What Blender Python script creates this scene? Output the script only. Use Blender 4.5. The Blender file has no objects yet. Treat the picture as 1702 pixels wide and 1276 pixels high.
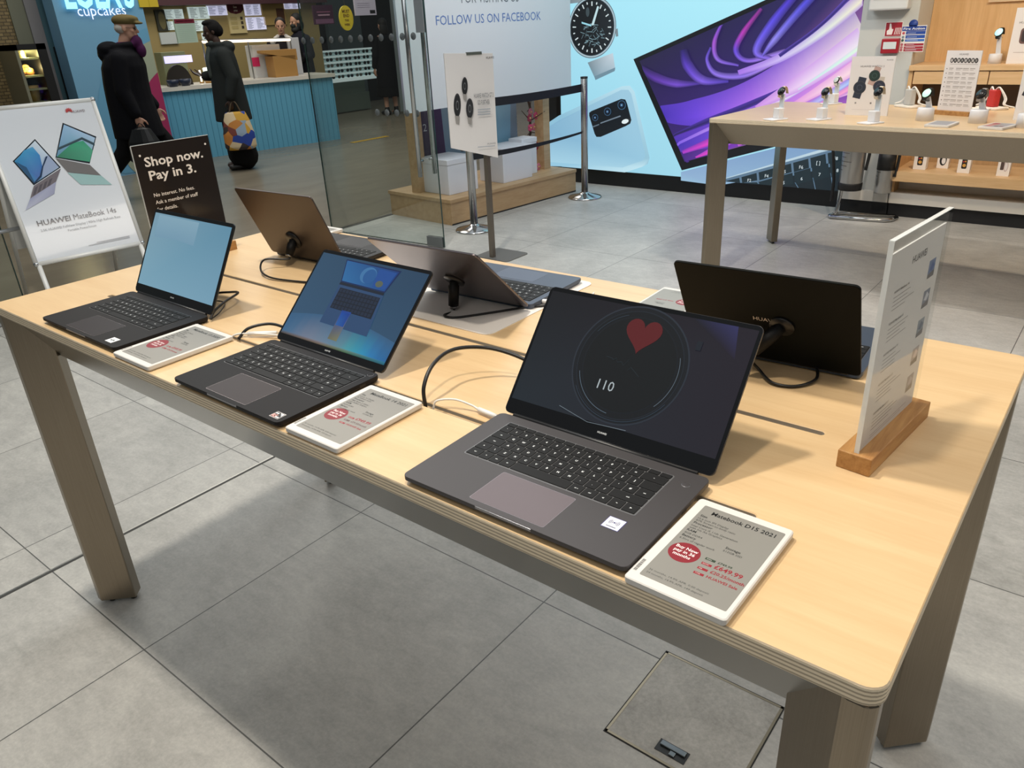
import bpy, bmesh, math, random
from mathutils import Vector, Matrix, Euler
from math import sin, cos, pi, radians as RAD

S = bpy.context.scene
COL = S.collection
IW, IH = 1702, 1276
# ------------------------------------------------------------------ camera
FPX = 1271.9                       # focal length in pixels of the 1702 px wide frame
YAW, PITCH, ROLL = -0.690107, 0.442271, -0.051856
CAM = Vector((0, 0, 1.531))
_f = Vector((sin(YAW)*cos(PITCH), cos(YAW)*cos(PITCH), -sin(PITCH)))
_r0 = Vector((cos(YAW), -sin(YAW), 0)); _u0 = _r0.cross(_f)
_r = cos(ROLL)*_r0 + sin(ROLL)*_u0
_u = -sin(ROLL)*_r0 + cos(ROLL)*_u0
cd = bpy.data.cameras.new('camera'); cam = bpy.data.objects.new('camera', cd); COL.objects.link(cam)
cd.sensor_fit = 'HORIZONTAL'; cd.sensor_width = 36; cd.lens = 36*FPX/IW; cd.clip_start = .02; cd.clip_end = 200
_m = Matrix((_r, _u, -_f)).transposed().to_4x4(); _m.translation = CAM
cam.matrix_world = _m
S.camera = cam
# ------------------------------------------------------------------ exposure
vs = S.view_settings
vs.view_transform = 'Standard'; vs.look = 'None'; vs.gamma = 1; vs.use_curve_mapping = False; vs.exposure = 0.0
# ------------------------------------------------------------------ world: even ambient fill, as no ceiling is built
w = bpy.data.worlds.new('world'); S.world = w; w.use_nodes = True
nt = w.node_tree; bg = nt.nodes['Background']
tc = nt.nodes.new('ShaderNodeTexCoord'); sp = nt.nodes.new('ShaderNodeSeparateXYZ'); rp = nt.nodes.new('ShaderNodeValToRGB')
nt.links.new(tc.outputs['Generated'], sp.inputs[0]); 
mr = nt.nodes.new('ShaderNodeMapRange'); mr.inputs[1].default_value = -1; mr.inputs[2].default_value = 1
nt.links.new(sp.outputs[2], mr.inputs[0]); nt.links.new(mr.outputs[0], rp.inputs[0]); nt.links.new(rp.outputs[0], bg.inputs[0])
rp.color_ramp.elements[0].position = .40; rp.color_ramp.elements[0].color = (.10, .098, .09, 1)
rp.color_ramp.elements[1].position = .95; rp.color_ramp.elements[1].color = (.62, .68, .72, 1)
bg.inputs[1].default_value = .42

def lamp(name, kind, loc, energy, color=(1, 1, 1), size=.2, look=None, spot=None, blend=.5, sy=None):
    l = bpy.data.lights.new(name, kind); l.energy = energy; l.color = color
    if kind == 'AREA':
        l.size = size
        if sy: l.shape = 'RECTANGLE'; l.size_y = sy
    else: l.shadow_soft_size = size
    if kind == 'SPOT': l.spot_size = spot or RAD(70); l.spot_blend = blend
    o = bpy.data.objects.new(name, l); COL.objects.link(o); o.location = loc
    d = (Vector(look) - Vector(loc)) if look else Vector((0, 0, -1))
    o.rotation_euler = d.to_track_quat('-Z', 'Y').to_euler()
    return o
WARM = (1, .90, .76)
# ceiling spots over the near table (found from the shadows of lids and sign), over the far table and the shelving
lamp('ceiling_spot', 'SPOT', (-.55, .62, 2.62), 50, WARM, .05, (-.75, .9, .95), RAD(130), .5)
lamp('ceiling_spot', 'SPOT', (-1.88, .70, 4.4), 400, (1, .93, .82), .12, (-1.95, .62, .95), RAD(110), .4)
lamp('ceiling_spot', 'SPOT', (-.95, 3.9, 2.9), 120, (1, .92, .84), .06, (-.95, 4.9, .95), RAD(95), .6)
lamp('ceiling_spot', 'SPOT', (-.4, 5.2, 2.9), 120, (1, .8, .56), .06, (-.6, 6.6, 1.0), RAD(95), .6)
# wide area lamps: added soft fill over the shop, then mall and kiosk
lamp('shop_fill_panel', 'AREA', (-2.9, 2.6, 3.1), 30, (.94, .98, 1), 2.2, None, sy=3.0)
lamp('shop_fill_panel', 'AREA', (1.3, 2.2, 2.9), 42, (1, .9, .78), 1.2, None, sy=2.4)  # fill added from the right to brighten the acrylic sign's sheet
lamp('shop_fill_panel', 'AREA', (-.2, -1.2, 3.0), 18, (1, .95, .88), 1.6, None, sy=1.6)
lamp('shop_fill_panel', 'AREA', (-2.9, 5.0, 3.1), 34, (.94, .98, 1), 1.6, (-3.3, 5.1, 0), sy=1.6)  # fill added to brighten the banner, poster stand and floor nearby
lamp('mall_ceiling_panel', 'AREA', (-7.6, 5.5, 4.2), 150, (1, .95, .86), 2.5, None, sy=6)
lamp('kiosk_light', 'AREA', (-11.3, 7.0, 3.2), 45, (1, .92, .8), .8, None, sy=4)

def ray(px, py):
    return _f + _r*((px-IW/2)/FPX) - _u*((py-IH/2)/FPX)
def P(px, py, axis, val):
    """the point where the photo's pixel (px, py) meets the plane  axis = val"""
    d = ray(px, py); t = (val-CAM[axis])/d[axis]
    return CAM + d*t

# ------------------------------------------------------------------ materials
def lin(c):
    def g(v):
        v = v/255
        return v/12.92 if v <= .04045 else ((v+.055)/1.055)**2.4
    return (g(c[0]), g(c[1]), g(c[2]), 1)
_M = {}
def mat(name, c=(200, 200, 200), rough=.5, metal=0, emit=None, es=1, spec=.5, alpha=1, coat=0):
    if name in _M: return _M[name]
    m = bpy.data.materials.new(name); m.use_nodes = True
    b = m.node_tree.nodes['Principled BSDF']
    b.inputs['Base Color'].default_value = lin(c); b.inputs['Roughness'].default_value = rough
    b.inputs['Metallic'].default_value = metal; b.inputs['Specular IOR Level'].default_value = spec
    b.inputs['Alpha'].default_value = alpha; b.inputs['Coat Weight'].default_value = coat
    if emit:
        b.inputs['Emission Color'].default_value = lin(emit); b.inputs['Emission Strength'].default_value = es
    _M[name] = m
    return m
def N(m, t, **kw):
    n = m.node_tree.nodes.new(t)
    for k, v in kw.items(): setattr(n, k, v)
    return n
def L(m, a, b): m.node_tree.links.new(a, b)
def BS(m): return m.node_tree.nodes['Principled BSDF']
def coords(m, scale=(1, 1, 1), rot=(0, 0, 0)):
    t = N(m, 'ShaderNodeTexCoord'); mp = N(m, 'ShaderNodeMapping')
    mp.inputs['Scale'].default_value = scale; mp.inputs['Rotation'].default_value = rot
    L(m, t.outputs['Object'], mp.inputs[0]); return mp.outputs[0]
def noise(m, vec, scale=5, detail=4, rough=.5, dist=0):
    n = N(m, 'ShaderNodeTexNoise'); n.inputs['Scale'].default_value = scale; n.inputs['Detail'].default_value = detail
    n.inputs['Roughness'].default_value = rough; n.inputs['Distortion'].default_value = dist
    if vec: L(m, vec, n.inputs['Vector'])
    return n.outputs['Fac']
def ramp(m, fac, stops):
    r = N(m, 'ShaderNodeValToRGB'); e = r.color_ramp.elements
    while len(e) > 1: e.remove(e[0])
    e[0].position = stops[0][0]; e[0].color = lin(stops[0][1])
    for p_, c in stops[1:]:
        k = e.new(p_); k.color = lin(c)
    L(m, fac, r.inputs[0]); return r.outputs[0]
def math_(m, op, a, b=None, c=None):
    n = N(m, 'ShaderNodeMath', operation=op)
    for i, v in enumerate((a, b, c)):
        if v is None: continue
        if isinstance(v, (int, float)): n.inputs[i].default_value = v
        else: L(m, v, n.inputs[i])
    return n.outputs[0]
def mix(m, fac, a, b):
    n = N(m, 'ShaderNodeMix', data_type='RGBA')
    for s, v in ((0, fac), (6, a), (7, b)):
        if isinstance(v, (int, float)): n.inputs[s].default_value = v
        elif isinstance(v, tuple): n.inputs[s].default_value = v
        else: L(m, v, n.inputs[s])
    return n.outputs[2]
def wood(name, c0, c1, axis='x', rough=.38, sc=1.0):
    if name in _M: return _M[name]
    m = mat(name, c0, rough)
    s = {'x': (1.2*sc, 14*sc, 14*sc), 'y': (14*sc, 1.2*sc, 14*sc), 'z': (14*sc, 14*sc, 1.2*sc)}[axis]
    v = coords(m, s)
    f = noise(m, v, 2.2, 5, .6, .4)
    g = noise(m, coords(m, tuple(k*6 for k in s)), 2, 2, .5)
    f2 = math_(m, 'ADD', math_(m, 'MULTIPLY', f, .75), math_(m, 'MULTIPLY', g, .25))
    L(m, ramp(m, f2, [(.3, c1), (.62, c0)]), BS(m).inputs['Base Color'])
    return m
def glassy(name, tint=(225, 235, 230), refl=.10, haze=0.0, hazecol=(230, 235, 235), fres=.55):
    if name in _M: return _M[name]
    m = bpy.data.materials.new(name); m.use_nodes = True; n = m.node_tree.nodes
    n.remove(n['Principled BSDF'])
    out = n['Material Output']
    tr = N(m, 'ShaderNodeBsdfTransparent'); tr.inputs[0].default_value = lin(tint)
    gl = N(m, 'ShaderNodeBsdfGlossy'); gl.inputs['Roughness'].default_value = .02
    lw = N(m, 'ShaderNodeLayerWeight'); lw.inputs[0].default_value = .25
    fac = math_(m, 'ADD', math_(m, 'MULTIPLY', lw.outputs['Fresnel'], fres), refl*.3)
    mx = N(m, 'ShaderNodeMixShader'); L(m, fac, mx.inputs[0]); L(m, tr.outputs[0], mx.inputs[1]); L(m, gl.outputs[0], mx.inputs[2])
    last = mx
    if haze:
        df = N(m, 'ShaderNodeBsdfDiffuse'); df.inputs[0].default_value = lin(hazecol)
        m2 = N(m, 'ShaderNodeMixShader'); m2.inputs[0].default_value = haze
        L(m, mx.outputs[0], m2.inputs[1]); L(m, df.outputs[0], m2.inputs[2]); last = m2
    L(m, last.outputs[0], out.inputs[0])
    _M[name] = m; return m
def printed(name='print', rough=.45, emit=0, coat=0, spec=.5):
    """ink: takes its colour from the mesh's colour attribute; emit > 0 for lit screens"""
    if name in _M: return _M[name]
    m = mat(name, (255, 255, 255), rough, coat=coat, spec=spec)
    a = N(m, 'ShaderNodeAttribute', attribute_name='Col')
    if emit:
        BS(m).inputs['Base Color'].default_value = (.008, .008, .008, 1)
        L(m, a.outputs['Color'], BS(m).inputs['Emission Color']); BS(m).inputs['Emission Strength'].default_value = emit
    else: L(m, a.outputs['Color'], BS(m).inputs['Base Color'])
    return m

# ------------------------------------------------------------------ mesh builder
WM = {}
_txt = {}
def glyphs(s, bold=0.0, align='L'):
    k = (s, bold)
    if k not in _txt:
        c = bpy.data.curves.new('t', 'FONT'); c.body = s; c.size = 1; c.resolution_u = 2; c.offset = bold
        o = bpy.data.objects.new('t', c); me = o.to_mesh()
        vs_ = [v.co.copy() for v in me.vertices]; fs = [tuple(p.vertices) for p in me.polygons]
        o.to_mesh_clear(); bpy.data.objects.remove(o); bpy.data.curves.remove(c)
        if not vs_: vs_ = [Vector((0, 0, 0))]; fs = []
        x0 = min(v.x for v in vs_); x1 = max(v.x for v in vs_)
        _txt[k] = ([Vector((v.x-x0, v.y, 0)) for v in vs_], fs, x1-x0)
    return _txt[k]

class MB:
    def __init__(self, m=None):
        self.v = []; self.f = []; self.mi = []; self.sm = []; self.mats = []; self.fc = []; self.cur = 0; self.color = None; self.smooth = False
        self.T = None
        if m: self.use(m)
    def use(self, m, color=None, smooth=None):
        if m not in self.mats: self.mats.append(m)
        self.cur = self.mats.index(m)
        self.color = color
        if smooth is not None: self.smooth = smooth
        return self
    def add(self, vs_, fs, cols=None, smooth=None):
        b = len(self.v)
        for v in vs_:
            v = Vector(v)
            self.v.append(self.T @ v if self.T is not None else v)
        for i, f in enumerate(fs):
            self.f.append(tuple(b+k for k in f)); self.mi.append(self.cur); self.sm.append(self.smooth if smooth is None else smooth)
            self.fc.append([cols[k] for k in f] if cols else self.color)
        return self
    def box(self, a, b):
        x0, x1 = sorted((a[0], b[0])); y0, y1 = sorted((a[1], b[1])); z0, z1 = sorted((a[2], b[2]))
        return self.add([(x0, y0, z0), (x1, y0, z0), (x1, y1, z0), (x0, y1, z0), (x0, y0, z1), (x1, y0, z1), (x1, y1, z1), (x0, y1, z1)],
                        [(3, 2, 1, 0), (4, 5, 6, 7), (0, 1, 5, 4), (1, 2, 6, 5), (2, 3, 7, 6), (3, 0, 4, 7)])
    def extr(self, pts, vec):
        """polygon (counter-clockwise seen from the tip of vec) pushed along vec"""
        n = len(pts); vec = Vector(vec); p = [Vector(q) for q in pts]
        return self.add(p+[q+vec for q in p], [tuple(range(n-1, -1, -1)), tuple(range(n, 2*n))]+[(i, (i+1) % n, n+(i+1) % n, n+i) for i in range(n)])
    def slab(self, pts2, z0, z1):
        return self.extr([(x, y, z0) for x, y in pts2], (0, 0, z1-z0))
    def poly(self, pts, cols=None):
        return self.add(pts, [tuple(range(len(pts)))], cols)
    def loft(self, rings, cap=True, closed=True, smooth=None):
        n = len(rings[0]); vs_ = [v for r in rings for v in r]; fs = []
        for j in range(len(rings)-1):
            for i in range(n if closed else n-1):
                a = j*n+i; b = j*n+(i+1) % n
                fs.append((a, b, b+n, a+n))
        if cap and closed:
            fs.append(tuple(range(n-1, -1, -1))); fs.append(tuple((len(rings)-1)*n+i for i in range(n)))
        return self.add(vs_, fs, smooth=smooth)
    def cyl(self, p0, p1, r0, r1=None, n=20, smooth=True):
        return self.tube([p0, p1], [r0, r0 if r1 is None else r1], n, smooth)
    def tube(self, pts, r, n=10, smooth=True):
        pts = [Vector(p) for p in pts]; rr = r if isinstance(r, (list, tuple)) else [r]*len(pts)
        rings = []; t0 = (pts[1]-pts[0]).normalized()
        a = Vector((0, 0, 1)) if abs(t0.z) < .9 else Vector((1, 0, 0)); u = t0.cross(a).normalized()
        for i, p in enumerate(pts):
            t = (pts[min(i+1, len(pts)-1)]-pts[max(i-1, 0)]).normalized()
            u = (u-t*u.dot(t)).normalized(); w_ = t.cross(u)
            rings.append([p+(u*cos(2*pi*k/n)+w_*sin(2*pi*k/n))*rr[i] for k in range(n)])
        return self.loft(rings, smooth=smooth)
    def lathe(self, prof, c=(0, 0, 0), n=28, smooth=True):
        c = Vector(c)
        return self.loft([[c+Vector((r*cos(2*pi*k/n), r*sin(2*pi*k/n), z)) for k in range(n)] for r, z in prof], smooth=smooth)
    def ell(self, c, r, R=None, n=14, smooth=True):
        c = Vector(c); r = (r, r, r) if not isinstance(r, (tuple, list)) else r; vs_ = []; fs = []
        m_ = max(6, n//2)
        for j in range(1, m_):
            for k in range(n):
                v = Vector((r[0]*sin(pi*j/m_)*cos(2*pi*k/n), r[1]*sin(pi*j/m_)*sin(2*pi*k/n), r[2]*cos(pi*j/m_)))
                vs_.append(c+(R @ v if R else v))
        top = len(vs_); e = Vector((0, 0, r[2])); vs_ += [c+(R @ e if R else e), c-(R @ e if R else e)]
        for j in range(m_-2):
            for k in range(n):
                fs.append((j*n+k, (j+1)*n+k, (j+1)*n+(k+1) % n, j*n+(k+1) % n))
        for k in range(n):
            fs.append((top, k, (k+1) % n)); fs.append((top+1, (m_-2)*n+(k+1) % n, (m_-2)*n+k))
        return self.add(vs_, fs, smooth=smooth)
    def cap(self, p0, p1, r0, r1=None, n=12):
        r1 = r0 if r1 is None else r1
        self.ell(p0, r0, n=n); self.ell(p1, r1, n=n)
        return self.tube([p0, p1], [r0, r1], n)
    def text(self, s, o, u, v, h=None, width=None, align='L', bold=0.0):
        """lettering with capital height h (or total width), baseline origin o, along u, upright along v"""
        vs_, fs, wd = glyphs(s, bold)
        u = Vector(u).normalized(); v = Vector(v).normalized(); o = Vector(o)
        k = h/.69 if h else width/max(wd, 1e-6)
        kx = width/max(wd, 1e-6) if width else k
        dx = {'L': 0, 'C': -wd*kx/2, 'R': -wd*kx}[align]
        return self.add([o+u*(p.x*kx+dx)+v*(p.y*k) for p in vs_], fs)
    def build(self, name, parent=None, world=True, bevel=None, seg=2, remesh=None, sub=0, weld=False, label=None):
        me = bpy.data.meshes.new(name)
        vs_ = self.v
        if parent is not None and world and parent.name in WM:
            inv = WM[parent.name].inverted(); vs_ = [inv @ v for v in vs_]
        me.from_pydata(vs_, [], self.f)
        for m in self.mats: me.materials.append(m)
        me.polygons.foreach_set('material_index', self.mi); me.polygons.foreach_set('use_smooth', self.sm)
        if any(c is not None for c in self.fc):
            at = me.color_attributes.new('Col', 'FLOAT_COLOR', 'CORNER'); data = []
            for f, c in zip(self.f, self.fc):
                for i in range(len(f)):
                    q = c[i] if isinstance(c, list) else c
                    data += lin(q) if q is not None else (1, 1, 1, 1)
            at.data.foreach_set('color', data)
        me.update(); me.validate()
        o = bpy.data.objects.new(name, me); COL.objects.link(o)
        if remesh:
            r = o.modifiers.new('remesh', 'REMESH'); r.mode = 'VOXEL'; r.voxel_size = remesh; r.use_smooth_shade = True
            s_ = o.modifiers.new('smooth', 'SMOOTH'); s_.iterations = 4; s_.factor = .5
        if bevel:
            b_ = o.modifiers.new('bevel', 'BEVEL'); b_.width = bevel; b_.segments = seg; b_.limit_method = 'ANGLE'; b_.angle_limit = RAD(35)
        if sub:
            b_ = o.modifiers.new('sub', 'SUBSURF'); b_.levels = sub; b_.render_levels = sub
        if parent is not None:
            o.parent = parent; WM[o.name] = WM.get(parent.name, Matrix())
        if label: o['label'] = label
        return o
def rrect(w_, h_, r, n=5, cx=0, cy=0):
    pts = []
    for (sx, sy, a0) in ((1, 1, 0), (-1, 1, 90), (-1, -1, 180), (1, -1, 270)):
        for k in range(n+1):
            a = RAD(a0+90*k/n); pts.append((cx+sx*(w_/2-r)+r*cos(a), cy+sy*(h_/2-r)+r*sin(a)))
    return pts
def thing(name, label, cat, loc=(0, 0, 0), rz=0, group=None):
    o = bpy.data.objects.new(name, None); COL.objects.link(o); o.empty_display_size = .1
    o.location = loc; o.rotation_euler = (0, 0, rz); WM[o.name] = Matrix.Translation(Vector(loc)) @ Matrix.Rotation(rz, 4, 'Z')
    return tag(o, label, cat, group)
def tag(o, label, cat, group=None):
    o['label'] = label; o['category'] = cat
    if group: o['group'] = group
    return o
def struct(o):
    o['kind'] = 'structure'; return o
def kids(o): return [c for c in bpy.data.objects if c.parent == o]
def dup(root, loc, rz=None, label=None, group=None):
    r = root.copy(); COL.objects.link(r); r.location = loc
    if rz is not None: r.rotation_euler = (0, 0, rz)
    if label: r['label'] = label
    if group: r['group'] = group
    for ch in kids(root):
        c = ch.copy(); COL.objects.link(c); c.parent = r
        for g in kids(ch):
            d = g.copy(); COL.objects.link(d); d.parent = c
    return r
def bez(pts, n=12):
    """smooth curve through points (Catmull-Rom)"""
    p = [Vector(q) for q in pts]; p = [p[0]*2-p[1]]+p+[p[-1]*2-p[-2]]; out = []
    for i in range(1, len(p)-2):
        for k in range(n):
            t = k/n; a, b, c, d = p[i-1:i+3]
            out.append(.5*((2*b)+(c-a)*t+(2*a-5*b+4*c-d)*t*t+(3*b-a-3*c+d)*t**3))
    out.append(p[-2]); return out
class Sheet:
    """draws flat print on a plane given by origin o and axes u, v (unit, metres); layers rise along n"""
    def __init__(self, mb, o, u, v, step=.0003):
        self.mb = mb; self.o = Vector(o); self.u = Vector(u).normalized(); self.v = Vector(v).normalized()
        self.n = self.u.cross(self.v); self.step = step; self.k = 1
    def pt(self, a, b): return self.o+self.u*a+self.v*b+self.n*(self.step*self.k)
    def poly(self, pts, c, cols=None):
        pts = [(q[0], q[1]) for q in pts]
        ar = sum(pts[i][0]*pts[(i+1) % len(pts)][1]-pts[(i+1) % len(pts)][0]*pts[i][1] for i in range(len(pts)))
        if ar < 0:
            pts = pts[::-1]; cols = cols[::-1] if cols else None
        self.mb.color = c; self.mb.poly([self.pt(*q) for q in pts], cols); return self
    def rect(self, x0, y0, x1, y1, c): return self.poly([(x0, y0), (x1, y0), (x1, y1), (x0, y1)], c)
    def disc(self, x, y, r, c, ry=None, n=32, a0=0):
        ry = ry or r
        return self.poly([(x+r*cos(2*pi*k/n)*cos(a0)-ry*sin(2*pi*k/n)*sin(a0), y+r*cos(2*pi*k/n)*sin(a0)+ry*sin(2*pi*k/n)*cos(a0)) for k in range(n)], c)
    def text(self, s, x, y, c, h=None, width=None, align='L', bold=0.0):
        self.mb.color = c; self.mb.text(s, self.pt(x, y), self.u, self.v, h, width, align, bold); return self
    def strip(self, left, right, cl, cr):
        """ribbon between two polylines with colours along both edges"""
        n = len(left); vs_ = [self.pt(*q) for q in left]+[self.pt(*q) for q in right]
        cs = (cl if isinstance(cl, list) else [cl]*n)+(cr if isinstance(cr, list) else [cr]*n)
        fs = []
        for i in range(n-1):
            f = (i, i+1, n+i+1, n+i)
            nn = (vs_[f[1]]-vs_[f[0]]).cross(vs_[f[3]]-vs_[f[0]])
            fs.append(f if nn.dot(self.n) > 0 else f[::-1])
        self.mb.add(vs_, fs, cs); return self
    def up(self, k=1): self.k += k; return self
# ================================================================== setting
ZT = .952                                            # table top height
def floor_mat():
    m = mat('floor_tiles', (140, 140, 136), .42)
    t = N(m, 'ShaderNodeTexCoord'); sp_ = N(m, 'ShaderNodeSeparateXYZ'); L(m, t.outputs['Object'], sp_.inputs[0])
    fx = math_(m, 'DIVIDE', math_(m, 'ADD', sp_.outputs[0], 1.857+79.5), .795)
    fy = math_(m, 'DIVIDE', math_(m, 'ADD', sp_.outputs[1], -.583+79.7), .797)
    ln = []
    for f in (fx, fy):
        q = math_(m, 'ABSOLUTE', math_(m, 'SUBTRACT', math_(m, 'FRACT', f), .5))
        ln.append(math_(m, 'GREATER_THAN', q, .5-.0019/.795))
    joint = math_(m, 'MAXIMUM', ln[0], ln[1])
    cb = N(m, 'ShaderNodeCombineXYZ'); L(m, math_(m, 'FLOOR', fx), cb.inputs[0]); L(m, math_(m, 'FLOOR', fy), cb.inputs[1])
    wn = N(m, 'ShaderNodeTexWhiteNoise', noise_dimensions='2D'); L(m, cb.outputs[0], wn.inputs[0])
    v = coords(m)
    big = noise(m, v, 2.6, 6, .62, .6); fine = noise(m, v, 90, 3, .7); mid = noise(m, coords(m, (1, 2.2, 1)), 14, 5, .7, .3)
    a = math_(m, 'ADD', math_(m, 'MULTIPLY', big, .45), math_(m, 'ADD', math_(m, 'MULTIPLY', fine, .25), math_(m, 'MULTIPLY', mid, .3)))
    a = math_(m, 'ADD', a, math_(m, 'MULTIPLY', math_(m, 'SUBTRACT', wn.outputs[0], .5), .06))
    c = ramp(m, a, [(.34, (150, 149, 144)), (.5, (176, 174, 169)), (.66, (199, 197, 190))])
    L(m, mix(m, joint, c, lin((88, 88, 86))), BS(m).inputs['Base Color'])
    bp = N(m, 'ShaderNodeBump'); bp.inputs['Strength'].default_value = .12; bp.inputs['Distance'].default_value = .002
    L(m, math_(m, 'SUBTRACT', a, joint), bp.inputs['Height']); L(m, bp.outputs[0], BS(m).inputs['Normal'])
    return m
b = MB(floor_mat()); b.box((-5.2, -3.5, -.05), (3.5, 7.2, 0)); struct(b.build('floor'))
mm = mat('mall_floor_stone', (112, 104, 92), .27)
L(mm, ramp(mm, noise(mm, coords(mm, (1, .35, 1)), 3, 5, .6, .5), [(.3, (120, 112, 98)), (.7, (134, 126, 110))]), BS(mm).inputs['Base Color'])
b = MB(mm); b.box((-20, -3.5, -.05), (-5.2, 20, 0)); struct(b.build('floor_mall'))
b = MB(mat('joint_rubber', (60, 60, 58), .6)); b.box((-2.447, -3.4, .0), (-2.437, 3.4, .0012))
b.use(mat('joint_steel', (190, 188, 182), .3, 1)); b.box((-2.4535, -3.4, 0), (-2.447, 3.4, .0016)); struct(b.build('trim_1'))
b = MB(mat('threshold', (58, 54, 48), .35, .6)); b.box((-5.225, -3.4, 0), (-5.185, 4.72, .004)); struct(b.build('trim_2'))

# access panel let into the floor in front of the table
fp = thing('floor_access_panel', 'square floor access panel with thin metal rim and pull latch, in front of the table', 'floor panel', (-.53, 1.26, 0))
rim = mat('panel_rim', (150, 140, 120), .35, .8)
b = MB(rim)
x0, x1, y0, y1 = -.682, -.368, 1.105, 1.413
for a_, c_ in (((x0, y0), (x1, y0+.006)), ((x0, y1-.006), (x1, y1)), ((x0, y0), (x0+.006, y1)), ((x1-.006, y0), (x1, y1))):
    b.box((*a_, .0), (*c_, .0022))
b.use(mat('rim_gap', (40, 40, 38), .7))
for a_, c_ in (((x0-.003, y0-.003), (x1+.003, y0)), ((x0-.003, y1), (x1+.003, y1+.003)), ((x0-.003, y0), (x0, y1)), ((x1, y0), (x1+.003, y1))):
    b.box((*a_, 0), (*c_, .001))
b.build('rim', fp)
b = MB(mat('panel_tile', (136, 134, 128), .45)); mt = mat('panel_tile')
vv = coords(mt); L(mt, ramp(mt, math_(mt, 'ADD', math_(mt, 'MULTIPLY', noise(mt, vv, 9, 6, .65), .6), math_(mt, 'MULTIPLY', noise(mt, vv, 90, 3, .7), .4)), [(.35, (150, 147, 140)), (.65, (190, 187, 180))]), BS(mt).inputs['Base Color'])
b.box((x0+.006, y0+.006, 0), (x1-.006, y1-.006, .0016)); b.build('cover_tile', fp)
q = P(1118, 1252, 2, 0)
b = MB(mat('latch_recess', (24, 26, 26), .4)); b.slab([(q.x-.04, q.y-.014), (q.x+.034, q.y-.014), (q.x+.034, q.y+.02), (q.x-.04, q.y+.02)], .0016, .003); lt = b.build('latch', fp)
b = MB(mat('latch_metal', (120, 128, 132), .35, .9)); b.box((q.x-.034, q.y+.002, .003), (q.x+.028, q.y+.016, .0075)); b.box((q.x-.006, q.y-.012, .003), (q.x+.008, q.y+.001, .006)); b.build('latch_lever', lt, bevel=.0012)

# ================================================================== display tables
top_mat = wood('maple_top', (216, 186, 143), (204, 171, 127), 'x', .30, .8)
def ply_mat():
    m = mat('ply_edge', (200, 175, 140), .55)
    t = N(m, 'ShaderNodeTexCoord'); sp_ = N(m, 'ShaderNodeSeparateXYZ'); L(m, t.outputs['Object'], sp_.inputs[0])
    f = math_(m, 'FRACT', math_(m, 'DIVIDE', math_(m, 'ADD', sp_.outputs[2], .0012), .0052))
    n_ = noise(m, coords(m, (40, 40, 300)), 1.5, 3)
    f = math_(m, 'ADD', f, math_(m, 'MULTIPLY', math_(m, 'SUBTRACT', n_, .5), .25))
    L(m, ramp(m, f, [(0, (172, 156, 132)), (.36, (178, 162, 138)), (.44, (238, 222, 194)), (.95, (234, 216, 186)), (1, (172, 156, 132))]), BS(m).inputs['Base Color'])
    return m
ply = ply_mat()
def steel_mat():
    m = mat('brushed_steel', (176, 168, 156), .3, 1)
    v = coords(m, (300, 300, 2.5)); n_ = noise(m, v, 3, 3, .6)
    L(m, ramp(m, n_, [(.3, (138, 127, 111)), (.7, (150, 139, 123))]), BS(m).inputs['Base Color'])  # brown tint puts the wooden shelving's reflection into the steel colour
    L(m, math_(m, 'ADD', math_(m, 'MULTIPLY', n_, .14), .24), BS(m).inputs['Roughness'])
    return m
steel = steel_mat()
beam_steel = mat('beam_steel', (158, 157, 152), .2, 1)  # greyer copy of the steel, toned for the floor's reflection in the near apron
black_rubber = mat('black_rubber', (22, 22, 22), .5)
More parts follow.
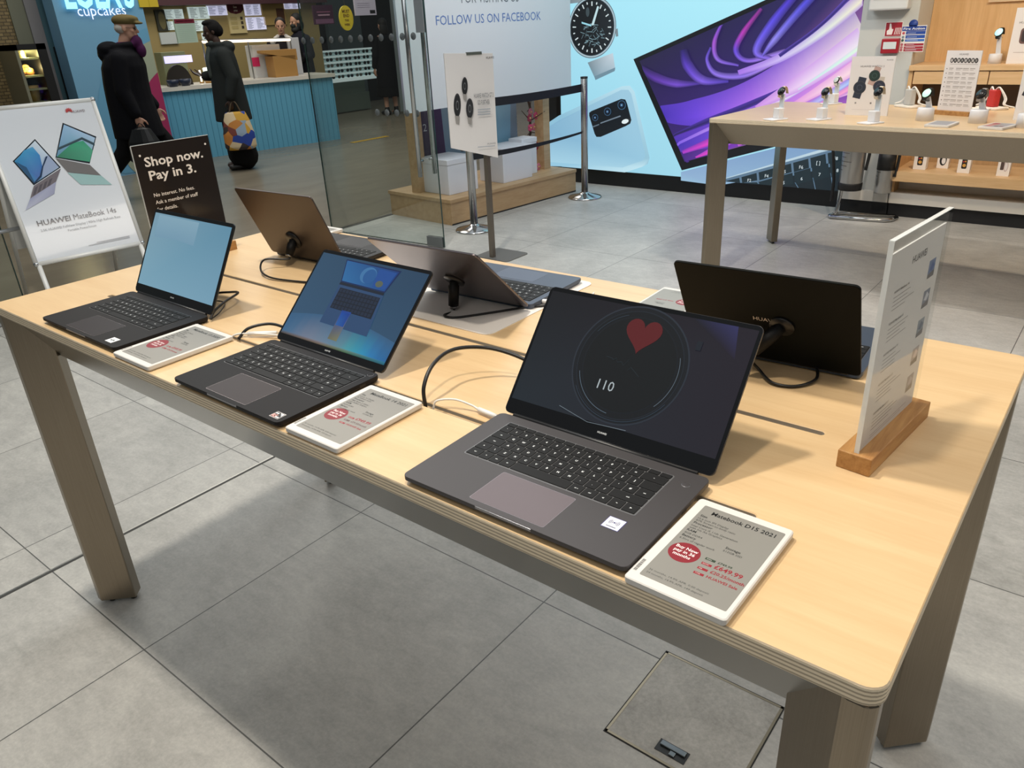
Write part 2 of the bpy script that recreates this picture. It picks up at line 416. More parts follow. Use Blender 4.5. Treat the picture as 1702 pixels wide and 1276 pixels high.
def make_table(name, label, loc, rz, Lx, Dy, slots=True):
    """display table; the empty stands at its front left corner on the floor"""
    t = thing(name, label, 'table', loc, rz)
    b = MB(top_mat); b.slab(rrect(Lx, Dy, .022, 6, Lx/2, Dy/2), -.024, 0)
    me_top = b.build('tabletop', t, world=False, bevel=.0014, seg=1)
    me_top.location = (0, 0, ZT)
    for p_ in me_top.data.polygons:
        pass
    me_top.data.materials.append(ply)
    for p_ in me_top.data.polygons:
        if abs(p_.normal.z) < .5: p_.material_index = 1
    if slots:
        cb = MB(mat('slot_wall', (120, 108, 92), .6))
        for yy in (.201, .459):
            cb.slab(rrect(Lx-.41, .0135, .0066, 4, Lx/2, yy), -.009, .02)
        co = cb.build('cutter'); co.matrix_world = Matrix.Translation((0, 0, 0)); 
        mo = me_top.modifiers.new('slots', 'BOOLEAN'); mo.operation = 'DIFFERENCE'; mo.object = co; mo.solver = 'EXACT'
        old = me_top.matrix_world.copy()
        # evaluate in local space (both at the origin)
        par = me_top.parent; me_top.parent = None; me_top.location = (0, 0, 0)
        me_top.modifiers.move(1, 0)
        bpy.context.view_layer.update()
        ev = bpy.data.meshes.new_from_object(me_top.evaluated_get(bpy.context.evaluated_depsgraph_get()))
        me_top.modifiers.clear(); me_top.data = ev; me_top.parent = par; me_top.location = (0, 0, ZT)
        bpy.data.objects.remove(co)
        if slots:
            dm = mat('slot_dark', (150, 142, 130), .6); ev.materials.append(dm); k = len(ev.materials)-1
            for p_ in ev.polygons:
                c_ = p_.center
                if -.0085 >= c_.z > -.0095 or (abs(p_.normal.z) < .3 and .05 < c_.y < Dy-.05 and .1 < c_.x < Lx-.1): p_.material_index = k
    # beams: sloped outer face
    zt, zb = ZT-.024, ZT-.150; o_, i_ = .006, .078
    def beam(name_, a, c_, inn):
        # a, c_ : corners at the outer top; inn: unit vector inward
        a = Vector(a); c_ = Vector(c_); d = (c_-a).normalized(); inn = Vector(inn)
        def ring(p, s):
            return [p+inn*o_+d*s*o_+Vector((0, 0, zt)), p+inn*i_+d*s*i_+Vector((0, 0, zb)), p+inn*(i_+.035)+d*s*(i_+.035)+Vector((0, 0, zb)), p+inn*(i_+.035)+d*s*(i_+.035)+Vector((0, 0, zt))]
        bb = MB(beam_steel if slots else steel); r0_, r1_ = ring(a, 1), ring(c_, -1)
        bb.loft([r1_, r0_]); return bb.build('apron', t, world=False, bevel=.002)
    g = .008
    beam('f', (g, g, 0), (Lx-g, g, 0), (0, 1, 0)); beam('b', (Lx-g, Dy-g, 0), (g, Dy-g, 0), (0, -1, 0))
    beam('l', (g, Dy-g, 0), (g, g, 0), (1, 0, 0)); beam('r', (Lx-g, g, 0), (Lx-g, Dy-g, 0), (-1, 0, 0))
    for sx, sy in ((0, 0), (1, 0), (1, 1), (0, 1)):
        def c2(x_, y_): return (Lx-x_ if sx else x_, Dy-y_ if sy else y_)
        pts = [c2(*q) for q in ((.034, .003), (.106, .074), (.074, .106), (.003, .034), (.003, .012), (.012, .003))]
        if (sx+sy) % 2: pts = pts[::-1]
        b = MB(steel); b.slab(pts, .014, ZT-.0245); lg = b.build('leg', t, world=False, bevel=.003)
        for q in ((.034, .034), (.078, .078)):
            x_, y_ = c2(*q); b = MB(black_rubber)
            b.lathe([(.0, 0), (.0085, 0), (.0095, .003), (.0095, .007), (.005, .0085), (.005, .014)], (x_, y_, 0), 16); b.build('foot', lg, world=False)
    return t
make_table('display_table', 'near wooden display table with laptops on it and brushed steel legs', (-2.175, .601, 0), 0, 2.105, .9265)
make_table('display_table', 'far wooden display table with watches on stands, before the shelving', (-2.073, 4.472, 0), RAD(-4.2), 2.6, .98, slots=False)
# ================================================================== laptops
key_mat = mat('key_black', (13, 13, 14), .55, spec=.3); legend = mat('key_legend', (215, 218, 220), .6)
bezel = mat('screen_glass', (8, 8, 10), .06, spec=.5)
ink = printed('print', .45); glow = printed('screen_glow', .06, emit=1.0)
hinge_mat = mat('hinge_black', (18, 18, 20), .4)
white_plastic = mat('white_plastic', (236, 234, 230), .4)
def key_rows(big):
    f = [('esc', 1)]+[('F%d' % k, 1) for k in range(1, 13)]+[('prt', 1), ('ins', 1), ('del', 1)]
    f = [(a, 15/16) for a, _ in f]
    r1 = [(c, 1) for c in '`1234567890-=']+[('<-', 2)]
    r2 = [('tab', 1.5)]+[(c, 1) for c in 'QWERTYUIOP[]']+[('', 1.5)]
    r3 = [('caps', 1.75)]+[(c, 1) for c in "ASDFGHJKL;'#"]+[('ent', 1.25)]
    r4 = [('^', 1.25), ('\\', 1)]+[(c, 1) for c in 'ZXCVBNM,./']+[('shift', 2.75)]
    r5 = [('ctrl', 1.25), ('fn', 1), ('win', 1), ('alt', 1.1), ('', 5.15), ('alt gr', 1.1), ('ctrl', 1.1), ('<', 1.1), ('^v', 1.1), ('>', 1.1)]
    return [f, r1, r2, r3, r4, r5]
_keys = {}
def key_mesh(ch, w_, h_):
    k = (ch, round(w_, 5), round(h_, 5))
    if k not in _keys:
        b = MB(key_mat); t_ = .0010; i_ = .0006
        lo = rrect(w_, h_, .0012, 2); hi = rrect(w_-i_, h_-i_, .0010, 2)
        b.loft([[Vector((x, y, 0)) for x, y in lo], [Vector((x, y, t_)) for x, y in hi]])
        if ch and h_ > .002:
            b.use(legend); hh = min(.0036 if len(ch) == 1 else .0019, h_*.4)
            b.text(ch, (0 if len(ch) == 1 else 0, -hh*.5, t_+.00012), (1, 0, 0), (0, 1, 0), h=hh, align='C', bold=.035)
        o = b.build('key'); _keys[k] = o.data; bpy.data.objects.remove(o)
    return _keys[k]

def make_laptop(label, x, y, yaw, w_, d_, hl, ang, deck, padc, lidc, kb, pad, screen, sticker=None, power=None, lid_art=None, rough=.36, metal=.55, spec=.5, well=52, group=None, chin=.02, side=.006, lidrough=.3, lidmetal=.8):
    """user's front left corner at (x, y); the empty is on the table top there"""
    t = thing('laptop', label, 'laptop', (x, y, ZT), yaw, group)
    zt = .0142
    dm = mat('deck_%d_%d_%d' % deck, deck, rough, metal, spec=spec); lm = mat('lid_%d_%d_%d' % lidc, lidc, lidrough, lidmetal, spec=.5 if lidmetal else .12)
    # base: slightly wedge shaped shell with rounded corners
    b = MB(dm); pr = rrect(w_, d_-.006, .010, 5, w_/2, (d_-.006)/2)
    lo = [Vector((w_/2+(px_-w_/2)*.985, .006+(py_)*.975, .0032)) for px_, py_ in pr]
    md = [Vector((px_, py_, .0072+.0008*(1-py_/d_))) for px_, py_ in pr]; hi = [Vector((px_, py_, zt-.0006)) for px_, py_ in pr]
    tp = [Vector((w_/2+(px_-w_/2)*.998, d_/2+(py_-d_/2)*.998, zt)) for px_, py_ in pr]
    b.loft([lo, md, hi, tp]); b.build('base', t, False, label=None)
    for fx in (.03, w_-.03):
        for fy in (.025, d_-.035):
            b = MB(black_rubber); b.box((fx-.012, fy-.004, 0), (fx+.012, fy+.004, .0034)); b.build('rubber_foot', t, False)
    # opening notch in the front edge
    b = MB(mat('notch_metal', (150, 150, 155), .25, .9)); b.box((w_/2-.045, -.0004, zt-.0042), (w_/2+.045, .0012, zt-.0003)); b.build('front_notch', t, False, bevel=.0006)
    # keyboard well, keys
    kx0, kx1, ky0, ky1 = kb
    b = MB(mat('well_edge', (150, 150, 152), .3, .8)); b.slab(rrect(kx1-kx0+.003, ky1-ky0+.003, .003, 3, (kx0+kx1)/2, (ky0+ky1)/2), zt-.001, zt+.00012)  # pale rim paints the highlight along the well's chamfer
    b.use(mat('well_floor_%d' % well, (well, well, well+1), .5, .2, spec=.3)); b.slab(rrect(kx1-kx0+.0018, ky1-ky0+.0018, .0026, 3, (kx0+kx1)/2, (ky0+ky1)/2), zt-.0008, zt+.00022)
    kbo = b.build('keyboard', t, False)
    rows = key_rows(True); H = ky1-ky0; hs = [.58]+[1.08]*5; u_ = H/sum(hs); yy = ky1; gap = .0012
    for r_, h_ in zip(rows, hs):
        xx = kx0; tot = sum(k[1] for k in r_); uw = (kx1-kx0)/tot
        for ch, kw in r_:
            me = key_mesh(ch if h_ > .7 else '', kw*uw-gap, h_*u_-gap)
            o = bpy.data.objects.new('key', me); COL.objects.link(o); o.parent = kbo
            o.location = (xx+kw*uw/2, yy-h_*u_/2, zt+.0002); xx += kw*uw
        yy -= h_*u_
    # touchpad
    b = MB(mat('pad_%d_%d_%d' % padc, padc, .35, .2, spec=spec*.8)); px0, px1, py0, py1 = pad
    b.slab(rrect(px1-px0, py1-py0, .003, 3, (px0+px1)/2, (py0+py1)/2), zt-.0005, zt+.00015)
    b.use(mat('pad_rim', (150, 140, 142), .25, .9))
    b.slab(rrect(px1-px0+.0012, py1-py0+.0012, .003, 3, (px0+px1)/2, (py0+py1)/2), zt-.0005, zt+.00007)
    b.build('touchpad', t, False)
    if power:
        b = MB(mat('power_ring', (130, 130, 134), .3, .8)); b.lathe([(.0062, zt-.001), (.0062, zt+.0002), (.0057, zt+.0003)], (*power, 0), 24)
        b.use(dm); b.lathe([(.0054, zt), (.0054, zt+.0005), (.0048, zt+.0006)], (*power, 0), 24); b.build('power_button', t, False)
    if sticker:
        b = MB(ink); sh = Sheet(b, (0, 0, zt+.0001), (1, 0, 0), (0, 1, 0), .0001); sticker(sh); b.build('sticker', t, False)
    # ports on the right side
    z_ = .0085
    for a_ in (d_*.60, d_*.76):
        b = MB(mat('port', (6, 6, 7), .4)); b.box((w_-.004, a_, z_-.0021), (w_+.0002, a_+.0135, z_+.0021)); b.build('side_port', t, False)
    # hinge bar, lid
    b = MB(hinge_mat); b.cyl((.022, d_-.002, zt-.002), (w_-.022, d_-.002, zt-.002), .0042, n=14); b.build('hinge', t, False)
    U = Vector((1, 0, 0)); V = Vector((0, -cos(ang), sin(ang))); Nf = U.cross(V)
    O = Vector((0, d_, .014))                        # screen plane passes here; lid body lies behind it
    F = lambda a, c, n_: O+U*a+V*c+Nf*n_
    b = MB(lm); sh2 = rrect(w_, hl, .009, 5, w_/2, hl/2)
    b.loft([[F(a, c, -.0046) for a, c in rrect(w_-.002, hl-.002, .009, 5, w_/2, hl/2)], [F(a, c, -.0038) for a, c in sh2], [F(a, c, -.0006) for a, c in sh2]])
    lid = b.build('lid', t, False)
    b = MB(bezel); b.loft([[F(a, c, -.0005) for a, c in rrect(w_-.0012, hl-.0012, .009, 5, w_/2, hl/2)], [F(a, c, .0002) for a, c in rrect(w_-.0016, hl-.0016, .009, 5, w_/2, hl/2)]]); b.build('bezel', lid, False)
    b = MB(glow); s_ = Sheet(b, F(0, 0, .0003), U, V, .00012); sx0, sx1, sy0, sy1 = side, w_-side, chin, hl-side-.002
    screen(s_, sx0, sx1, sy0, sy1); b.build('screen', t, False)
    b = MB(ink); s_ = Sheet(b, F(0, 0, .0003), U, V, .00012); s_.text('HUAWEI', w_/2, chin*.45, (205, 208, 210), h=.0028, align='C', bold=.02); b.build('bezel_lettering', lid, False)
    if lid_art:
        b = MB(mat('lid_letters', (214, 200, 188), .5, 0)); s_ = Sheet(b, F(w_, 0, -.0047), -U, V, .0002); lid_art(s_, b); b.build('lid_lettering', lid, False)
    return t, F

# ---- screen pictures
def grad(s, x0, x1, y0, y1, c00, c10, c11, c01):
    s.poly([(x0, y0), (x1, y0), (x1, y1), (x0, y1)], None, [c00, c10, c11, c01])
def scr_plain(s, x0, x1, y0, y1):
    grad(s, x0, x1, y0, y1, (118, 158, 178), (114, 154, 176), (92, 136, 160), (116, 150, 168)); s.up()
    s.strip([(x0+.02, y1-.004), (x0+.11, y1-.004), (x0+.2, y1-.004)], [(x0+.02, y1-.06), (x0+.11, y1-.055), (x0+.2, y1-.06)], [(126, 160, 178)]*3, [(112, 148, 170)]*3)
def scr_laptop(s, x0, x1, y0, y1):
    grad(s, x0, x1, y0, y1, (48, 80, 108), (44, 76, 104), (34, 62, 88), (42, 72, 98)); s.up()
    # lower band: pale reflection drawn into the picture, with rainbow streak
    n = 14; xs = [x0+(x1-x0)*i/n for i in range(n+1)]
    top = [(q, y0+.046+.018*sin(pi*i/n)) for i, q in enumerate(xs)]; bot = [(q, y0) for q in xs]
    cc = [(58, 98, 134), (70, 104, 136), (92, 112, 138), (108, 118, 138), (112, 122, 140), (108, 124, 142), (104, 126, 146), (98, 128, 146), (92, 136, 148), (70, 150, 160), (52, 148, 170), (40, 140, 180), (36, 120, 176), (32, 104, 160), (30, 94, 150)]
    s.strip(top, bot, [(50, 88, 122)]*(n+1), cc); s.up()
    s.strip([(x0, y0+.006), (x0+.12, y0+.006), (x0+.2, y0+.006), (x1, y0+.006)], [(x0, y0), (x0+.12, y0), (x0+.2, y0), (x1, y0)], [(70, 100, 126), (120, 116, 126), (96, 128, 120), (34, 110, 140)], [(70, 56, 44), (92, 74, 46), (60, 90, 50), (20, 84, 100)]); s.up()
    # pictured laptop
    s.poly([(.0837, .202), (.2444, .2012), (.2301, .1505), (.0996, .1522)], (16, 34, 78)); s.up()
    s.poly([(.087, .1995), (.240, .1985), (.2275, .153), (.1015, .1545)], None, [(36, 92, 146), (18, 52, 112), (24, 68, 128), (40, 102, 154)]); s.up()
    s.disc(.165, .178, .022, (58, 110, 158), .018); s.up(); s.disc(.170, .176, .017, (34, 84, 140), .016); s.up()
    s.poly([(.186, .196), (.236, .195), (.226, .156), (.19, .157)], (28, 72, 140)); s.up(); s.disc(.205, .165, .010, (84, 92, 80), .007); s.up()
    s.poly([(.0996, .1515), (.2301, .150), (.2411, .0569), (.1002, .0593)], (40, 68, 104)); s.up()
    s.poly([(.1, .1515), (.2301, .150), (.231, .144), (.1, .1455)], (20, 30, 46)); s.up()
    s.poly([(.108, .1395), (.226, .138), (.230, .092), (.108, .0935)], (16, 24, 38)); s.up()
    for r_ in range(5):
        for k in range(12): s.rect(.110+k*.0097, .1305-r_*.0090, .1178+k*.0097, .1375-r_*.0090, (26, 38, 58))
    s.up()
    s.poly([(.1446, .0945), (.1721, .0948), (.1720, .0307), (.1450, .0311)], None, [(18, 58, 136), (20, 62, 140), (116, 116, 84), (100, 100, 80)]); s.up()
    s.poly([(.147, .091), (.170, .091), (.170, .062), (.147, .062)], None, [(14, 66, 150), (18, 54, 130), (20, 66, 142), (34, 88, 154)])
def scr_watch(s, x0, x1, y0, y1):
    grad(s, x0, x1, y0, y1, (24, 33, 41), (26, 23, 34), (24, 17, 30), (11, 12, 19)); s.up()
    s.poly([(.255, y1), (x1-.03, y1), (x1-.02, .165), (.3, .185)], None, [(18, 17, 30), (44, 44, 88), (28, 22, 40), (22, 17, 30)]); s.up()  # blue-purple reflection put into the screen's colours
    cx, cy = .182, .122
    for r_, c in ((.094, (36, 42, 52)), (.0915, (13, 17, 24)), (.086, (24, 30, 39)), (.0845, (9, 13, 19)), (.076, (15, 20, 27)), (.0745, (7, 11, 15))):
        s.disc(cx, cy, r_, c, n=64); s.up()
    for a0, a1, r_, c in ((200, 265, .0795, (92, 110, 124)), (-40, 20, .0795, (96, 110, 122)), (110, 150, .0795, (52, 64, 76)), (215, 330, .088, (48, 62, 76))):
        an = [RAD(a0+(a1-a0)*k/20) for k in range(21)]
        s.strip([(cx+r_*cos(a), cy+r_*sin(a)) for a in an], [(cx+(r_+.0007)*cos(a), cy+(r_+.0007)*sin(a)) for a in an], c, c)
    s.up(); s.rect(.2735, .166, .282, .180, (20, 26, 36)); s.up()
    hx, hy, q = .1875, .172, .0019                        # heart
    s.poly([(hx+q*16*sin(t_)**3*.97, hy+q*(13*cos(t_)-5*cos(2*t_)-2*cos(3*t_)-cos(4*t_))) for t_ in [2*pi*k/40 for k in range(40)]], (86, 20, 24)); s.up()
    s.text('110', .145, .0755, (166, 176, 180), h=.0150); s.up()
    ek = [(.143, .127), (.153, .126), (.156, .124), (.160, .128), (.163, .122), (.170, .124), (.175, .119), (.181, .131), (.184, .113), (.188, .119), (.196, .114), (.205, .108)]
    s.strip(ek, [(a, c-.0007) for a, c in ek], (38, 48, 54), (38, 48, 54)); s.up()
    s.strip([(.0950, .034), (.15, .022), (.215, y0+.002)], [(.0950, .0332), (.15, .0213), (.215, y0+.0012)], (110, 122, 130), (110, 122, 130))
def scr_dark(s, x0, x1, y0, y1): grad(s, x0, x1, y0, y1, (40, 80, 120), (70, 120, 150), (90, 150, 180), (60, 100, 150))

def st_intel(x_, y_, w_, h_):
    def f(s):
        s.rect(x_-.0008, y_-.0008, x_+w_+.0008, y_+h_+.0008, (70, 70, 140)); s.up(); s.rect(x_, y_, x_+w_, y_+h_, (228, 228, 232)); s.up()
        cx, cy = x_+w_*.5, y_+h_*.58
        for r_ in (.0035, .0058, .008):
            for a0 in (-50, 130):
                an = [RAD(a0+100*k/10) for k in range(11)]
                if r_ > .0058 or True: s.strip([(cx+r_*cos(a)*.9, cy+r_*sin(a)*.75) for a in an], [(cx+(r_-.0009)*cos(a)*.9, cy+(r_-.0009)*sin(a)*.75) for a in an], (46, 44, 110), (46, 44, 110))
        s.disc(cx, cy, .0014, (46, 44, 110)); s.rect(x_+w_*.2, y_+h_*.14, x_+w_*.8, y_+h_*.2, (70, 70, 110))
    return f
def st_white(x_, y_, w_, h_):
    def f(s):
        s.rect(x_, y_, x_+w_, y_+h_, (236, 236, 236)); s.up()
        s.disc(x_+w_*.5, y_+h_*.5, h_*.3, (190, 196, 200), n=18); s.rect(x_+w_*.2, y_+h_*.42, x_+w_*.44, y_+h_*.56, (120, 124, 128)); s.rect(x_+w_*.58, y_+h_*.42, x_+w_*.8, y_+h_*.56, (120, 124, 128))
    return f
def st_black(x_, y_, w_, h_):
    def f(s):
        s.rect(x_, y_, x_+w_, y_+h_, (236, 232, 232)); s.up(); m_ = .0008
        s.rect(x_+m_, y_+m_, x_+w_-m_, y_+h_-m_, (20, 20, 22)); s.up()
        s.poly([(x_+w_*.5, y_+h_*.9), (x_+w_*.9, y_+h_*.9), (x_+w_*.9, y_+h_*.45), (x_+w_*.75, y_+h_*.62), (x_+w_*.75, y_+h_*.75), (x_+w_*.6, y_+h_*.75)], (235, 235, 235))
        s.text('R5', x_+w_*.08, y_+h_*.12, (240, 170, 160), h=h_*.42, bold=.03); s.rect(x_+w_*.08, y_+h_*.66, x_+w_*.42, y_+h_*.82, (235, 232, 230)); s.rect(x_+w_*.55, y_+h_*.12, x_+w_*.9, y_+h_*.3, (230, 226, 226))
    return f
FG, BG = 'laptops along the front edge of the near table', 'laptops along the far edge of the near table'
make_laptop('black laptop with a plain pale blue screen at the left end of the table', -1.9007, .6134, -.003, .3461, .2239, .211, 2.0794,
            (30, 28, 29), (44, 40, 43), (62, 66, 70), (.034, .313, .096, .193), (.108, .238, .010, .080), scr_plain, st_white(.285, .011, .027, .021), None, None, .5, 0, .18, 20, FG, .021, .007)
make_laptop('black laptop showing a picture of a laptop and phone on its dark blue screen', -1.308, .6012, -.0048, .3207, .2283, .2147, 2.3666,
            (26, 24, 25), (54, 48, 50), (62, 62, 64), (.018, .303, .098, .2025), (.096, .217, .010, .084), scr_laptop, st_black(.286, .009, .023, .018), (.307, .212), None, .5, 0, .18, 20, FG, .015, .006)
make_laptop('large grey laptop showing a smartwatch with a red heart on its dark screen', -.7067, .6035, .0085, .3588, .2311, .22, 2.2661,
            (78, 75, 76), (106, 97, 101), (60, 60, 62), (.0345, .3145, .096, .2035), (.1155, .235, .011, .085), scr_watch, st_intel(.2915, .055, .023, .0225), (.3369, .194), None, .42, .45, .35, 104, FG, .024, .0055)
make_laptop('laptop seen from behind with warm grey lid, leftmost along the far edge', -1.6016, 1.4902, 3.1914, .3075, .2238, .215, 1.9819,
            (44, 44, 47), (56, 56, 60), (84, 76, 73), (.018, .290, .096, .2), (.092, .214, .010, .082), scr_dark, None, None, None, .45, .3, .3, 26, BG, .015, .006, .34, .7)
make_laptop('laptop seen from behind on a white mat, pale lid turned well back', -.9849, 1.4794, 3.1865, .3003, .2238, .2368, 2.3943,
            (74, 84, 100), (82, 92, 110), (118, 112, 116), (.016, .284, .096, .2), (.09, .21, .010, .082), scr_dark, None, None, None, .38, .5, .5, 30, BG, .015, .006, .26, .85)
def art_f(s, b):
    s.text('HUAWEI', .149, .1035, None, h=.0085, align='C', bold=.004)
make_laptop('laptop seen from behind with black lid and brand lettering, beside the acrylic stand', -.2938, 1.4966, 3.1872, .2984, .2299, .22, 2.0968,
            (74, 86, 104), (88, 98, 116), (9, 12, 11), (.016, .282, .1, .205), (.09, .21, .010, .084), scr_dark, None, None, art_f, .38, .55, .5, 30, BG, .015, .006, .6, 0)
# ================================================================== things on the near table
esl = mat('tag_screen', (134, 132, 126), .35)
tag_white = mat('tag_case', (212, 209, 204), .42)
def price_tag(label, x0, y0, w_, d_, title, body, price, lines, yaw=0, circ=True, z=.0, group='price tags on the near table', small=False):
    t = thing('price_tag', label, 'price tag', (x0, y0, ZT), yaw, group)
    h_ = .0115
    b = MB(tag_white)
    lo = rrect(w_-.004, d_-.004, .004, 4, w_/2, d_/2); hi = rrect(w_, d_, .005, 4, w_/2, d_/2); tp = rrect(w_-.003, d_-.003, .004, 4, w_/2, d_/2)
    b.loft([[Vector((*q, 0.001)) for q in lo], [Vector((*q, .004)) for q in hi], [Vector((*q, h_-.0012)) for q in hi], [Vector((*q, h_)) for q in tp]])
    b.build('case', t, False)
    b = MB(black_rubber); b.box((.02, .02, 0), (w_-.02, d_-.02, .0012)); b.build('foot_pad', t, False)
    b = MB(esl); b.slab(rrect(w_-.0145-.004, d_-.026, .002, 3, w_/2+.0035, d_/2), h_-.0005, h_+.0002)
    b.use(ink); s = Sheet(b, (0, 0, h_+.0002), (1, 0, 0), (0, 1, 0), .00008)
    X0, X1, Y0, Y1 = .0135, w_-.0075, .014, d_-.014; W_ = X1-X0; K = (44, 44, 42)
    s.text(title, X0+W_*.14, Y1-.0142, (30, 30, 29), h=.0072, width=W_*.8, bold=.02)
    yy = Y1-.024
    for hd, tx in body:
        s.text(hd, X0+.004, yy, K, h=.0042, bold=.02); yy -= .0062
        for q in tx: s.text(q, X0+.004, yy, (56, 56, 54), h=.0034, bold=.008); yy -= .0052
        yy -= .001
    s.text('Storage', X0+W_*.56, Y1-.0660, K, h=.0042, bold=.02); s.text('512GB SSD', X0+W_*.56, Y1-.0722, (56, 56, 54), h=.0034, bold=.008)
    red = (128, 24, 36)
    if circ:
        s.disc(X0+W_*.22, Y0+.062, W_*.185, red, n=36); s.up()
        for k, q in enumerate(('Buy Now', 'pay in 36', 'months')): s.text(q, X0+W_*.22, Y0+.0675-k*.0072, (238, 226, 224), h=.0050, align='C', bold=.018)
        s.k -= 1
    for k, (lab, tx, hh, cl) in enumerate(lines):
        y_ = Y0+.0655-k*.0098
        s.rect(X0+W_*.46, y_-.0006, X0+W_*.58, y_+.0034, cl if cl != K else (40, 40, 40)); s.text(tx, X0+W_*.61, y_, cl, h=hh*1.22, bold=.022)
        s.up(); s.text(lab, X0+W_*.475, y_+.0004, (200, 196, 190), h=.002); s.k -= 1
    s.text('36 months, 14.9% APR, 0.00 deposit', X0+.004, Y0+.012, (64, 64, 62), h=.0030, width=W_*.72)
    s.text('24 months, 14.9% APR, 149 deposit', X0+.004, Y0+.006, (64, 64, 62), h=.0030, width=W_*.68)
    b.build('tag_display', t, False)
    b = MB(ink); s = Sheet(b, (0, 0, h_), (1, 0, 0), (0, 1, 0), .0001); r_ = random.Random(3); yy = .016
    for k in range(16):
        ww = r_.choice((.0004, .0008, .0011)); s.rect(.003, yy, .0072, yy+ww, (30, 30, 30)); yy += ww+.0007
    b.build('barcode', t, False)
    return t
RED = (140, 26, 40)
price_tag('white price tag priced £649.99 with four price lines, right of the large grey laptop', -.3465, .598, .1225, .19, 'Matebook D15 2021',
          [('Size', ['15.6 inch IPS Display', '87% Screen-to-body ratio']), ('Processor', ['Intel Core i5 11th Generation', 'with Iris Xe Graphics']), ('RAM', ['8GB DDR4']), ('Battery', ['6.5hrs of regular work'])], '£649.99',
          [('WAS', '£749.99', .003, (44, 60, 44)), ('NOW', '£649.99', .0058, RED), ('OR', '£20.25/month', .004, RED), ('TYPE', 'HUAWEI Sale', .0036, RED)], RAD(-.8))
price_tag('white price tag priced £949.99, between the picture laptop and the large grey laptop', -.973, .602, .128, .186, 'MateBook 14 2021',
          [('Size', ['14 inch, 3:2 Display', '2K Fullview touch']), ('Processor', ['AMD Ryzen 5 5500U', 'with Radeon Graphics']), ('RAM', ['16GB DDR4']), ('Battery', ['11hrs of regular work'])], '£949.99',
          [('NOW', '£949.99', .0058, RED), ('OR', '£29.50/month', .0036, (96, 70, 70)), ('TYPE', 'HUAWEI Sale', .0034, RED)], 0)
price_tag('white price tag with glare on it, between the two black laptops', -1.5425, .603, .139, .190, 'MateBook 13 2020',
          [('Size', ['13 inch, 3:2 Display', '2K Fullview']), ('Processor', ['AMD Ryzen 5 3500U', 'with Radeon Graphics']), ('RAM', ['8GB DDR4']), ('Battery', ['9hrs of regular work'])], '£649.99',
          [('NOW', '£649.99', .0058, RED), ('OR', '£20.25/month', .0036, RED)], 0)
# the tags facing the far side
price_tag('white price tag facing away, left of the black lidded laptop', -.668, 1.527, .122, .186, 'MateBook 16', [('Size', ['16 inch, 3:2 Display']), ('RAM', ['16GB DDR4'])], '', [('NOW', '£1,099', .005, RED)], RAD(181.5))
price_tag('white price tag of which one corner shows behind the leftmost far laptop', -1.925, 1.535, .122, .186, 'MateBook 14s', [('Size', ['14.2 inch']), ('RAM', ['16GB DDR4'])], '', [('NOW', '£1,049', .005, RED)], RAD(181))

# white paper mat under the middle laptop
b = MB(mat('mat_paper', (226, 220, 214), .5)); b.slab(rrect(.47, .40, .022, 5, -1.195, 1.295), ZT+.0001, ZT+.0016)
tag(b.build('desk_mat'), 'thin white mat with rounded corners under the middle far laptop', 'mat')

# acrylic sign with wooden block
oak = wood('oak_block', (184, 138, 82), (148, 100, 52), 'y', .5, 2.2)
acr = glassy('acrylic', (251, 252, 252), .03, fres=.16); edge_acr = mat('acrylic_edge', (232, 236, 236), .15, alpha=.75)
def block_stand(label, a, c, w_, top, sheet, edge0, leanx=0, thick=.005, zb=.027, group=None):
    """a, c: bottom ends of the sheet's foot in the table plane; sheet: paints the paper"""
    a = Vector((*a, ZT)); c = Vector((*c, ZT)); d = (c-a).normalized(); n_ = Vector((d.y, -d.x, 0))
    t = thing('sign_holder', label, 'sign', (a.x, a.y, ZT), 0, group)
    b = MB(oak); e = .006
    b.extr([a-d*e-n_*w_/2, a-d*e+n_*w_/2, c+d*e+n_*w_/2, c+d*e-n_*w_/2], (0, 0, zb)); b.build('wood_block', t, bevel=.0015)
    return t, a, c, d, n_
t, a, c, d, n_ = block_stand('clear acrylic sign of laptop comparisons in an oak block, right end of table', (-.2095, .981), (-.187, 1.192), .046, .32, None, None)
up = Vector((0, 0, 1)); H = .294; z0 = a+up*.026
b = MB(acr)
L_ = (c-a).length
for s_ in (.0014, -.0032): b.extr([z0+n_*s_, z0+n_*s_+d*L_, z0+n_*(s_+.0018)+d*L_, z0+n_*(s_+.0018)], (0, 0, H))
pan = b.build('acrylic_panel', t)
b = MB(edge_acr); b.extr([z0+n_*.0033-d*.0006, z0+n_*.0033, z0-n_*.0033, z0-n_*.0033-d*.0006], (0, 0, H)); b.extr([z0+up*H+n_*.0033, z0+up*H+d*L_+n_*.0033, z0+up*H+d*L_-n_*.0033, z0+up*H-n_*.0033], (0, 0, .0008)); b.build('polished_edge', t)
b = MB(mat('sheet_paper', (232, 228, 224), .6)); b.extr([z0-n_*.0012+d*.003, z0-n_*.0012+d*(L_-.012), z0+n_*.0012+d*(L_-.012), z0+n_*.0012+d*.003], (0, 0, H-.018))
b.use(ink)
s = Sheet(b, z0+n_*.0012-up*0, d, up, .0001); sd = s     # faces +x side
s2 = Sheet(b, z0-n_*.0012+d*L_, -d, up, .0001)
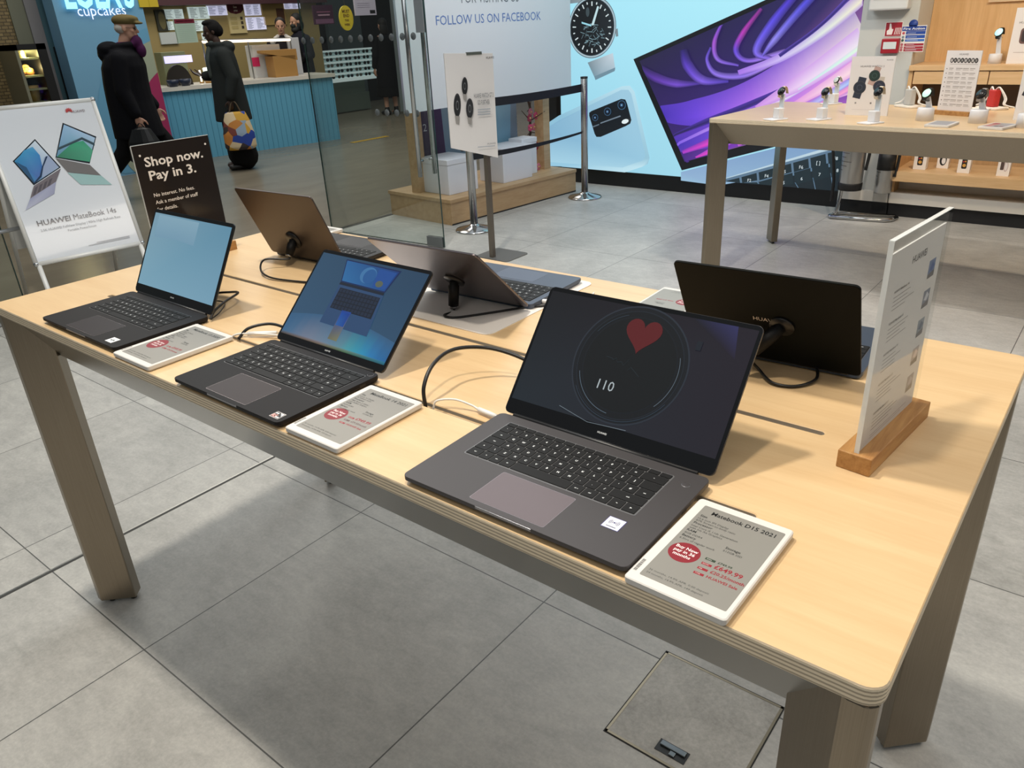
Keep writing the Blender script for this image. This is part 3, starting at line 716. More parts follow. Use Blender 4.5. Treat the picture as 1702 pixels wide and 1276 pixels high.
for s in (s2, Sheet(b, z0+n_*.0012, d, up, .0001)):
    W_ = L_; T = H-.018
    s.text('HUAWEI', W_*.52, T-.030, (50, 46, 46), h=.0095, align='C', bold=.012)
    r_ = random.Random(7)
    for k in range(5):
        y_ = T-.052-k*.0435
        s.text(('HUAWEI MateBook 14s', 'HUAWEI MateBook 16', 'HUAWEI MateBook 14', 'HUAWEI MateBook 13', 'HUAWEI MateBook D15')[k], W_*.17, y_-.006, (84, 78, 76), h=.0036, bold=.01)
        for j in range(4):
            s.rect(W_*.17, y_-.0125-j*.0056, W_*(.17+.2+.24*r_.random()), y_-.0116-j*.0056, (122, 115, 112))
        if k == 0: pass
        px_ = W_*.74
        s.rect(px_, y_-.018, px_+W_*.12, y_+.008, ((122, 140, 176), (140, 146, 160), (150, 158, 168), (190, 176, 172), (150, 146, 156))[k]); s.up()
        s.poly([(px_, y_-.018), (px_+W_*.12, y_-.018), (px_+W_*.12, y_-.009), (px_, y_-.012)], (112, 108, 108)); s.poly([(px_+W_*.02, y_-.006), (px_+W_*.06, y_+.005), (px_+W_*.11, y_-.002), (px_+W_*.07, y_-.009)], ((84, 106, 160), (210, 212, 218), (96, 110, 130), (222, 206, 200), (176, 172, 180))[k]); s.k -= 1
    s.rect(W_*.17, .012, W_*.8, .0127, (140, 134, 132)); s.rect(W_*.17, .008, W_*.7, .0087, (150, 144, 142))
b.build('printed_sheet', t)

# black sign in a block at the left end
t, a, c, d, n_ = block_stand('black sign reading Shop now. Pay in 3. at the left end of the table', (-2.086, 1.006), (-2.086, 1.232), .05, .33, None, None)
L_ = (c-a).length; z0 = a+up*.02; H = .308
b = MB(mat('black_card', (38, 33, 31), .12, spec=.5)); b.extr([z0-n_*.0015, z0-n_*.0015+d*L_, z0+n_*.0015+d*L_, z0+n_*.0015], (0, 0, H)); cardo = b.build('black_panel', t)
b = MB(mat('clear_edge', (196, 200, 200), .2)); b.extr([z0+n_*.0017-d*.0016, z0+n_*.0017, z0-n_*.0017, z0-n_*.0017-d*.0016], (0, 0, H)); b.extr([z0+n_*.0017+up*H, z0+n_*.0017+up*H+d*L_, z0-n_*.0017+up*H+d*L_, z0-n_*.0017+up*H], (0, 0, .0014)); b.build('clear_edge', t)
b = MB(ink); s = Sheet(b, z0+n_*.0015, d, up, .0003); WH = (240, 234, 228)
s.text('Shop now.', .026, H-.056, WH, h=.0235, width=.172, bold=.022); s.text('Pay in 3.', .030, H-.092, WH, h=.0235, width=.138, bold=.022)
s.disc(.018, H-.026, .003, WH, n=14); s.disc(L_-.014, H-.022, .003, WH, n=14)
for k, q in enumerate(('No interest. No fees.', 'Ask a member of staff', 'for details.')): s.text(q, .030, H-.137-k*.0195, WH, h=.0098, bold=.006)
b.build('lettering', t)

# ---- cables
cab_black = mat('cable_black', (20, 20, 21), .4); cab_white = mat('cable_white', (226, 222, 216), .45)
def tp(x, y, z=.004): return Vector((x, y, ZT+z))
def cable(label, pts, r, m, ends=None, name='cable', grp='charging leads and cables on the near table'):
    b = MB(m); b.tube(bez(pts, 10), r, 10)
    t = thing(name, label, 'cable', tuple(pts[0]), 0, grp)
    b.build('cord', t)
    if ends: ends(t)
    return t
cable('black cable looping from the slot behind the leftmost black laptop', [tp(-1.555, .832, .006), tp(-1.560, .85, .02), tp(-1.575, .89, .028), tp(-1.61, .945, .026), tp(-1.68, .955, .012), tp(-1.74, .93, .006), tp(-1.82, .9, .004)], .0028, cab_black)
cable('thin black cable in the slot behind the left black laptop', [tp(-1.556, .835, .005), tp(-1.572, .87, .01), tp(-1.63, .915, .008), tp(-1.70, .90, .004)], .0015, cab_black)
cable('black cable leaving the slot left of the picture laptop', [tp(-1.41, .806, -.002), tp(-1.402, .830, .016), tp(-1.375, .865, .02), tp(-1.33, .875, .014), tp(-1.29, .862, .006)], .0032, cab_black)
def plug_w(t):
    b = MB(white_plastic); b.tube([tp(-1.395, .822, .008), tp(-1.345, .858, .008)], .0045, 10); b.build('plug', t)
cable('white charging lead and plug left of the picture laptop', [tp(-1.432, .800, -.002), tp(-1.418, .808, .006), tp(-1.395, .822, .008), tp(-1.33, .85, .008), tp(-1.29, .845, .006)], .002, cab_white, plug_w)
cable('thick black cable arching from the slot to behind the large laptop', [tp(-.853, .800, -.008), tp(-.858, .806, .03), tp(-.868, .845, .056), tp(-.872, .905, .06), tp(-.83, .955, .052), tp(-.76, .975, .034), tp(-.69, .965, .012), tp(-.62, .94, .004)], .0034, cab_black)
def plug_c(t):
    b = MB(white_plastic); b.tube([tp(-.755, .826, .007), tp(-.716, .822, .007)], .0042, 10); b.build('plug', t)
cable('white charging lead lying by the slot, left of the large laptop', [tp(-.835, .800, -.004), tp(-.828, .804, .012), tp(-.80, .818, .016), tp(-.77, .826, .010), tp(-.755, .826, .007), tp(-.70, .82, .0085)], .0018, cab_white, plug_c)

# ---- security tethers stuck to the lids of the far laptops
def tether(label, x, y, yaw, d_, ang, u_, v_, w_, path, body_len=.05, disc=.024, lean=(0, 0)):
    U = Vector((cos(yaw), sin(yaw), 0)); ca, sa = cos(ang), sin(ang); Yv = Vector((-sin(yaw), cos(yaw), 0))
    V = Yv*(-ca)+Vector((0, 0, sa)); Nb = -(U.cross(V))
    O = Vector((x, y, ZT+.014))+Yv*d_
    p0 = O+U*u_+V*v_+Nb*.0047
    t = thing('security_tether', label, 'security tether', tuple(p0), 0, 'security tethers on the far laptops')
    b = MB(cab_black); b.cyl(p0, p0+Nb*.004, disc, n=28); b.build('pad', t)
    dirn = (Nb*.8-V*.55+U*lean[0]).normalized()
    b = MB(mat('sensor_black', (12, 12, 13), .55, spec=.25)); e = p0+Nb*.003+dirn*body_len
    b.tube([p0+Nb*.003, p0+Nb*.003+dirn*.008, p0+Nb*.003+dirn*.010, e], [.010, .010, .0125, .0115], 18); b.build('sensor_body', t)
    b = MB(mat('sensor_metal', (150, 150, 152), .25, 1)); b.tube([e, e+dirn*.006], .0085, 16); b.build('metal_collar', t)
    b = MB(cab_black); b.tube(bez([e+dirn*.004, e+dirn*.014]+path, 12), .0026, 10); b.build('coiled_cord', t)
    return t
tether('black round security sensor with looped cord on the leftmost far laptop', -1.6016, 1.4902, 3.1914, .2238, 1.9819, .170, .062, .3,
       [tp(-1.80, 1.155, .026), tp(-1.765, 1.115, .012), tp(-1.70, 1.10, .006), tp(-1.62, 1.118, .004), tp(-1.56, 1.14, .004), tp(-1.50, 1.17, .004)], .04, .026)
tether('black security sensor hanging on the middle far laptop with trailing cord', -.9849, 1.4794, 3.1865, .2238, 2.3943, .154, .086, .3,
       [tp(-1.115, 1.130, .005), tp(-1.085, 1.135, .004), tp(-1.04, 1.195, .004), tp(-.995, 1.262, .004), tp(-.955, 1.30, .005)], .055, .024)
tether('black security sensor and looped cord on the black lidded laptop', -.2938, 1.4966, 3.1872, .2299, 2.0968, .124, .100, .3,
       [tp(-.437, 1.205, .012), tp(-.40, 1.178, .005), tp(-.362, 1.19, .004), tp(-.345, 1.235, .008), tp(-.38, 1.29, .02), tp(-.43, 1.315, .015)], .060, .021, (.75, 0))
b = MB(white_plastic); b.tube([tp(-.985, 1.305, .009), tp(-.955, 1.315, .009)], .0045, 10); b.tube(bez([tp(-.955, 1.315, .009), tp(-.93, 1.33, .006), tp(-.90, 1.37, .003), tp(-.92, 1.43, .003)]), .0016, 8)
tag(b.build('cable'), 'small white plug in the side of the middle far laptop', 'cable', 'charging leads and cables on the near table')
# ================================================================== back wall of the shop: video wall, column, shelving
YW = 6.68
def W(px, py, y=YW): return P(px, py, 1, y)
wall_paint = mat('wall_paint', (196, 198, 194), .6)
b = MB(mat('dark_wall', (30, 32, 34), .6)); b.box((-5.0, 6.78, 0), (-1.86, 6.9, 3.4)); struct(b.build('wall_back'))
# ---- video wall
vw = thing('video_wall', 'huge lit video wall showing a watch, a phone and a laptop with purple swirls', 'screen', (-3.2, YW, 0))
xl, xr = W(931, 100).x, -1.885; zb_, zt_ = W(935, 277).z, 3.0
frame = mat('video_frame', (12, 13, 15), .35)
for a_, c_ in (((xl-.05, YW-.01, zb_), (xl, YW+.1, zt_+.05)), ((xr, YW-.01, zb_), (xr+.025, YW+.1, zt_+.05)), ((xl-.05, YW-.012, 0), (xr+.025, YW+.1, zb_)), ((xl-.05, YW-.01, zt_), (xr+.025, YW+.1, zt_+.05))):
    b = MB(frame); b.box(a_, c_); b.build('frame_rail' if c_[2] > .2 else 'plinth', vw)
led = printed('video_wall_glow', .4, emit=1.0)
b = MB(led); s = Sheet(b, (xl, YW, zb_), (1, 0, 0), (0, 0, 1), .0012)
def wp(*q): return [(W(*p_).x-xl, W(*p_).z-zb_) for p_ in q]
WX, WZ = xr-xl, zt_-zb_
s.poly([(0, 0), (WX, 0), (WX, WZ*.5), (0, WZ*.5)], None, [(150, 205, 228), (168, 226, 240), (178, 240, 252), (164, 226, 244)])
s.poly([(0, WZ*.5), (WX, WZ*.5), (WX, WZ), (0, WZ)], None, [(164, 226, 244), (178, 240, 252), (190, 244, 252), (190, 240, 250)]); s.up()
# watch
s.poly(wp((945, -60), (1000, -62), (1003, 0), (948, 6)), None, [(150, 170, 180), (190, 206, 214), (170, 186, 196), (120, 134, 142)])
s.poly(wp((977, 104), (1019, 88), (1023, 116), (990, 132)), None, [(120, 140, 150), (196, 210, 220), (168, 190, 202), (120, 150, 166)]); s.up()
s.poly(wp((988, 127), (1023, 112), (1022, 118), (990, 133)), (110, 140, 156)); s.up()
def ell_px(cx, cy, rx, ry, rot, n=48):
    return wp(*[(cx+rx*cos(2*pi*k/n)*cos(rot)-ry*sin(2*pi*k/n)*sin(rot), cy+rx*cos(2*pi*k/n)*sin(rot)+ry*sin(2*pi*k/n)*cos(rot)) for k in range(n)])
for rx, ry, c in ((39.5, 52, (92, 112, 122)), (38.5, 50.5, (168, 190, 200)), (36.5, 48, (40, 50, 58)), (35, 46.5, (16, 22, 28)), (30.5, 41.5, (44, 60, 68)), (30, 40.8, (18, 24, 30))):
    s.poly(ell_px(985, 45, rx, ry, RAD(6)), c); s.up()
for k in range(24):
    a = 2*pi*k/24; ca, sa = cos(a), sin(a); r0_, r1_ = (.80 if k % 2 == 0 else .88), .97; dx, dy = -sa*.9, ca*.9
    s.poly(wp((985+33*r0_*ca-dx, 45+44*r0_*sa-dy), (985+33*r1_*ca-dx, 45+44*r1_*sa-dy), (985+33*r1_*ca+dx, 45+44*r1_*sa+dy), (985+33*r0_*ca+dx, 45+44*r0_*sa+dy)), (210, 224, 226))
rg = random.Random(5)
for k in range(60):
    a = rg.random()*6.28; q = rg.random()**.5; cx, cy = 986+19*q*cos(a), 57+18*q*sin(a); a2 = rg.random()*3.14; l_ = 1.5+3*rg.random()
    s.poly(wp((cx-l_*cos(a2), cy-l_*sin(a2)-.5), (cx+l_*cos(a2), cy+l_*sin(a2)-.5), (cx+l_*cos(a2), cy+l_*sin(a2)+.5), (cx-l_*cos(a2), cy-l_*sin(a2)+.5)), (120, 150, 160))
s.up(); s.poly(wp((994, 10), (997, 11), (988, 42), (984, 42)), (190, 220, 226)); s.poly(wp((968, 36), (984, 41), (984, 44), (968, 39)), (150, 210, 226)); s.disc(*wp((978, 20))[0], .02, (60, 74, 80), .04); s.up()
s.poly(wp((1024, 49), (1028, 47), (1029, 60), (1025, 61)), (120, 136, 144)); s.up()
# phone
ph = [(900, 212), (930, 192), (1035, 143), (1048, 142), (1056, 152), (1081, 262), (1078, 272), (1068, 277), (1040, 286), (932, 276), (900, 275)]
s.poly(wp(*ph), None, [(140, 190, 214)]*2+[(184, 222, 236)]*3+[(150, 196, 216)]*2+[(190, 226, 238)]*2+[(150, 200, 224)]*2); s.up()
ph2 = [(905, 216), (930, 200), (1034, 149), (1046, 149), (1051, 156), (1074, 258), (1070, 266), (1036, 278), (932, 270), (905, 268)]
s.poly(wp(*ph2), None, [(128, 176, 206)]*2+[(156, 200, 222)]*3+[(150, 198, 222)]*2+[(164, 208, 228)]*3); s.up()
s.poly(wp((985, 184), (1034, 164), (1041, 165), (1044, 172), (1051, 199), (1049, 205), (1042, 209), (1000, 227), (993, 227), (990, 222), (981, 192), (981, 187)), (14, 22, 30)); s.up()
for cx, cy, r_ in ((991, 195, 5), (1012, 185, 6), (1036, 174, 7)):
    for q, c in ((1, (52, 84, 112)), (.8, (8, 14, 22)), (.45, (26, 56, 92)), (.2, (120, 160, 190))): s.poly(ell_px(cx, cy, r_*q, r_*1.15*q, 0, 20), c); s.up()
s.poly(wp((1001, 203), (1034, 191), (1035, 193), (1001, 205)), (110, 126, 140)); s.poly(ell_px(1042, 201, 6, 3.6, RAD(-20), 16), (226, 238, 240)); s.poly(wp((988, 209), (999, 205), (999, 207), (989, 211)), (90, 106, 120)); s.up()
# pictured laptop: black bezel, swirl screen
big = [(1056, 98), (1440, -74), (1440, 205), (1136, 282)]
s.poly(wp(*big), (10, 13, 20)); s.up()
s.poly(wp((1066, 101), (1438, -64), (1438, 186), (1141, 268)), None, [(34, 28, 66), (40, 34, 90), (200, 130, 214), (60, 36, 120)]); s.up()
def lerp(a, c, t_): return tuple(a[i]+(c[i]-a[i])*t_ for i in range(len(a)))
def clip_l(q):                                       # keep ribbons inside the pictured screen's left edge
    x_, y_ = q; xe = 1066+(y_-101)*(75/167); yt = 101-(x_-1066)*(165/372); yb = 268-(x_-1141)*(82/297)
    return (min(max(x_, xe+1), 1438), min(max(y_, yt+1.5), yb-1.5))
def ribbon(pts, wid, cols, edge=None, n=9):
    """soft edged ribbon along pixel path; cols along the path"""
    pp = bez([(x_, y_, 0) for x_, y_ in pts], n); m_ = len(pp)
    up_, dn, mid, cc = [], [], [], []
    for i, p_ in enumerate(pp):
        t_ = i/(m_-1); a = pp[min(i+1, m_-1)]-pp[max(i-1, 0)]; a.normalize(); nx, ny = -a.y, a.x
        k = t_*(len(wid)-1); j = min(int(k), len(wid)-2); w_ = wid[j]+(wid[j+1]-wid[j])*(k-j)
        k = t_*(len(cols)-1); j = min(int(k), len(cols)-2); cc.append(lerp(cols[j], cols[j+1], k-j))
        up_.append(clip_l((p_.x+nx*w_, p_.y+ny*w_))); dn.append(clip_l((p_.x-nx*w_, p_.y-ny*w_))); mid.append(clip_l((p_.x+nx*w_*.3, p_.y+ny*w_*.3)))
    e = edge or (40, 30, 84); ec = [lerp(q, e, .62) for q in cc]
    s.strip(wp(*mid), wp(*up_), cc, ec); s.strip(wp(*mid), wp(*dn), cc, ec); s.up()
DK = (34, 28, 66)
ribbon([(1130, 268), (1220, 236), (1330, 196), (1440, 150)], [16, 26, 30, 40], [(70, 40, 130), (120, 56, 180), (170, 84, 206), (150, 80, 190)], (60, 36, 110))
ribbon([(1118, 240), (1200, 214), (1320, 160), (1440, 84)], [14, 26, 34, 40], [(64, 46, 170), (112, 74, 216), (200, 130, 230), (236, 170, 226)], (100, 56, 180))
ribbon([(1095, 188), (1160, 186), (1250, 160), (1350, 104), (1440, 40)], [12, 22, 26, 30, 36], [(66, 46, 170), (110, 70, 220), (170, 110, 232), (226, 190, 236), (236, 224, 214)], (90, 60, 190))
ribbon([(1120, 225), (1180, 200), (1260, 168), (1340, 130)], [2, 5, 5, 2], [DK, (44, 34, 104), (50, 36, 110), (90, 60, 160)], (90, 60, 190))
ribbon([(1160, 262), (1240, 222), (1330, 190), (1440, 130)], [3, 7, 7, 9], [(220, 60, 190), (240, 92, 208), (240, 140, 210), (250, 180, 210)], (140, 70, 200))
ribbon([(1138, 252), (1190, 232), (1250, 205)], [3, 7, 4], [(180, 60, 200), (236, 70, 200), (220, 90, 220)], (90, 50, 170))
ribbon([(1125, 240), (1200, 205), (1290, 172), (1390, 110), (1440, 66)], [2, 3, 4, 5, 5], [(120, 90, 230), (190, 150, 240), (236, 214, 246), (220, 244, 238), (214, 240, 250)], (150, 100, 220))
ribbon([(1180, 250), (1290, 205), (1390, 150), (1440, 118)], [2, 4, 5, 5], [(130, 80, 220), (180, 150, 240), (190, 210, 246), (150, 190, 250)], (150, 100, 210))
ribbon([(1230, 240), (1330, 198), (1440, 142)], [2, 4, 4], [(200, 90, 210), (250, 190, 230), (250, 214, 240)], (170, 90, 200))
ribbon([(1260, 178), (1340, 132), (1440, 62)], [3, 14, 20], [(210, 150, 232), (238, 214, 244), (240, 236, 240)], (190, 130, 226))
ribbon([(1300, 186), (1370, 146), (1440, 100)], [2, 8, 11], [(226, 150, 222), (246, 206, 228), (252, 226, 226)], (220, 150, 220))
ribbon([(1330, 148), (1390, 108), (1440, 72)], [1, 3, 4], [(200, 226, 236), (206, 246, 230), (226, 250, 220)], (226, 206, 240))
ribbon([(1280, 225), (1360, 188), (1440, 160)], [8, 12, 12], [(120, 60, 180), (196, 110, 210), (140, 80, 180)], (110, 60, 160))
# curls in the upper dark part
ribbon([(1069, 112), (1095, 128), (1130, 138), (1175, 137)], [5, 8, 7, 2], [(60, 40, 120), (96, 56, 170), (120, 80, 210), (70, 50, 150)], DK)
ribbon([(1140, 82), (1148, 108), (1172, 132), (1215, 134)], [6, 9, 8, 3], [(44, 32, 110), (96, 66, 200), (134, 100, 236), (80, 60, 180)], DK)
ribbon([(1206, 34), (1192, 70), (1198, 98), (1232, 108)], [2, 4, 4, 2], [(120, 80, 220), (176, 90, 220), (150, 110, 236), (120, 90, 220)], DK)
ribbon([(1186, 78), (1180, 100), (1196, 122), (1240, 124), (1300, 100)], [2, 3, 5, 6, 3], [(90, 70, 190), (130, 100, 236), (150, 120, 240), (150, 120, 240), (190, 150, 240)], DK)
ribbon([(1270, 14), (1240, 54), (1228, 84), (1250, 100), (1310, 84)], [3, 5, 5, 4, 4], [(140, 50, 150), (190, 60, 190), (110, 80, 230), (150, 110, 240), (170, 140, 240)], DK)
ribbon([(1338, -22), (1290, 36), (1262, 84), (1290, 98)], [6, 8, 7, 3], [(70, 50, 190), (96, 80, 236), (130, 110, 244), (150, 110, 236)], DK)
ribbon([(1400, -50), (1340, 10), (1292, 66), (1272, 92)], [5, 7, 6, 2], [(60, 54, 190), (90, 84, 230), (150, 140, 250), (120, 100, 230)], DK)
ribbon([(1232, 120), (1300, 96), (1370, 52), (1440, -6)], [4, 7, 9, 11], [(170, 120, 236), (206, 190, 244), (226, 236, 226), (240, 232, 206)], (150, 110, 220))
ribbon([(1300, 92), (1370, 40), (1440, -30)], [3, 3, 4], [(40, 32, 110), (36, 30, 100), (60, 40, 130)], (120, 90, 210))
# base of the pictured laptop with keys
s.poly(wp((1137, 284), (1440, 207), (1440, 262), (1200, 306), (1137, 298)), None, [(140, 172, 208), (110, 146, 190), (120, 158, 196), (146, 180, 210), (150, 190, 216)]); s.up()
wpc = lambda *q: [(u1, max(v1, .003)) for u1, v1 in wp(*q)]
s.poly(wpc((1196, 299), (1440, 225), (1440, 232), (1198, 303)), (186, 210, 222)); s.poly(wpc((1197, 303), (1440, 231), (1440, 345), (1204, 315)), (92, 120, 144)); s.up(); s.poly([(u1, max(v1, .003)) for u1, v1 in wp((1200, 311), (1262, 315), (1440, 262), (1440, 350), (1300, 344), (1200, 325))], (22, 36, 44)); s.up()
# keys: rows run along (1, -.27); columns step down
def key_px(x_, y_, w_, h_, tx):
    k = -.275; a = (x_, y_); c_ = (x_+w_, y_+w_*k); d_ = (x_+w_+h_*.09, y_+w_*k+h_); e_ = (x_+h_*.09, y_+h_)
    zmin = zb_
    q = wp(a, c_, d_, e_); q = [(u1, max(v1, .004)) for u1, v1 in q]
    if max(v1 for _, v1 in q) < .01: return
    s.poly(q, (24, 42, 50)); s.up()
    if tx:
        o_ = wp((x_+w_*.4, y_+h_*.62))[0]
        if o_[1] > .01: s.text(tx, o_[0], o_[1], (216, 230, 234), h=.026)
    s.k -= 1
for k, tx in enumerate(('*', 'F1', '*', 'F2', 'F3', 'F4', 'F5', 'F6', '')):
    pass
for k, tx in enumerate(('F1', 'F2', 'F4', 'F5', 'F6', '[ ]', 'F8', 'F9')):
    key_px(1209+k*28.5, 300-k*7.9, 25, 11+k*1.1, tx)
for k, tx in enumerate(('3', '4', '5', '6', '7', '8', '9')):
    key_px(1236+k*29.5, 308-k*7.9, 27, 15+k*1.8, tx)
for k in range(6): s.poly([(u1, max(v1, .003)) for u1, v1 in wp((1296+k*29.5, 309-k*7.9), (1297.5+k*29.5, 308.6-k*7.9), (1301+k*29.5, 332-k*7.9), (1299.5+k*29.5, 332.4-k*7.9))], (92, 120, 144))
b.build('display', vw)

# ---- column with the fire notices
YC = 6.58
colx0, colx1 = W(1436, 0, YC).x, W(1531, 0, YC).x
b = MB(wall_paint); b.box((colx0, YC, 0), (colx1, 7.05, 3.4)); struct(b.build('wall_column'))
def onw(px, py, y=YC): return P(px, py, 1, y)
def wall_card(name, label, cat, corners, thick, base, draw, y=YC, group=None):
    tl = onw(*corners[0], y); br = onw(*corners[1], y); w_, h_ = br.x-tl.x, tl.z-br.z
    t = thing(name, label, cat, (tl.x, y, br.z), 0, group)
    b = MB(base); b.box((tl.x, y-thick, br.z), (br.x, y-.0005, tl.z)); b.build('plate', t)
    b = MB(ink); s = Sheet(b, (tl.x, y-thick, br.z), (1, 0, 0), (0, 0, 1), .0005); draw(s, w_, h_); b.build('printing', t)
    return t
def fire_call(s, w_, h_):
    s.rect(w_*.03, h_*.03, w_*.97, h_*.97, (158, 32, 48)); s.up()
    s.poly([(w_*.14, h_*.12), (w_*.44, h_*.12), (w_*.5, h_*.5), (w_*.4, h_*.52), (w_*.32, h_*.9), (w_*.24, h_*.9), (w_*.24, h_*.5), (w_*.12, h_*.4)], (238, 232, 230))
    for k in range(4): s.poly([(w_*(.56+.1*k), h_*.12), (w_*(.6+.1*k), h_*.12), (w_*(.66+.09*k), h_*.6), (w_*(.62+.09*k), h_*.6)], (238, 232, 230))
wall_card('fire_call_sign', 'small red fire alarm sign with white hand and flames on the column', 'sign', ((1473, 37), (1498, 60)), .004, mat('card_white', (232, 230, 226), .5), fire_call)
tl, br = onw(1469, 64), onw(1494, 88); t = thing('call_point', 'red break glass call point below the red hand sign', 'alarm', (tl.x, YC, br.z))
b = MB(mat('call_red', (158, 30, 44), .35)); b.box((tl.x, YC-.05, br.z), (br.x, YC, tl.z)); b.build('housing', t, bevel=.006)
b = MB(mat('call_glass', (212, 220, 222), .2)); b.box((tl.x+.015, YC-.053, br.z+.03), (br.x-.015, YC-.0495, tl.z-.022)); b.build('break_glass', t)
def fire_action(s, w_, h_):
    s.rect(w_*.02, h_*.80, w_*.98, h_*.97, (32, 64, 148)); s.up(); s.text('Fire Action', w_*.5, h_*.845, (236, 238, 240), width=w_*.86, h=h_*.085, align='C', bold=.02)
    for k, (c, y_) in enumerate((((36, 72, 156), .67), ((40, 80, 166), .52), ((60, 110, 190), .40), ((160, 40, 56), .24), ((164, 44, 60), .13), ((160, 36, 52), .03))):
        s.rect(w_*.2, h_*y_, w_*.98, h_*(y_+(.12 if k < 2 else .085)), c); s.rect(w_*.26, h_*(y_+.04), w_*(.6+.06*(k % 3)), h_*(y_+.055), (220, 224, 232))
        s.disc(w_*.1, h_*(y_+.05), w_*.055, ((190, 80, 90), (120, 140, 150), (60, 100, 90), (190, 110, 120), (200, 130, 140), (190, 110, 120))[k], n=14)
        s.up(); s.rect(w_*.26, h_*(y_+.04), w_*(.6+.06*(k % 3)), h_*(y_+.055), (216, 220, 230)); s.k -= 1
    s.k -= 1
t = wall_card('fire_action_notice', 'blue and red fire action notice on the column', 'sign', ((1500, 43), (1534, 86)), .003, mat('card_white', (232, 230, 226), .5), fire_action)
q = onw(1518.5, 40); b = MB(mat('notice_blue', (36, 66, 146), .5)); b.cyl((q.x, YC-.003, q.z), (q.x, YC, q.z), .03, n=22); b.build('round_symbol', t)
tl, br = onw(1457, -30), onw(1515, 15); t = thing('air_unit', 'white box unit on the column above the fire notices', 'wall unit', (tl.x, YC, br.z))
b = MB(mat('unit_white', (206, 208, 208), .5)); b.box((tl.x, YC-.12, br.z), (br.x, YC, tl.z)); b.build('casing', t, bevel=.012)
b = MB(mat('unit_slot', (150, 156, 160), .5)); b.box((tl.x+.03, YC-.122, br.z+.07), (br.x-.05, YC-.119, br.z+.078)); b.build('slot', t)

# ---- wooden shelving right of the column
shelf_wood = wood('shelf_wood', (222, 186, 140), (206, 166, 116), 'x', .45, .7); back_wood = wood('back_wood', (216, 178, 128), (198, 156, 104), 'z', .5, .6)
YS = 6.56
cab = thing('display_cabinet', 'light wood wall cabinet with shelves, right of the column', 'cabinet', (colx1, YS, 0))
xr2 = 2.6
def at_s(px, py, y=YS): return P(px, py, 1, y)
zs1 = at_s(1602, 108).z; zs0 = at_s(1602, 117).z; zd0 = at_s(1602, 140).z
b = MB(back_wood); b.box((colx1+.002, YS+.42, 0), (xr2, YS+.46, 3.2)); b.build('back_panel', cab)
b = MB(back_wood); b.box((colx1+.003, YS, .186), (colx1+.03, YS+.42, zs0)); b.build('side_panel', cab)
b = MB(shelf_wood); b.box((colx1+.002, YS-.02, zs0), (xr2, YS+.42, zs1)); b.build('upper_shelf', cab, bevel=.002)
for i, (a_, c_) in enumerate(((colx1+.04, colx1+.52), (colx1+.526, colx1+1.25), (colx1+1.256, xr2))):
    b = MB(shelf_wood); b.box((a_, YS-.012, zd0), (c_, YS+.05, zs0-.006)); b.build('drawer_front', cab, bevel=.0015)
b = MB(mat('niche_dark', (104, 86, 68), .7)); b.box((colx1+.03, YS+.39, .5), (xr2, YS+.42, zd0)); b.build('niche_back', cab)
zl1 = at_s(1602, 288).z
b = MB(shelf_wood); b.box((colx1-.02, YS-.10, zl1-.075), (xr2, YS+.40, zl1)); b.build('lower_shelf', cab, bevel=.002)
b = MB(mat('cabinet_white', (214, 210, 202), .45)); b.box((colx1-.02, YS+.14, .186), (xr2, YS+.38, zl1-.076)); b.build('base_unit', cab)
b = MB(mat('cabinet_white')); b.box((-1.84, YS-.03, .105), (colx1+.01, YC-.002, .185)); b.box((colx1+.003, YS-.03, .105), (xr2, YS+.38, .185)); b.build('base_ledge', cab)
b = MB(mat('kick_black', (26, 27, 30), .5)); b.box((-1.84, YS-.0, 0), (colx1+.01, YC-.002, .105)); b.box((colx1+.003, YS+.0, 0), (xr2, YS+.36, .105)); b.build('kickplate', cab)
b = MB(wall_paint); b.box((colx1, 7.05, 0), (3.5, 7.15, 3.4)); struct(b.build('wall_right'))
# watch boxes on the lower shelf
def box_art(kind):
    def f(s, w_, h_):
        if kind == 0:
            s.poly(rrect(w_*.42, h_*.58, w_*.1, 3, w_*.5, h_*.55), (28, 26, 26)); s.up(); s.disc(w_*.42, h_*.66, w_*.07, (180, 50, 50)); s.disc(w_*.57, h_*.68, w_*.07, (206, 150, 60)); s.disc(w_*.5, h_*.45, w_*.14, (214, 160, 70))
        elif kind == 1:
            s.disc(w_*.5, h_*.55, w_*.3, (30, 30, 32), h_*.36); s.up(); s.disc(w_*.55, h_*.5, w_*.17, (226, 224, 222), h_*.22)
        else:
            s.poly(rrect(w_*.28, h_*.5, w_*.06, 3, w_*.36, h_*.6), (84, 68, 64)); s.disc(w_*.66, h_*.55, w_*.17, (196, 176, 172), h_*.28); s.up(); s.disc(w_*.66, h_*.55, w_*.12, (226, 220, 218), h_*.22)
    return f
for label, (px0, px1, pyb, pyt), y, kind in (('white watch box with red and orange dial picture, leftmost on the lower shelf', (1517, 1543, 279, 252), YS+.03, 0), ('white watch box with black band picture, second from left on the lower shelf', (1556, 1580, 277, 254), YS+.14, 1),
                                      ('white watch box with yellow dial picture, third from left on the lower shelf', (1590, 1617, 285, 256), YS+.0, 0), ('white watch box with rose watch pair picture, rightmost on the lower shelf', (1655, 1682, 291, 266), YS-.02, 2)):
    a = P(px0, pyb, 1, y); c = P(px1, pyt, 1, y); w_ = c.x-a.x; h_ = .125 if kind != 1 else .115; zz = zl1
    t = thing('watch_box', label, 'box', (a.x, y, zz), 0, 'watch boxes on the lower shelf')
    b = MB(mat('box_white', (236, 228, 220), .5)); b.box((0, 0, 0), (w_, w_*.8, h_)); b.build('carton', t, False, bevel=.002)
    b = MB(ink); s = Sheet(b, (0, 0, 0), (1, 0, 0), (0, 0, 1), .0006); box_art(kind)(s, w_, h_); b.build('printing', t, False)

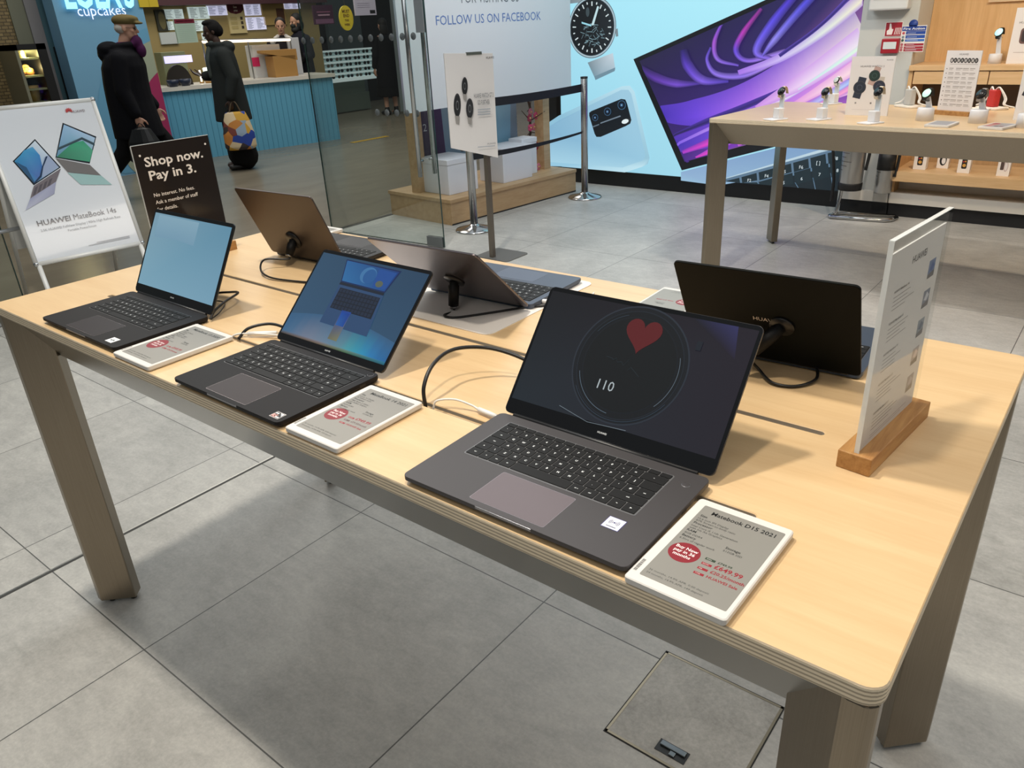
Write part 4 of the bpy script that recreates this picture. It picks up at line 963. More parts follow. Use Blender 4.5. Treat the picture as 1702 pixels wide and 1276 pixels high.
# ---- watches on stands
stand_white = mat('stand_white', (222, 220, 220), .4)
wcount = [0]
def smart_watch(label, base, hgt, face, strap, yaw, case=.023, tilt=55, kind='plate', slabel=None, plate=True):
    """stand's base centre on the table (metres), watch head at hgt above it"""
    base = Vector(base)
    t = thing('watch_stand', slabel, 'watch stand', tuple(base), yaw, 'watch stands in the shop')
    if kind == 'plate':
        b = MB(stand_white); b.slab(rrect(.115, .085, .008, 3, .035, 0), 0, .007); b.build('base_plate', t, False, bevel=.002)
        b = MB(stand_white); b.box((-.002, -.024, .007), (.036, .024, .062)); b.build('block', t, False, bevel=.003)
        b = MB(mat('stand_acrylic', (206, 212, 216), .15)); b.box((-.004, -.016, .06), (.004, .016, hgt-.015)); b.build('upright', t, False, bevel=.001)
    else:
        b = MB(stand_white); b.lathe([(.043, 0), (.041, .06), (.038, .064), (0, .064)], (0, 0, 0), 24); b.build('block', t, False)
        b = MB(stand_white); b.extr([(-.026, -.018, .06), (-.026, .018, .06), (-.002, .014, hgt-.015), (-.002, -.014, hgt-.015)], (.008, 0, 0)); b.build('upright', t, False, bevel=.001)
    c_ = Matrix.Translation(base) @ Matrix.Rotation(yaw, 4, 'Z')
    R = Matrix.Rotation(RAD(tilt), 4, 'Y')
    wt = thing('smart_watch', label, 'watch', tuple(c_ @ Vector((.012, 0, hgt))), yaw, 'watches on stands in the shop')
    def TT(m_): m_.T = R; return m_
    b = TT(MB(mat('case_%d' % (face[0]+face[1]*3), (40, 40, 42), .25, .7))); b.lathe([(0, -.006), (case*.9, -.006), (case, -.003), (case, .003), (case*.93, .0055), (0, .0055)], (0, 0, 0), 26); b.build('case', wt, False)
    b = TT(MB(mat('dial_%d_%d_%d' % face, face, .08, emit=face if max(face) > 120 else None, es=.9))); b.cyl((0, 0, .0055), (0, 0, .0062), case*.88, n=26); b.build('dial', wt, False)
    # strap: closed loop seen from the side
    b = TT(MB(mat('strap_%d_%d_%d' % strap, strap, .5)))
    for sg in (1, -1):
        pth = [(sg*case*.9, 0, 0), (sg*(case+.009), 0, -.008), (sg*(case+.004), 0, -.026), (sg*.012, 0, -.044)]
        pp = bez(pth, 5); hw = .011
        b.loft([[q+Vector((0, -hw, .0012)), q+Vector((0, hw, .0012)), q+Vector((sg*-.002, hw, -.0012)), q+Vector((sg*-.002, -hw, -.0012))] for q in pp], smooth=False)
    b.build('strap', wt, False)
    b = TT(MB(mat('holder_white', (214, 214, 214), .4))); b.box((-.013, -.010, -.030), (.013, .010, -.006)); b.build('holder', t, False) if False else None
    return t
def ft(px, py, z=0): q = P(px, py, 2, ZT+z); return (q.x, q.y, q.z)
def hz(px, py, b_):                                  # height of pixel above a base point
    d = ray(px, py); a = Vector((b_[0]-CAM.x, b_[1]-CAM.y)); k = (a.x*d.x+a.y*d.y)/(d.x**2+d.y**2); return CAM.z+k*d.z-b_[2]
BLK = (14, 14, 16); yw = RAD(-118)
for i, (bp, hp, face, strap, case, kind, lab, slab) in enumerate((
    ((1297, 198), (1303, 151), BLK, (200, 176, 150), .024, 'plate', 'black round smartwatch with beige inner strap, leftmost on the far table', 'white stand holding the leftmost watch of the far table'),
    ((1369, 198), (1377, 152), BLK, (190, 170, 140), .024, 'plate', 'black faced watch with metal band, second from left on the far table', 'white stand holding the second watch from left, far table'),
    ((1455, 204), (1464, 152), BLK, (206, 190, 166), .025, 'plate', 'black faced watch with champagne band, in front of the watch poster board', 'white stand in front of the watch poster board'),
    ((1536, 200), (1551, 155), (176, 226, 200), BLK, .026, 'round', 'black watch with glowing green face on a round based stand', 'round based white stand left of the framed price tag with plain screen'),
    ((1624, 204), (1635, 156), (38, 34, 32), (150, 140, 130), .026, 'round', 'dark faced watch beside the red charger box', 'round based white stand under the dark faced watch beside the red box'),
    ((1704, 212), (1712, 160), BLK, (60, 60, 60), .026, 'round', 'black watch cut off by the right edge of the picture', 'white stand cut off by the right edge of the picture'))):
    bs = ft(*bp); h_ = hz(*hp, bs); smart_watch(lab, bs, h_, face, strap, yw+RAD(90 if False else 0), case, 58, kind, slab)
bs = ft(1388, 172); smart_watch('small silver watch with grey dial, behind the second stand of the far table', bs, hz(1394, 133, bs), (150, 154, 150), (222, 218, 212), yw, .02, 62, 'plate', 'clear white stand at the back of the far table')
q = P(1652, 106, 1, YS+.12); bs = (q.x, q.y, zs1); smart_watch('watch with bright cyan face on the upper shelf', bs, max(.1, hz(1655, 54, bs)), (176, 236, 240), BLK, yw, .03, 60, 'round', 'white watch stand on the upper shelf')

# ---- boards and tags on the far table
def lean_board(name, label, pts, z0, paint, thick=.006, base=None, group=None):
    """pts: bottom left, bottom right pixels on the surface; then top left pixel"""
    a = Vector(ft(*pts[0])); c = Vector(ft(*pts[1])); d = (c-a).normalized(); n_ = Vector((d.y, -d.x, 0)); h_ = hz(*pts[2], a); w_ = (c-a).length
    t = thing(name, label, 'sign', tuple(a), 0, group)
    b = MB(mat('board_white', (226, 222, 220), .5)); b.extr([a-n_*thick, a, c, c-n_*thick], (0, 0, h_)); b.build('board', t)
    b = MB(ink); s = Sheet(b, a, d, (0, 0, 1), .0006); paint(s, w_, h_); b.build('printing', t)
    if base:
        b = MB(oak); b.extr([a-n_*.03-d*.006, a+n_*.03-d*.006, c+n_*.03+d*.006, c-n_*.03+d*.006], (0, 0, .022)); b.build('wood_block', t)
    return t
def watch_pic(s, x, y, r, dial, strap, w2=.6, rot=.3):
    u_ = Vector((sin(rot), cos(rot)))
    s.poly([(x-r*w2*u_.y+u_.x*r*1.6, y+r*w2*u_.x+u_.y*r*1.6), (x+r*w2*u_.y+u_.x*r*1.6, y-r*w2*u_.x+u_.y*r*1.6), (x+r*w2*u_.y-u_.x*r*1.7, y-r*w2*u_.x-u_.y*r*1.7), (x-r*w2*u_.y-u_.x*r*1.7, y+r*w2*u_.x-u_.y*r*1.7)], strap); s.up()
    s.disc(x, y, r, (70, 72, 76)); s.up(); s.disc(x, y, r*.88, dial); s.up(); s.disc(x, y, r*.45, tuple(min(255, k+40) for k in dial)); s.up(); s.disc(x, y, r*.38, dial); s.k -= 4
def paint_w3(s, w_, h_):
    s.text('HUAWEI WATCH 3', w_*.5, h_*.82, (90, 86, 88), h=.010, align='C'); s.text('HUAWEI', w_*.88, h_*.93, (80, 70, 70), h=.006, align='C')
    watch_pic(s, w_*.27, h_*.48, w_*.15, (44, 52, 66), (48, 56, 72), .62, .2); watch_pic(s, w_*.58, h_*.68, w_*.13, (40, 60, 56), (190, 160, 150), .6, .3); watch_pic(s, w_*.72, h_*.5, w_*.14, (50, 54, 70), (196, 186, 174), .6, .1)
    s.rect(w_*.2, h_*.2, w_*.24, h_*.23, (150, 150, 150)); s.rect(w_*.56, h_*.2, w_*.6, h_*.23, (120, 120, 120)); s.rect(w_*.15, h_*.1, w_*.8, h_*.103, (170, 166, 164))
lean_board('poster_board', 'white poster board with three watches standing on the far table', ((1404, 191), (1474, 193), (1421, 94)), 0, paint_w3)
def paint_cmp(s, w_, h_):
    s.text('HUAWEI', w_*.5, h_*.93, (90, 84, 82), h=.009, align='C')
    for k in range(4):
        x_ = w_*(.24+.2*k); s.disc(x_-.011, h_*.85, .0095, (28, 28, 30), .0125); s.disc(x_+.008, h_*.85, .0095, (34, 32, 32), .0125); s.up(); s.disc(x_-.011, h_*.85, .006, (190, 186, 182), .008); s.disc(x_+.008, h_*.85, .005, (150, 146, 142), .007); s.k -= 1
        s.rect(x_-.018, h_*.79, x_+.02, h_*.796, (150, 144, 140))
        for r_ in range(9):
            s.rect(x_-.018, h_*(.72-.07*r_), x_+.006+.012*((k*3+r_*5) % 4)/3, h_*(.735-.07*r_), (176, 170, 166)); s.rect(x_-.018, h_*(.70-.07*r_), x_+.002+.012*((k+r_) % 3)/2, h_*(.71-.07*r_), (186, 180, 176))
    for r_ in range(9): s.disc(w_*.08, h_*(.72-.07*r_), .003, (120, 114, 110), n=10)
lean_board('sign_holder', 'clear sign with watch comparison table in an oak block on the far table', ((1556, 189), (1612, 193), (1565, 84)), 0, paint_cmp, .005, True)
def paint_p(s, w_, h_):
    watch_pic(s, w_*.25, h_*.6, w_*.16, (40, 40, 44), (60, 60, 66)); s.text('HUAWEI', w_*.5, h_*.84, (100, 96, 96), h=.009, align='C')
lean_board('poster_board', 'white poster board cut by the right picture edge on the far table', ((1683, 199), (1760, 204), (1703, 100)), 0, paint_p)
# rose watch card on the upper shelf
a = P(1674, 94, 1, YS+.10); c = P(1760, 97, 1, YS+.10)
t = thing('poster_board', 'white card with rose smartwatches on the upper shelf', 'sign', (a.x, YS+.1, zs1)); b = MB(mat('board_white')); h_ = P(1690, 13, 1, YS+.1).z-zs1
b.extr([(a.x, YS+.1, zs1), (c.x, YS+.1, zs1), (c.x, YS+.106, zs1), (a.x, YS+.106, zs1)], (0, .0, h_)); b.build('board', t)
b = MB(ink); s = Sheet(b, (a.x, YS+.1, zs1), (1, 0, 0), (0, 0, 1), .0008); w_ = c.x-a.x; s.text('HUAWEI WATCH FIT', w_*.1, h_*.72, (110, 100, 98), h=.014); s.poly(rrect(.07, .1, .02, 4, .085, h_*.50), (110, 84, 80)); s.poly(rrect(.05, .12, .02, 4, .16, h_*.47), (206, 176, 172)); s.up(); s.poly(rrect(.05, .075, .014, 4, .085, h_*.5), (60, 50, 52)); s.rect(w_*.1, h_*.2, w_*.5, h_*.21, (190, 180, 178)); b.build('printing', t)
# framed edge of a picture panel at the very top
a = P(1643, 4, 1, YS+.41); b = MB(mat('frame_pale', (214, 186, 150), .5)); b.box((a.x, YS+.40, a.z), (xr2, YS+.42, a.z+.5)); tag(b.build('wall_panel'), 'pale framed panel on the wood wall above the shelf, top right', 'panel')
# price tags on the far table
for lab, (p0, p1, p2), col in (('white price tag with plain grey screen on the far table', ((1535, 211), (1576, 213), (1590, 203)), 0), ('white price tag with red and dark print on the far table', ((1624, 214), (1666, 217), (1681, 206)), 1)):
    a, c, e = [Vector(ft(*q, .0)) for q in (p0, p1, p2)]; w_ = (c-a).length; d = (c-a).normalized(); dv = (e-c); dp = min(.17, dv.length); yv = Vector((-d.y, d.x, 0))
    t = thing('price_tag', lab, 'price tag', tuple(a), math.atan2(d.y, d.x), 'price tags on the far table')
    b = MB(tag_white); b.slab(rrect(w_, dp, .006, 3, w_/2, dp/2), 0, .012); b.build('case', t, False, bevel=.002)
    b = MB(ink); s = Sheet(b, (0, 0, .012), (1, 0, 0), (0, 1, 0), .0004); s.rect(.012, .012, w_-.012, dp-.012, (150, 148, 150)); s.up()
    if col: s.rect(.016, .02, w_*.42, dp-.05, (176, 120, 116)); s.disc(w_*.25, dp*.75, .018, (166, 50, 60)); s.rect(w_*.5, .03, w_*.66, .05, (60, 60, 70)); s.rect(w_*.7, .03, w_*.86, .05, (110, 60, 66))
    else: s.text('HUAWEI', w_*.3, dp*.7, (100, 98, 98), h=.008)
    b.build('tag_display', t, False)
# chargers with white leads
def charger(label, px, py, pht, col, seed):
    bs = Vector(ft(px, py)); h_ = hz(*pht, bs); r_ = random.Random(seed)
    t = thing('charging_dock', label, 'charger', tuple(bs), RAD(-40))
    b = MB(mat('dock_%d' % col[0], col, .4)); b.box((-.028, -.02, .012), (.028, .02, h_)); b.build('body', t, False, bevel=.006)
    b = MB(mat('dock_base', (230, 222, 210), .4)); b.slab(rrect(.16, .10, .02, 4), 0, .012); b.build('base', t, False, bevel=.003)
    for k in range(3):
        sg = (-1, 1, 1)[k]; b = MB(cab_white)
        b.tube(bez([(0, (-.01, .012, 0)[k], h_-.003), (sg*.03, 0, h_+.012), (sg*(.055+.012*k), .01, h_*.6), (sg*(.07+.01*k), .0, .03), (sg*(.09+.02*k), .03*sg, .016)], 8), .004, 8); b.build('lead', t, False)
    return t
charger('pale charging dock with white leads near the column on the far table', 1510, 178, (1512, 148), (186, 186, 182), 1)
charger('red charging box tangled in white leads behind the dark faced watch', 1648, 181, (1650, 149), (190, 48, 46), 2)
b = MB(white_plastic)
for k in range(1): b.slab(rrect(.12, .05, .01, 3, ft(1625, 183)[0], ft(1625, 183)[1]), ZT, ZT+.012)
tag(b.build('power_adapter', bevel=.003), 'flat white power adapter beside the red charging box', 'power adapter')

# ---- fire extinguishers on a chrome stand behind the far table
est = thing('extinguisher_stand', 'chrome tube stand on the floor under the far table', 'stand', (-1.7, 6.35, 0))
chrome = mat('chrome', (196, 196, 196), .14, 1); e0 = P(1374, 360, 2, .015); e1 = P(1478, 367, 2, .015); e2 = e1+Vector((.03, .17, 0)); e3 = e0+Vector((.03, .17, 0))
b = MB(chrome); b.tube([e0+(e1-e0)*.06, e1-(e1-e0)*.06, e1+(e2-e1)*.25, e2-(e2-e1)*.25, e2-(e1-e0)*.06, e3+(e1-e0)*.06, e3-(e3-e0)*.25, e0+(e3-e0)*.25, e0+(e1-e0)*.06, e0+(e1-e0)*.2], .014, 10); b.build('foot_tube', est)
q = (e0+e3)/2+Vector((.02, 0, -.015)); b = MB(chrome); b.tube(bez([q+Vector((0, 0, .02)), q+Vector((.02, .03, .2)), q+Vector((.03, .04, .5)), q+Vector((.03, .04, .85))], 6), .012, 10); b.build('upright_tube', est)
b = MB(mat('stand_black', (18, 18, 20), .4)); b.tube(bez([q+Vector((-.04, .0, .12)), q+Vector((-.05, .02, .3)), q+Vector((-.09, .02, .55)), q+Vector((-.13, .03, .75))], 6), .012, 8); b.build('black_hose', est)
def extinguisher(label, px, pyb, r_, yy, zb2, ht, strap):
    c = P(px, pyb, 1, yy); c.z = zb2
    t = thing('fire_extinguisher', label, 'fire extinguisher', tuple(c))
    st = mat('extinguisher_steel', (186, 184, 180), .3, .9)
    b = MB(st); b.lathe([(0, 0), (r_*.97, 0), (r_, .012), (r_, ht*.8), (r_*.8, ht*.9), (r_*.3, ht*.97), (.02, ht), (0, ht)], (0, 0, 0), 28); b.build('cylinder', t, False)
    b = MB(black_rubber); 
    if strap: b.lathe([(0, -.002), (r_*1.04, -.002), (r_*1.05, .05), (r_*1.0, .055), (0, .055)], (0, 0, 0), 28)
    else: b.lathe([(r_*1.005, ht*.42), (r_*1.03, ht*.42), (r_*1.03, ht*.78), (r_*1.005, ht*.78)], (0, 0, 0), 28)
    b.build('black_band', t, False)
    b = MB(black_rubber); b.cyl((0, 0, ht), (0, 0, ht+.05), .018, n=14); b.box((-.01, -.02, ht+.045), (.09, .02, ht+.06)); b.build('valve', t, False)
    b = MB(black_rubber); b.tube(bez([(0, .02, ht+.03), (r_*1.2, .03, ht), (r_*1.25, .02, ht*.6), (r_*1.15, 0, ht*.3)], 6), .011, 8); b.build('hose', t, False)
    b = MB(ink); n_ = 12; a0, a1 = RAD(-150), RAD(-60)
    for j in range(9):
        z_ = ht*.3+j*.032; ww = .3+.6*((j*7) % 5)/5
        for k in range(int(n_*ww)):
            q0 = a0+(a1-a0)*k/n_; q1 = a0+(a1-a0)*(k+.8)/n_; b.color = (96, 92, 90); rr = r_*1.006
            b.poly([(rr*cos(q0), rr*sin(q0), z_), (rr*cos(q1), rr*sin(q1), z_), (rr*cos(q1), rr*sin(q1), z_+.007), (rr*cos(q0), rr*sin(q0), z_+.007)])
    b.build('instruction_print', t, False)
extinguisher('larger steel extinguisher with black foot band hung on the chrome stand', 1412, 314, .085, 6.36, P(1412, 314, 1, 6.36).z, .50, True)
extinguisher('slimmer steel extinguisher with black label on the cabinet ledge', 1466, 320, .062, 6.46, P(1466, 320, 1, 6.46).z, .42, False)
# ================================================================== shopfront: window display, glass door, barriers, A-board
oakp = wood('plinth_oak', (196, 164, 124), (178, 144, 102), 'y', .5, .7)
# plinth (rotated a little like in the photo): corners on the floor
p0 = P(752, 375, 2, 0); p1 = P(957, 318, 2, 0); p2 = P(657, 355, 2, 0)
dv = (p1-p0).normalized(); lf = Vector((-1, .08, 0)).normalized()
pl = thing('window_plinth', 'low oak plinth of the shop window display with white boxes on it', 'plinth', tuple(p0))
PH = .215
b = MB(oakp); b.extr([p0, p1, p1+lf*.80, p0+lf*.80], (0, 0, PH-.03)); b.build('carcass', pl)
b = MB(oakp); b.extr([p0-dv*.012-lf*.012, p1+dv*.0-lf*.012, p1+lf*.81, p0+lf*.81-dv*.012], (0, 0, .03)); 
o = b.build('lid_board', pl, bevel=.003); o.location.z += PH-.03
b = MB(mat('shadow_dark', (40, 34, 28), .6)); b.extr([p0-lf*.001, p1-lf*.001, p1+lf*.001, p0+lf*.001], (0, 0, .012)); b.build('shadow_strip', pl)  # thin dark strip drawn as the shadow line at the plinth's foot
# uprights
zt = PH
def post(label, pxb, wx, wy, off):
    q = p0+dv*off[0]+lf*off[1]
    b = MB(oakp); b.box((q.x-wx, q.y-wy, zt), (q.x+wx, q.y+wy, 3.0)); return tag(b.build('window_post'), label, 'post', None)
post('oak upright at the near corner of the window display, behind the glass door', None, .045, .05, (.10, .50))
post('oak upright at the far end of the window display beside the video wall', None, .05, .05, (1.50, .30))
# white back panel of the window with writing
YP0, YP1 = P(672, 60, 0, -4.45).y, P(940, 60, 0, -4.38).y
ZP = P(800, 170, 0, -4.42).z
pan = thing('window_banner', 'large white hanging panel with blue writing in the shop window', 'banner', (-4.42, 4.45, ZP))
def XP(y): return -4.455+(y-4.4)*.035
ya, yb = 4.18+.12, 6.42
b = MB(mat('banner_white', (226, 228, 232), .55)); a = Vector((XP(ya), ya, ZP)); c = Vector((XP(yb), yb, ZP)); dn = (c-a).normalized(); nn = Vector((dn.y, -dn.x, 0))
b.extr([a-nn*.02, a, c, c-nn*.02], (0, 0, 2.2)); b.build('panel', pan)
b = MB(ink); s = Sheet(b, a, dn, (0, 0, 1), .001)
def on_panel(px, py):
    d_ = ray(px, py); k = (a-CAM).dot(nn)/d_.dot(nn); q = CAM+d_*k-a; return q.dot(dn), q.z
l0 = on_panel(725, 42); l1 = on_panel(899, 37); s.text('FOLLOW US ON FACEBOOK', l0[0], l0[1], (96, 126, 188), h=on_panel(731, 27)[1]-l0[1]+.005, width=l1[0]-l0[0])
l0 = on_panel(767, 5); l1 = on_panel(862, 3); s.text('FOR VISITING US', l0[0], l0[1], (120, 124, 130), h=.075, width=l1[0]-l0[0])
b.build('lettering', pan)
b = MB(mat('alu', (176, 178, 180), .35, .8)); b.box((XP(ya)-.03, ya-.02, ZP+.02), (XP(ya)+.006, ya, 3.0)); b.build('edge_rail', pan)
# window poster low behind the plinth
po = thing('window_poster', 'poster with pale blue phone hanging low in the shop window', 'poster', tuple(p0+lf*.55))
q0 = p0+lf*.52+dv*.06+Vector((0, 0, .46)); q1 = p0+lf*.42+dv*1.28+Vector((0, 0, .46)); d_ = (q1-q0).normalized(); n2 = Vector((d_.y, -d_.x, 0)); w_ = (q1-q0).length; h_ = .62
b = MB(mat('poster_board', (150, 170, 186), .4)); b.extr([q0-n2*.008, q0, q1, q1-n2*.008], (0, 0, h_)); b.build('panel', po)
b = MB(ink); s = Sheet(b, q0, d_, (0, 0, 1), .001)
s.poly([(0, 0), (w_, 0), (w_, h_), (0, h_)], None, [(96, 128, 150), (110, 132, 150), (150, 164, 176), (120, 150, 172)]); s.up()
s.poly([(w_*.02, 0), (w_*.30, 0), (w_*.28, h_), (w_*.02, h_)], None, [(40, 30, 46), (60, 44, 74), (70, 48, 92), (46, 30, 60)]); s.text('2', w_*.12, h_*.4, (200, 200, 210), h=.06); s.up()
s.poly([(w_*.46, h_*.1), (w_*.56, h_*.3), (w_*.6, h_*.95), (w_*.42, h_*.9)], (84, 62, 50)); s.up()
s.poly([(w_*.62, h_*.1), (w_*.92, h_*.02), (w_*.95, h_*.9), (w_*.7, h_*.99)], None, [(130, 178, 200), (110, 160, 190), (160, 190, 206), (176, 204, 216)]); b.build('printing', po)
# garland of flowers
gq = p0+lf*.34+dv*1.37
g = thing('flower_garland', 'hanging garland of pink flowers and brown twigs at the window end', 'flower garland', (gq.x, gq.y, PH))
rg = random.Random(11); b = MB(mat('vine', (70, 50, 38), .7))
vp = [(gq.x+.03*sin(k*1.9), gq.y+.03*cos(k*2.3), PH+.02+k*.11) for k in range(8)]
b.tube(bez(vp, 6), .012, 8)
for k in range(26):
    q = Vector(vp[k % 8]); e = q+Vector((rg.uniform(-.08, .08), rg.uniform(-.13, .13), rg.uniform(-.06, .1))); b.tube([q, e], [.006, .003], 6)
b.build('twigs', g)
for k in range(13):
    q = Vector(vp[k % 8])+Vector((rg.uniform(.0, .06), rg.uniform(-.07, .07), rg.uniform(-.04, .05))); b = MB(mat('petal_%d' % (k % 3), ((196, 70, 110), (150, 44, 70), (206, 120, 140))[k % 3], .6))
    for j in range(5):
        a_ = 2*pi*j/5; b.ell(q+Vector((.006, .020*cos(a_), .020*sin(a_))), (.009, .017, .017), n=8)
    b.use(mat('flower_heart', (220, 190, 120), .6)); b.ell(q+Vector((.014, 0, 0)), .009, n=8); b.build('flower', g)
# white boxes on the plinth
for lab, f0, l0, wd, dp, hh in (('tall white box on the plinth behind the round post, left', .12, .14, .34, .36, .29), ('large white box on the plinth right of the sign post', .74, .10, .38, .30, .30), ('white box at the back of the plinth beside the garland', 1.10, .20, .20, .16, .33)):
    q = p0+dv*f0+lf*l0; t = thing('white_box', lab, 'box', (q.x, q.y, PH), 0, 'white boxes on the window plinth')
    b = MB(mat('carton_white', (226, 228, 234), .5)); b.extr([(0, 0, 0), tuple(dv*wd), tuple(dv*wd+lf*dp), tuple(lf*dp)], (0, 0, hh-.045)); b.build('carton', t, False, bevel=.004)
    b = MB(mat('carton_white')); e = .004; b.extr([tuple(-dv*e-lf*e), tuple(dv*(wd+e)-lf*e), tuple(dv*(wd+e)+lf*(dp+e)), tuple(lf*(dp+e)-dv*e)], (0, 0, .045)); o = b.build('lid', t, False, bevel=.004); o.location.z = hh-.045

# ---- glass door standing open
glass = glassy('door_glass', (245, 249, 247), .06, fres=.45)
gedge = mat('glass_edge', (40, 62, 56), .15)
d0 = Vector((-5.19, 4.02, .008)); d1 = P(739, 411, 2, .008)
dd = (d1-d0).normalized(); dn_ = Vector((dd.y, -dd.x, 0)); DW = (d1-d0).length
door = thing('door_1', 'open frameless glass door with long steel pull handles and dots', 'door', tuple(d0)); door['kind'] = 'structure'
b = MB(glass); b.extr([d0-dn_*.005, d0+dn_*.005, d1+dn_*.005, d1-dn_*.005], (0, 0, 2.6)); b.build('glass_pane', door)
b = MB(gedge)
b.extr([d1-dn_*.0055, d1+dn_*.0055, d1+dn_*.0055+dd*.003, d1-dn_*.0055+dd*.003], (0, 0, 2.6)); b.build('pane_edge', door)
b = MB(gedge); b.extr([d0-dn_*.0055-dd*.003, d0+dn_*.0055-dd*.003, d0+dn_*.0055, d0-dn_*.0055], (0, 0, 2.6)); b.build('pane_edge', door)
b = MB(gedge); b.extr([d0-dn_*.0055, d0+dn_*.0055, d1+dn_*.0055, d1-dn_*.0055], (0, 0, .004)); b.build('bottom_edge', door)
hs = mat('handle_steel', (178, 180, 180), .2, 1)
def on_door(px, py):
    d_ = ray(px, py); k = (d0-CAM).dot(dn_)/d_.dot(dn_); q = CAM+d_*k-d0; return q.dot(dd), q.z+d0.z
def on_door2(px, py, off):
    d_ = ray(px, py); k = (d0+dn_*off-CAM).dot(dn_)/d_.dot(dn_); q = CAM+d_*k-d0; return q.dot(dd), q.z+d0.z
hx, hz0 = on_door2(699, 294, .045); hx2, hz2 = on_door2(723, 288, -.045)
for sg, x_, zlo in ((1, hx, hz0), (-1, hx2, hz2)):
    c0 = d0+dd*x_+dn_*.045*sg; c0.z = zlo; b = MB(hs); b.cyl(c0, c0+Vector((0, 0, 1.75)), .016, n=16); hn = b.build('pull_handle', door)
    for dz in (.11, 1.2):
        b = MB(hs); q = Vector((c0.x, c0.y, zlo+dz)); b.cyl(q, q-dn_*.045*sg, .009, n=12); b.build('standoff', hn)
b = MB(mat('patch_alu', (126, 130, 132), .35, .9)); q = d0+dd*(DW-.16); b.extr([q-dn_*.014, q+dn_*.014, q+dn_*.014+dd*.155, q-dn_*.014+dd*.155], (0, 0, .075)); b.build('bottom_patch', door, bevel=.003)
a0 = on_door(701, 32)[0]; z0_ = on_door(701, 54)[1]; b = MB(mat('lock_alu', (190, 196, 200), .35, .7)); q = d0+dd*(a0-.05); q.z = z0_; b.extr([q-dn_*.014, q+dn_*.014, q+dn_*.014+dd*.075, q-dn_*.014+dd*.075], (0, 0, .26)); b.build('lock_case', door, bevel=.003)
dotm = glassy('frosted_dot', (150, 160, 162), .05, .45, (150, 156, 158))
for row, (pa, pb) in enumerate((((505, 66), (688, 62)), ((628, 187), (694, 188)))):
    xa, za = on_door(*pa); xb, zb2 = on_door(*pb); nd = 12 if row == 0 else 5
    for k in range(nd):
        q = d0+dd*(xa+(xb-xa)*k/(nd-1)); q.z = (za+zb2)/2; b = MB(dotm); b.cyl(q+dn_*.0052, q+dn_*.0058, .024, n=20); b.build('frosted_dot', door)
# fixed panes of the shopfront left of the doorway
def pane(label, y0_, y1_, n=1):
    t = thing('window_%d' % n, label, 'window', (-5.2, y0_, 0)); t['kind'] = 'structure'
    b = MB(glass); b.box((-5.206, y0_, .01), (-5.194, y1_, 2.6)); b.build('glass_pane', t)
    b = MB(gedge); b.box((-5.207, y1_, .01), (-5.193, y1_+.004, 2.6)); b.build('pane_edge', t)
    b = MB(mat('alu')); b.box((-5.215, y0_, 0), (-5.185, y1_, .02)); b.build('floor_rail', t)
ye = P(20, 440, 0, -5.2).y
pane('fixed glass shopfront pane left of the doorway', -1.0, ye, 1)
q = P(14, 381, 0, -5.18); b = MB(mat('alu')); b.cyl((-5.15, q.y-.35, q.z), (-5.15, q.y+.06, q.z), .012, n=12)
tag(b.build('door_rail'), 'short metal rail on the glass at the left picture edge, beside the A-board', 'rail')

# ---- barriers with belts
def stanchion(label, base, hgt):
    t = thing('barrier_post', label, 'barrier post', tuple(base), 0, 'steel barrier posts with black belts')
    b = MB(chrome); b.lathe([(.155, 0), (.158, .006), (.15, .014), (.06, .036), (.034, .05), (.03, .055), (0, .055)], (0, 0, 0), 40); b.build('base', t, False)
    b = MB(steel_pole); b.lathe([(.031, .05), (.031, hgt-.004), (.028, hgt), (0, hgt)], (0, 0, 0), 24); b.build('post', t, False)
    b = MB(mat('cap_dark', (60, 60, 62), .35, .6)); b.lathe([(.0325, hgt-.012), (.0325, hgt+.004), (0, hgt+.006)], (0, 0, 0), 24); b.build('cap', t, False)
    return t
steel_pole = mat('pole_steel', (182, 180, 178), .24, 1)
s1 = P(972, 328, 2, 0); s2 = P(789, 382, 2, 0)
st1 = stanchion('steel barrier post by the video wall with two black belts', s1, 1.055)
stanchion('steel barrier post behind the white poster stand by the window plinth', s2, 1.055)
bd = (s2-s1).normalized(); bn = Vector((bd.y, -bd.x, 0)); BL = (s2-s1).length
for za, zb2, sag in ((1.0, .935, .012), (.60, .565, .02)):
    b = MB(mat('belt_black', (16, 18, 20), .6)); rr = []
    for k in range(15):
        t_ = k/14; q = s1+bd*(.034+t_*(BL-.068)); dz = -sag*4*t_*(1-t_)
        if za < .8: z1, z2 = za+dz, za+dz-.018-.03*t_
        else: z1, z2 = za+dz, zb2+dz
        rr.append([q+bn*.001+Vector((0, 0, z2)), q-bn*.001+Vector((0, 0, z2)), q-bn*.001+Vector((0, 0, z1)), q+bn*.001+Vector((0, 0, z1))])
    b.loft(rr); b.build('belt', st1)

# ---- poster on a stand
sb = P(819, 428, 2, 0); ss = thing('poster_stand', 'white poster of three watches on a slim metal stand', 'poster stand', tuple(sb))
b = MB(mat('stand_grey', (128, 126, 122), .45, .6)); b.slab(rrect(.30, .26, .03, 4, sb.x+.02, sb.y+.08), 0, .006); b.build('foot_plate', ss)
b = MB(mat('stand_bronze', (124, 116, 106), .4, .8)); zz = hz(806, 255, sb)+0; b.box((sb.x-.016, sb.y-.016, .006), (sb.x+.016, sb.y+.016, 1.30)); b.build('pole', ss)
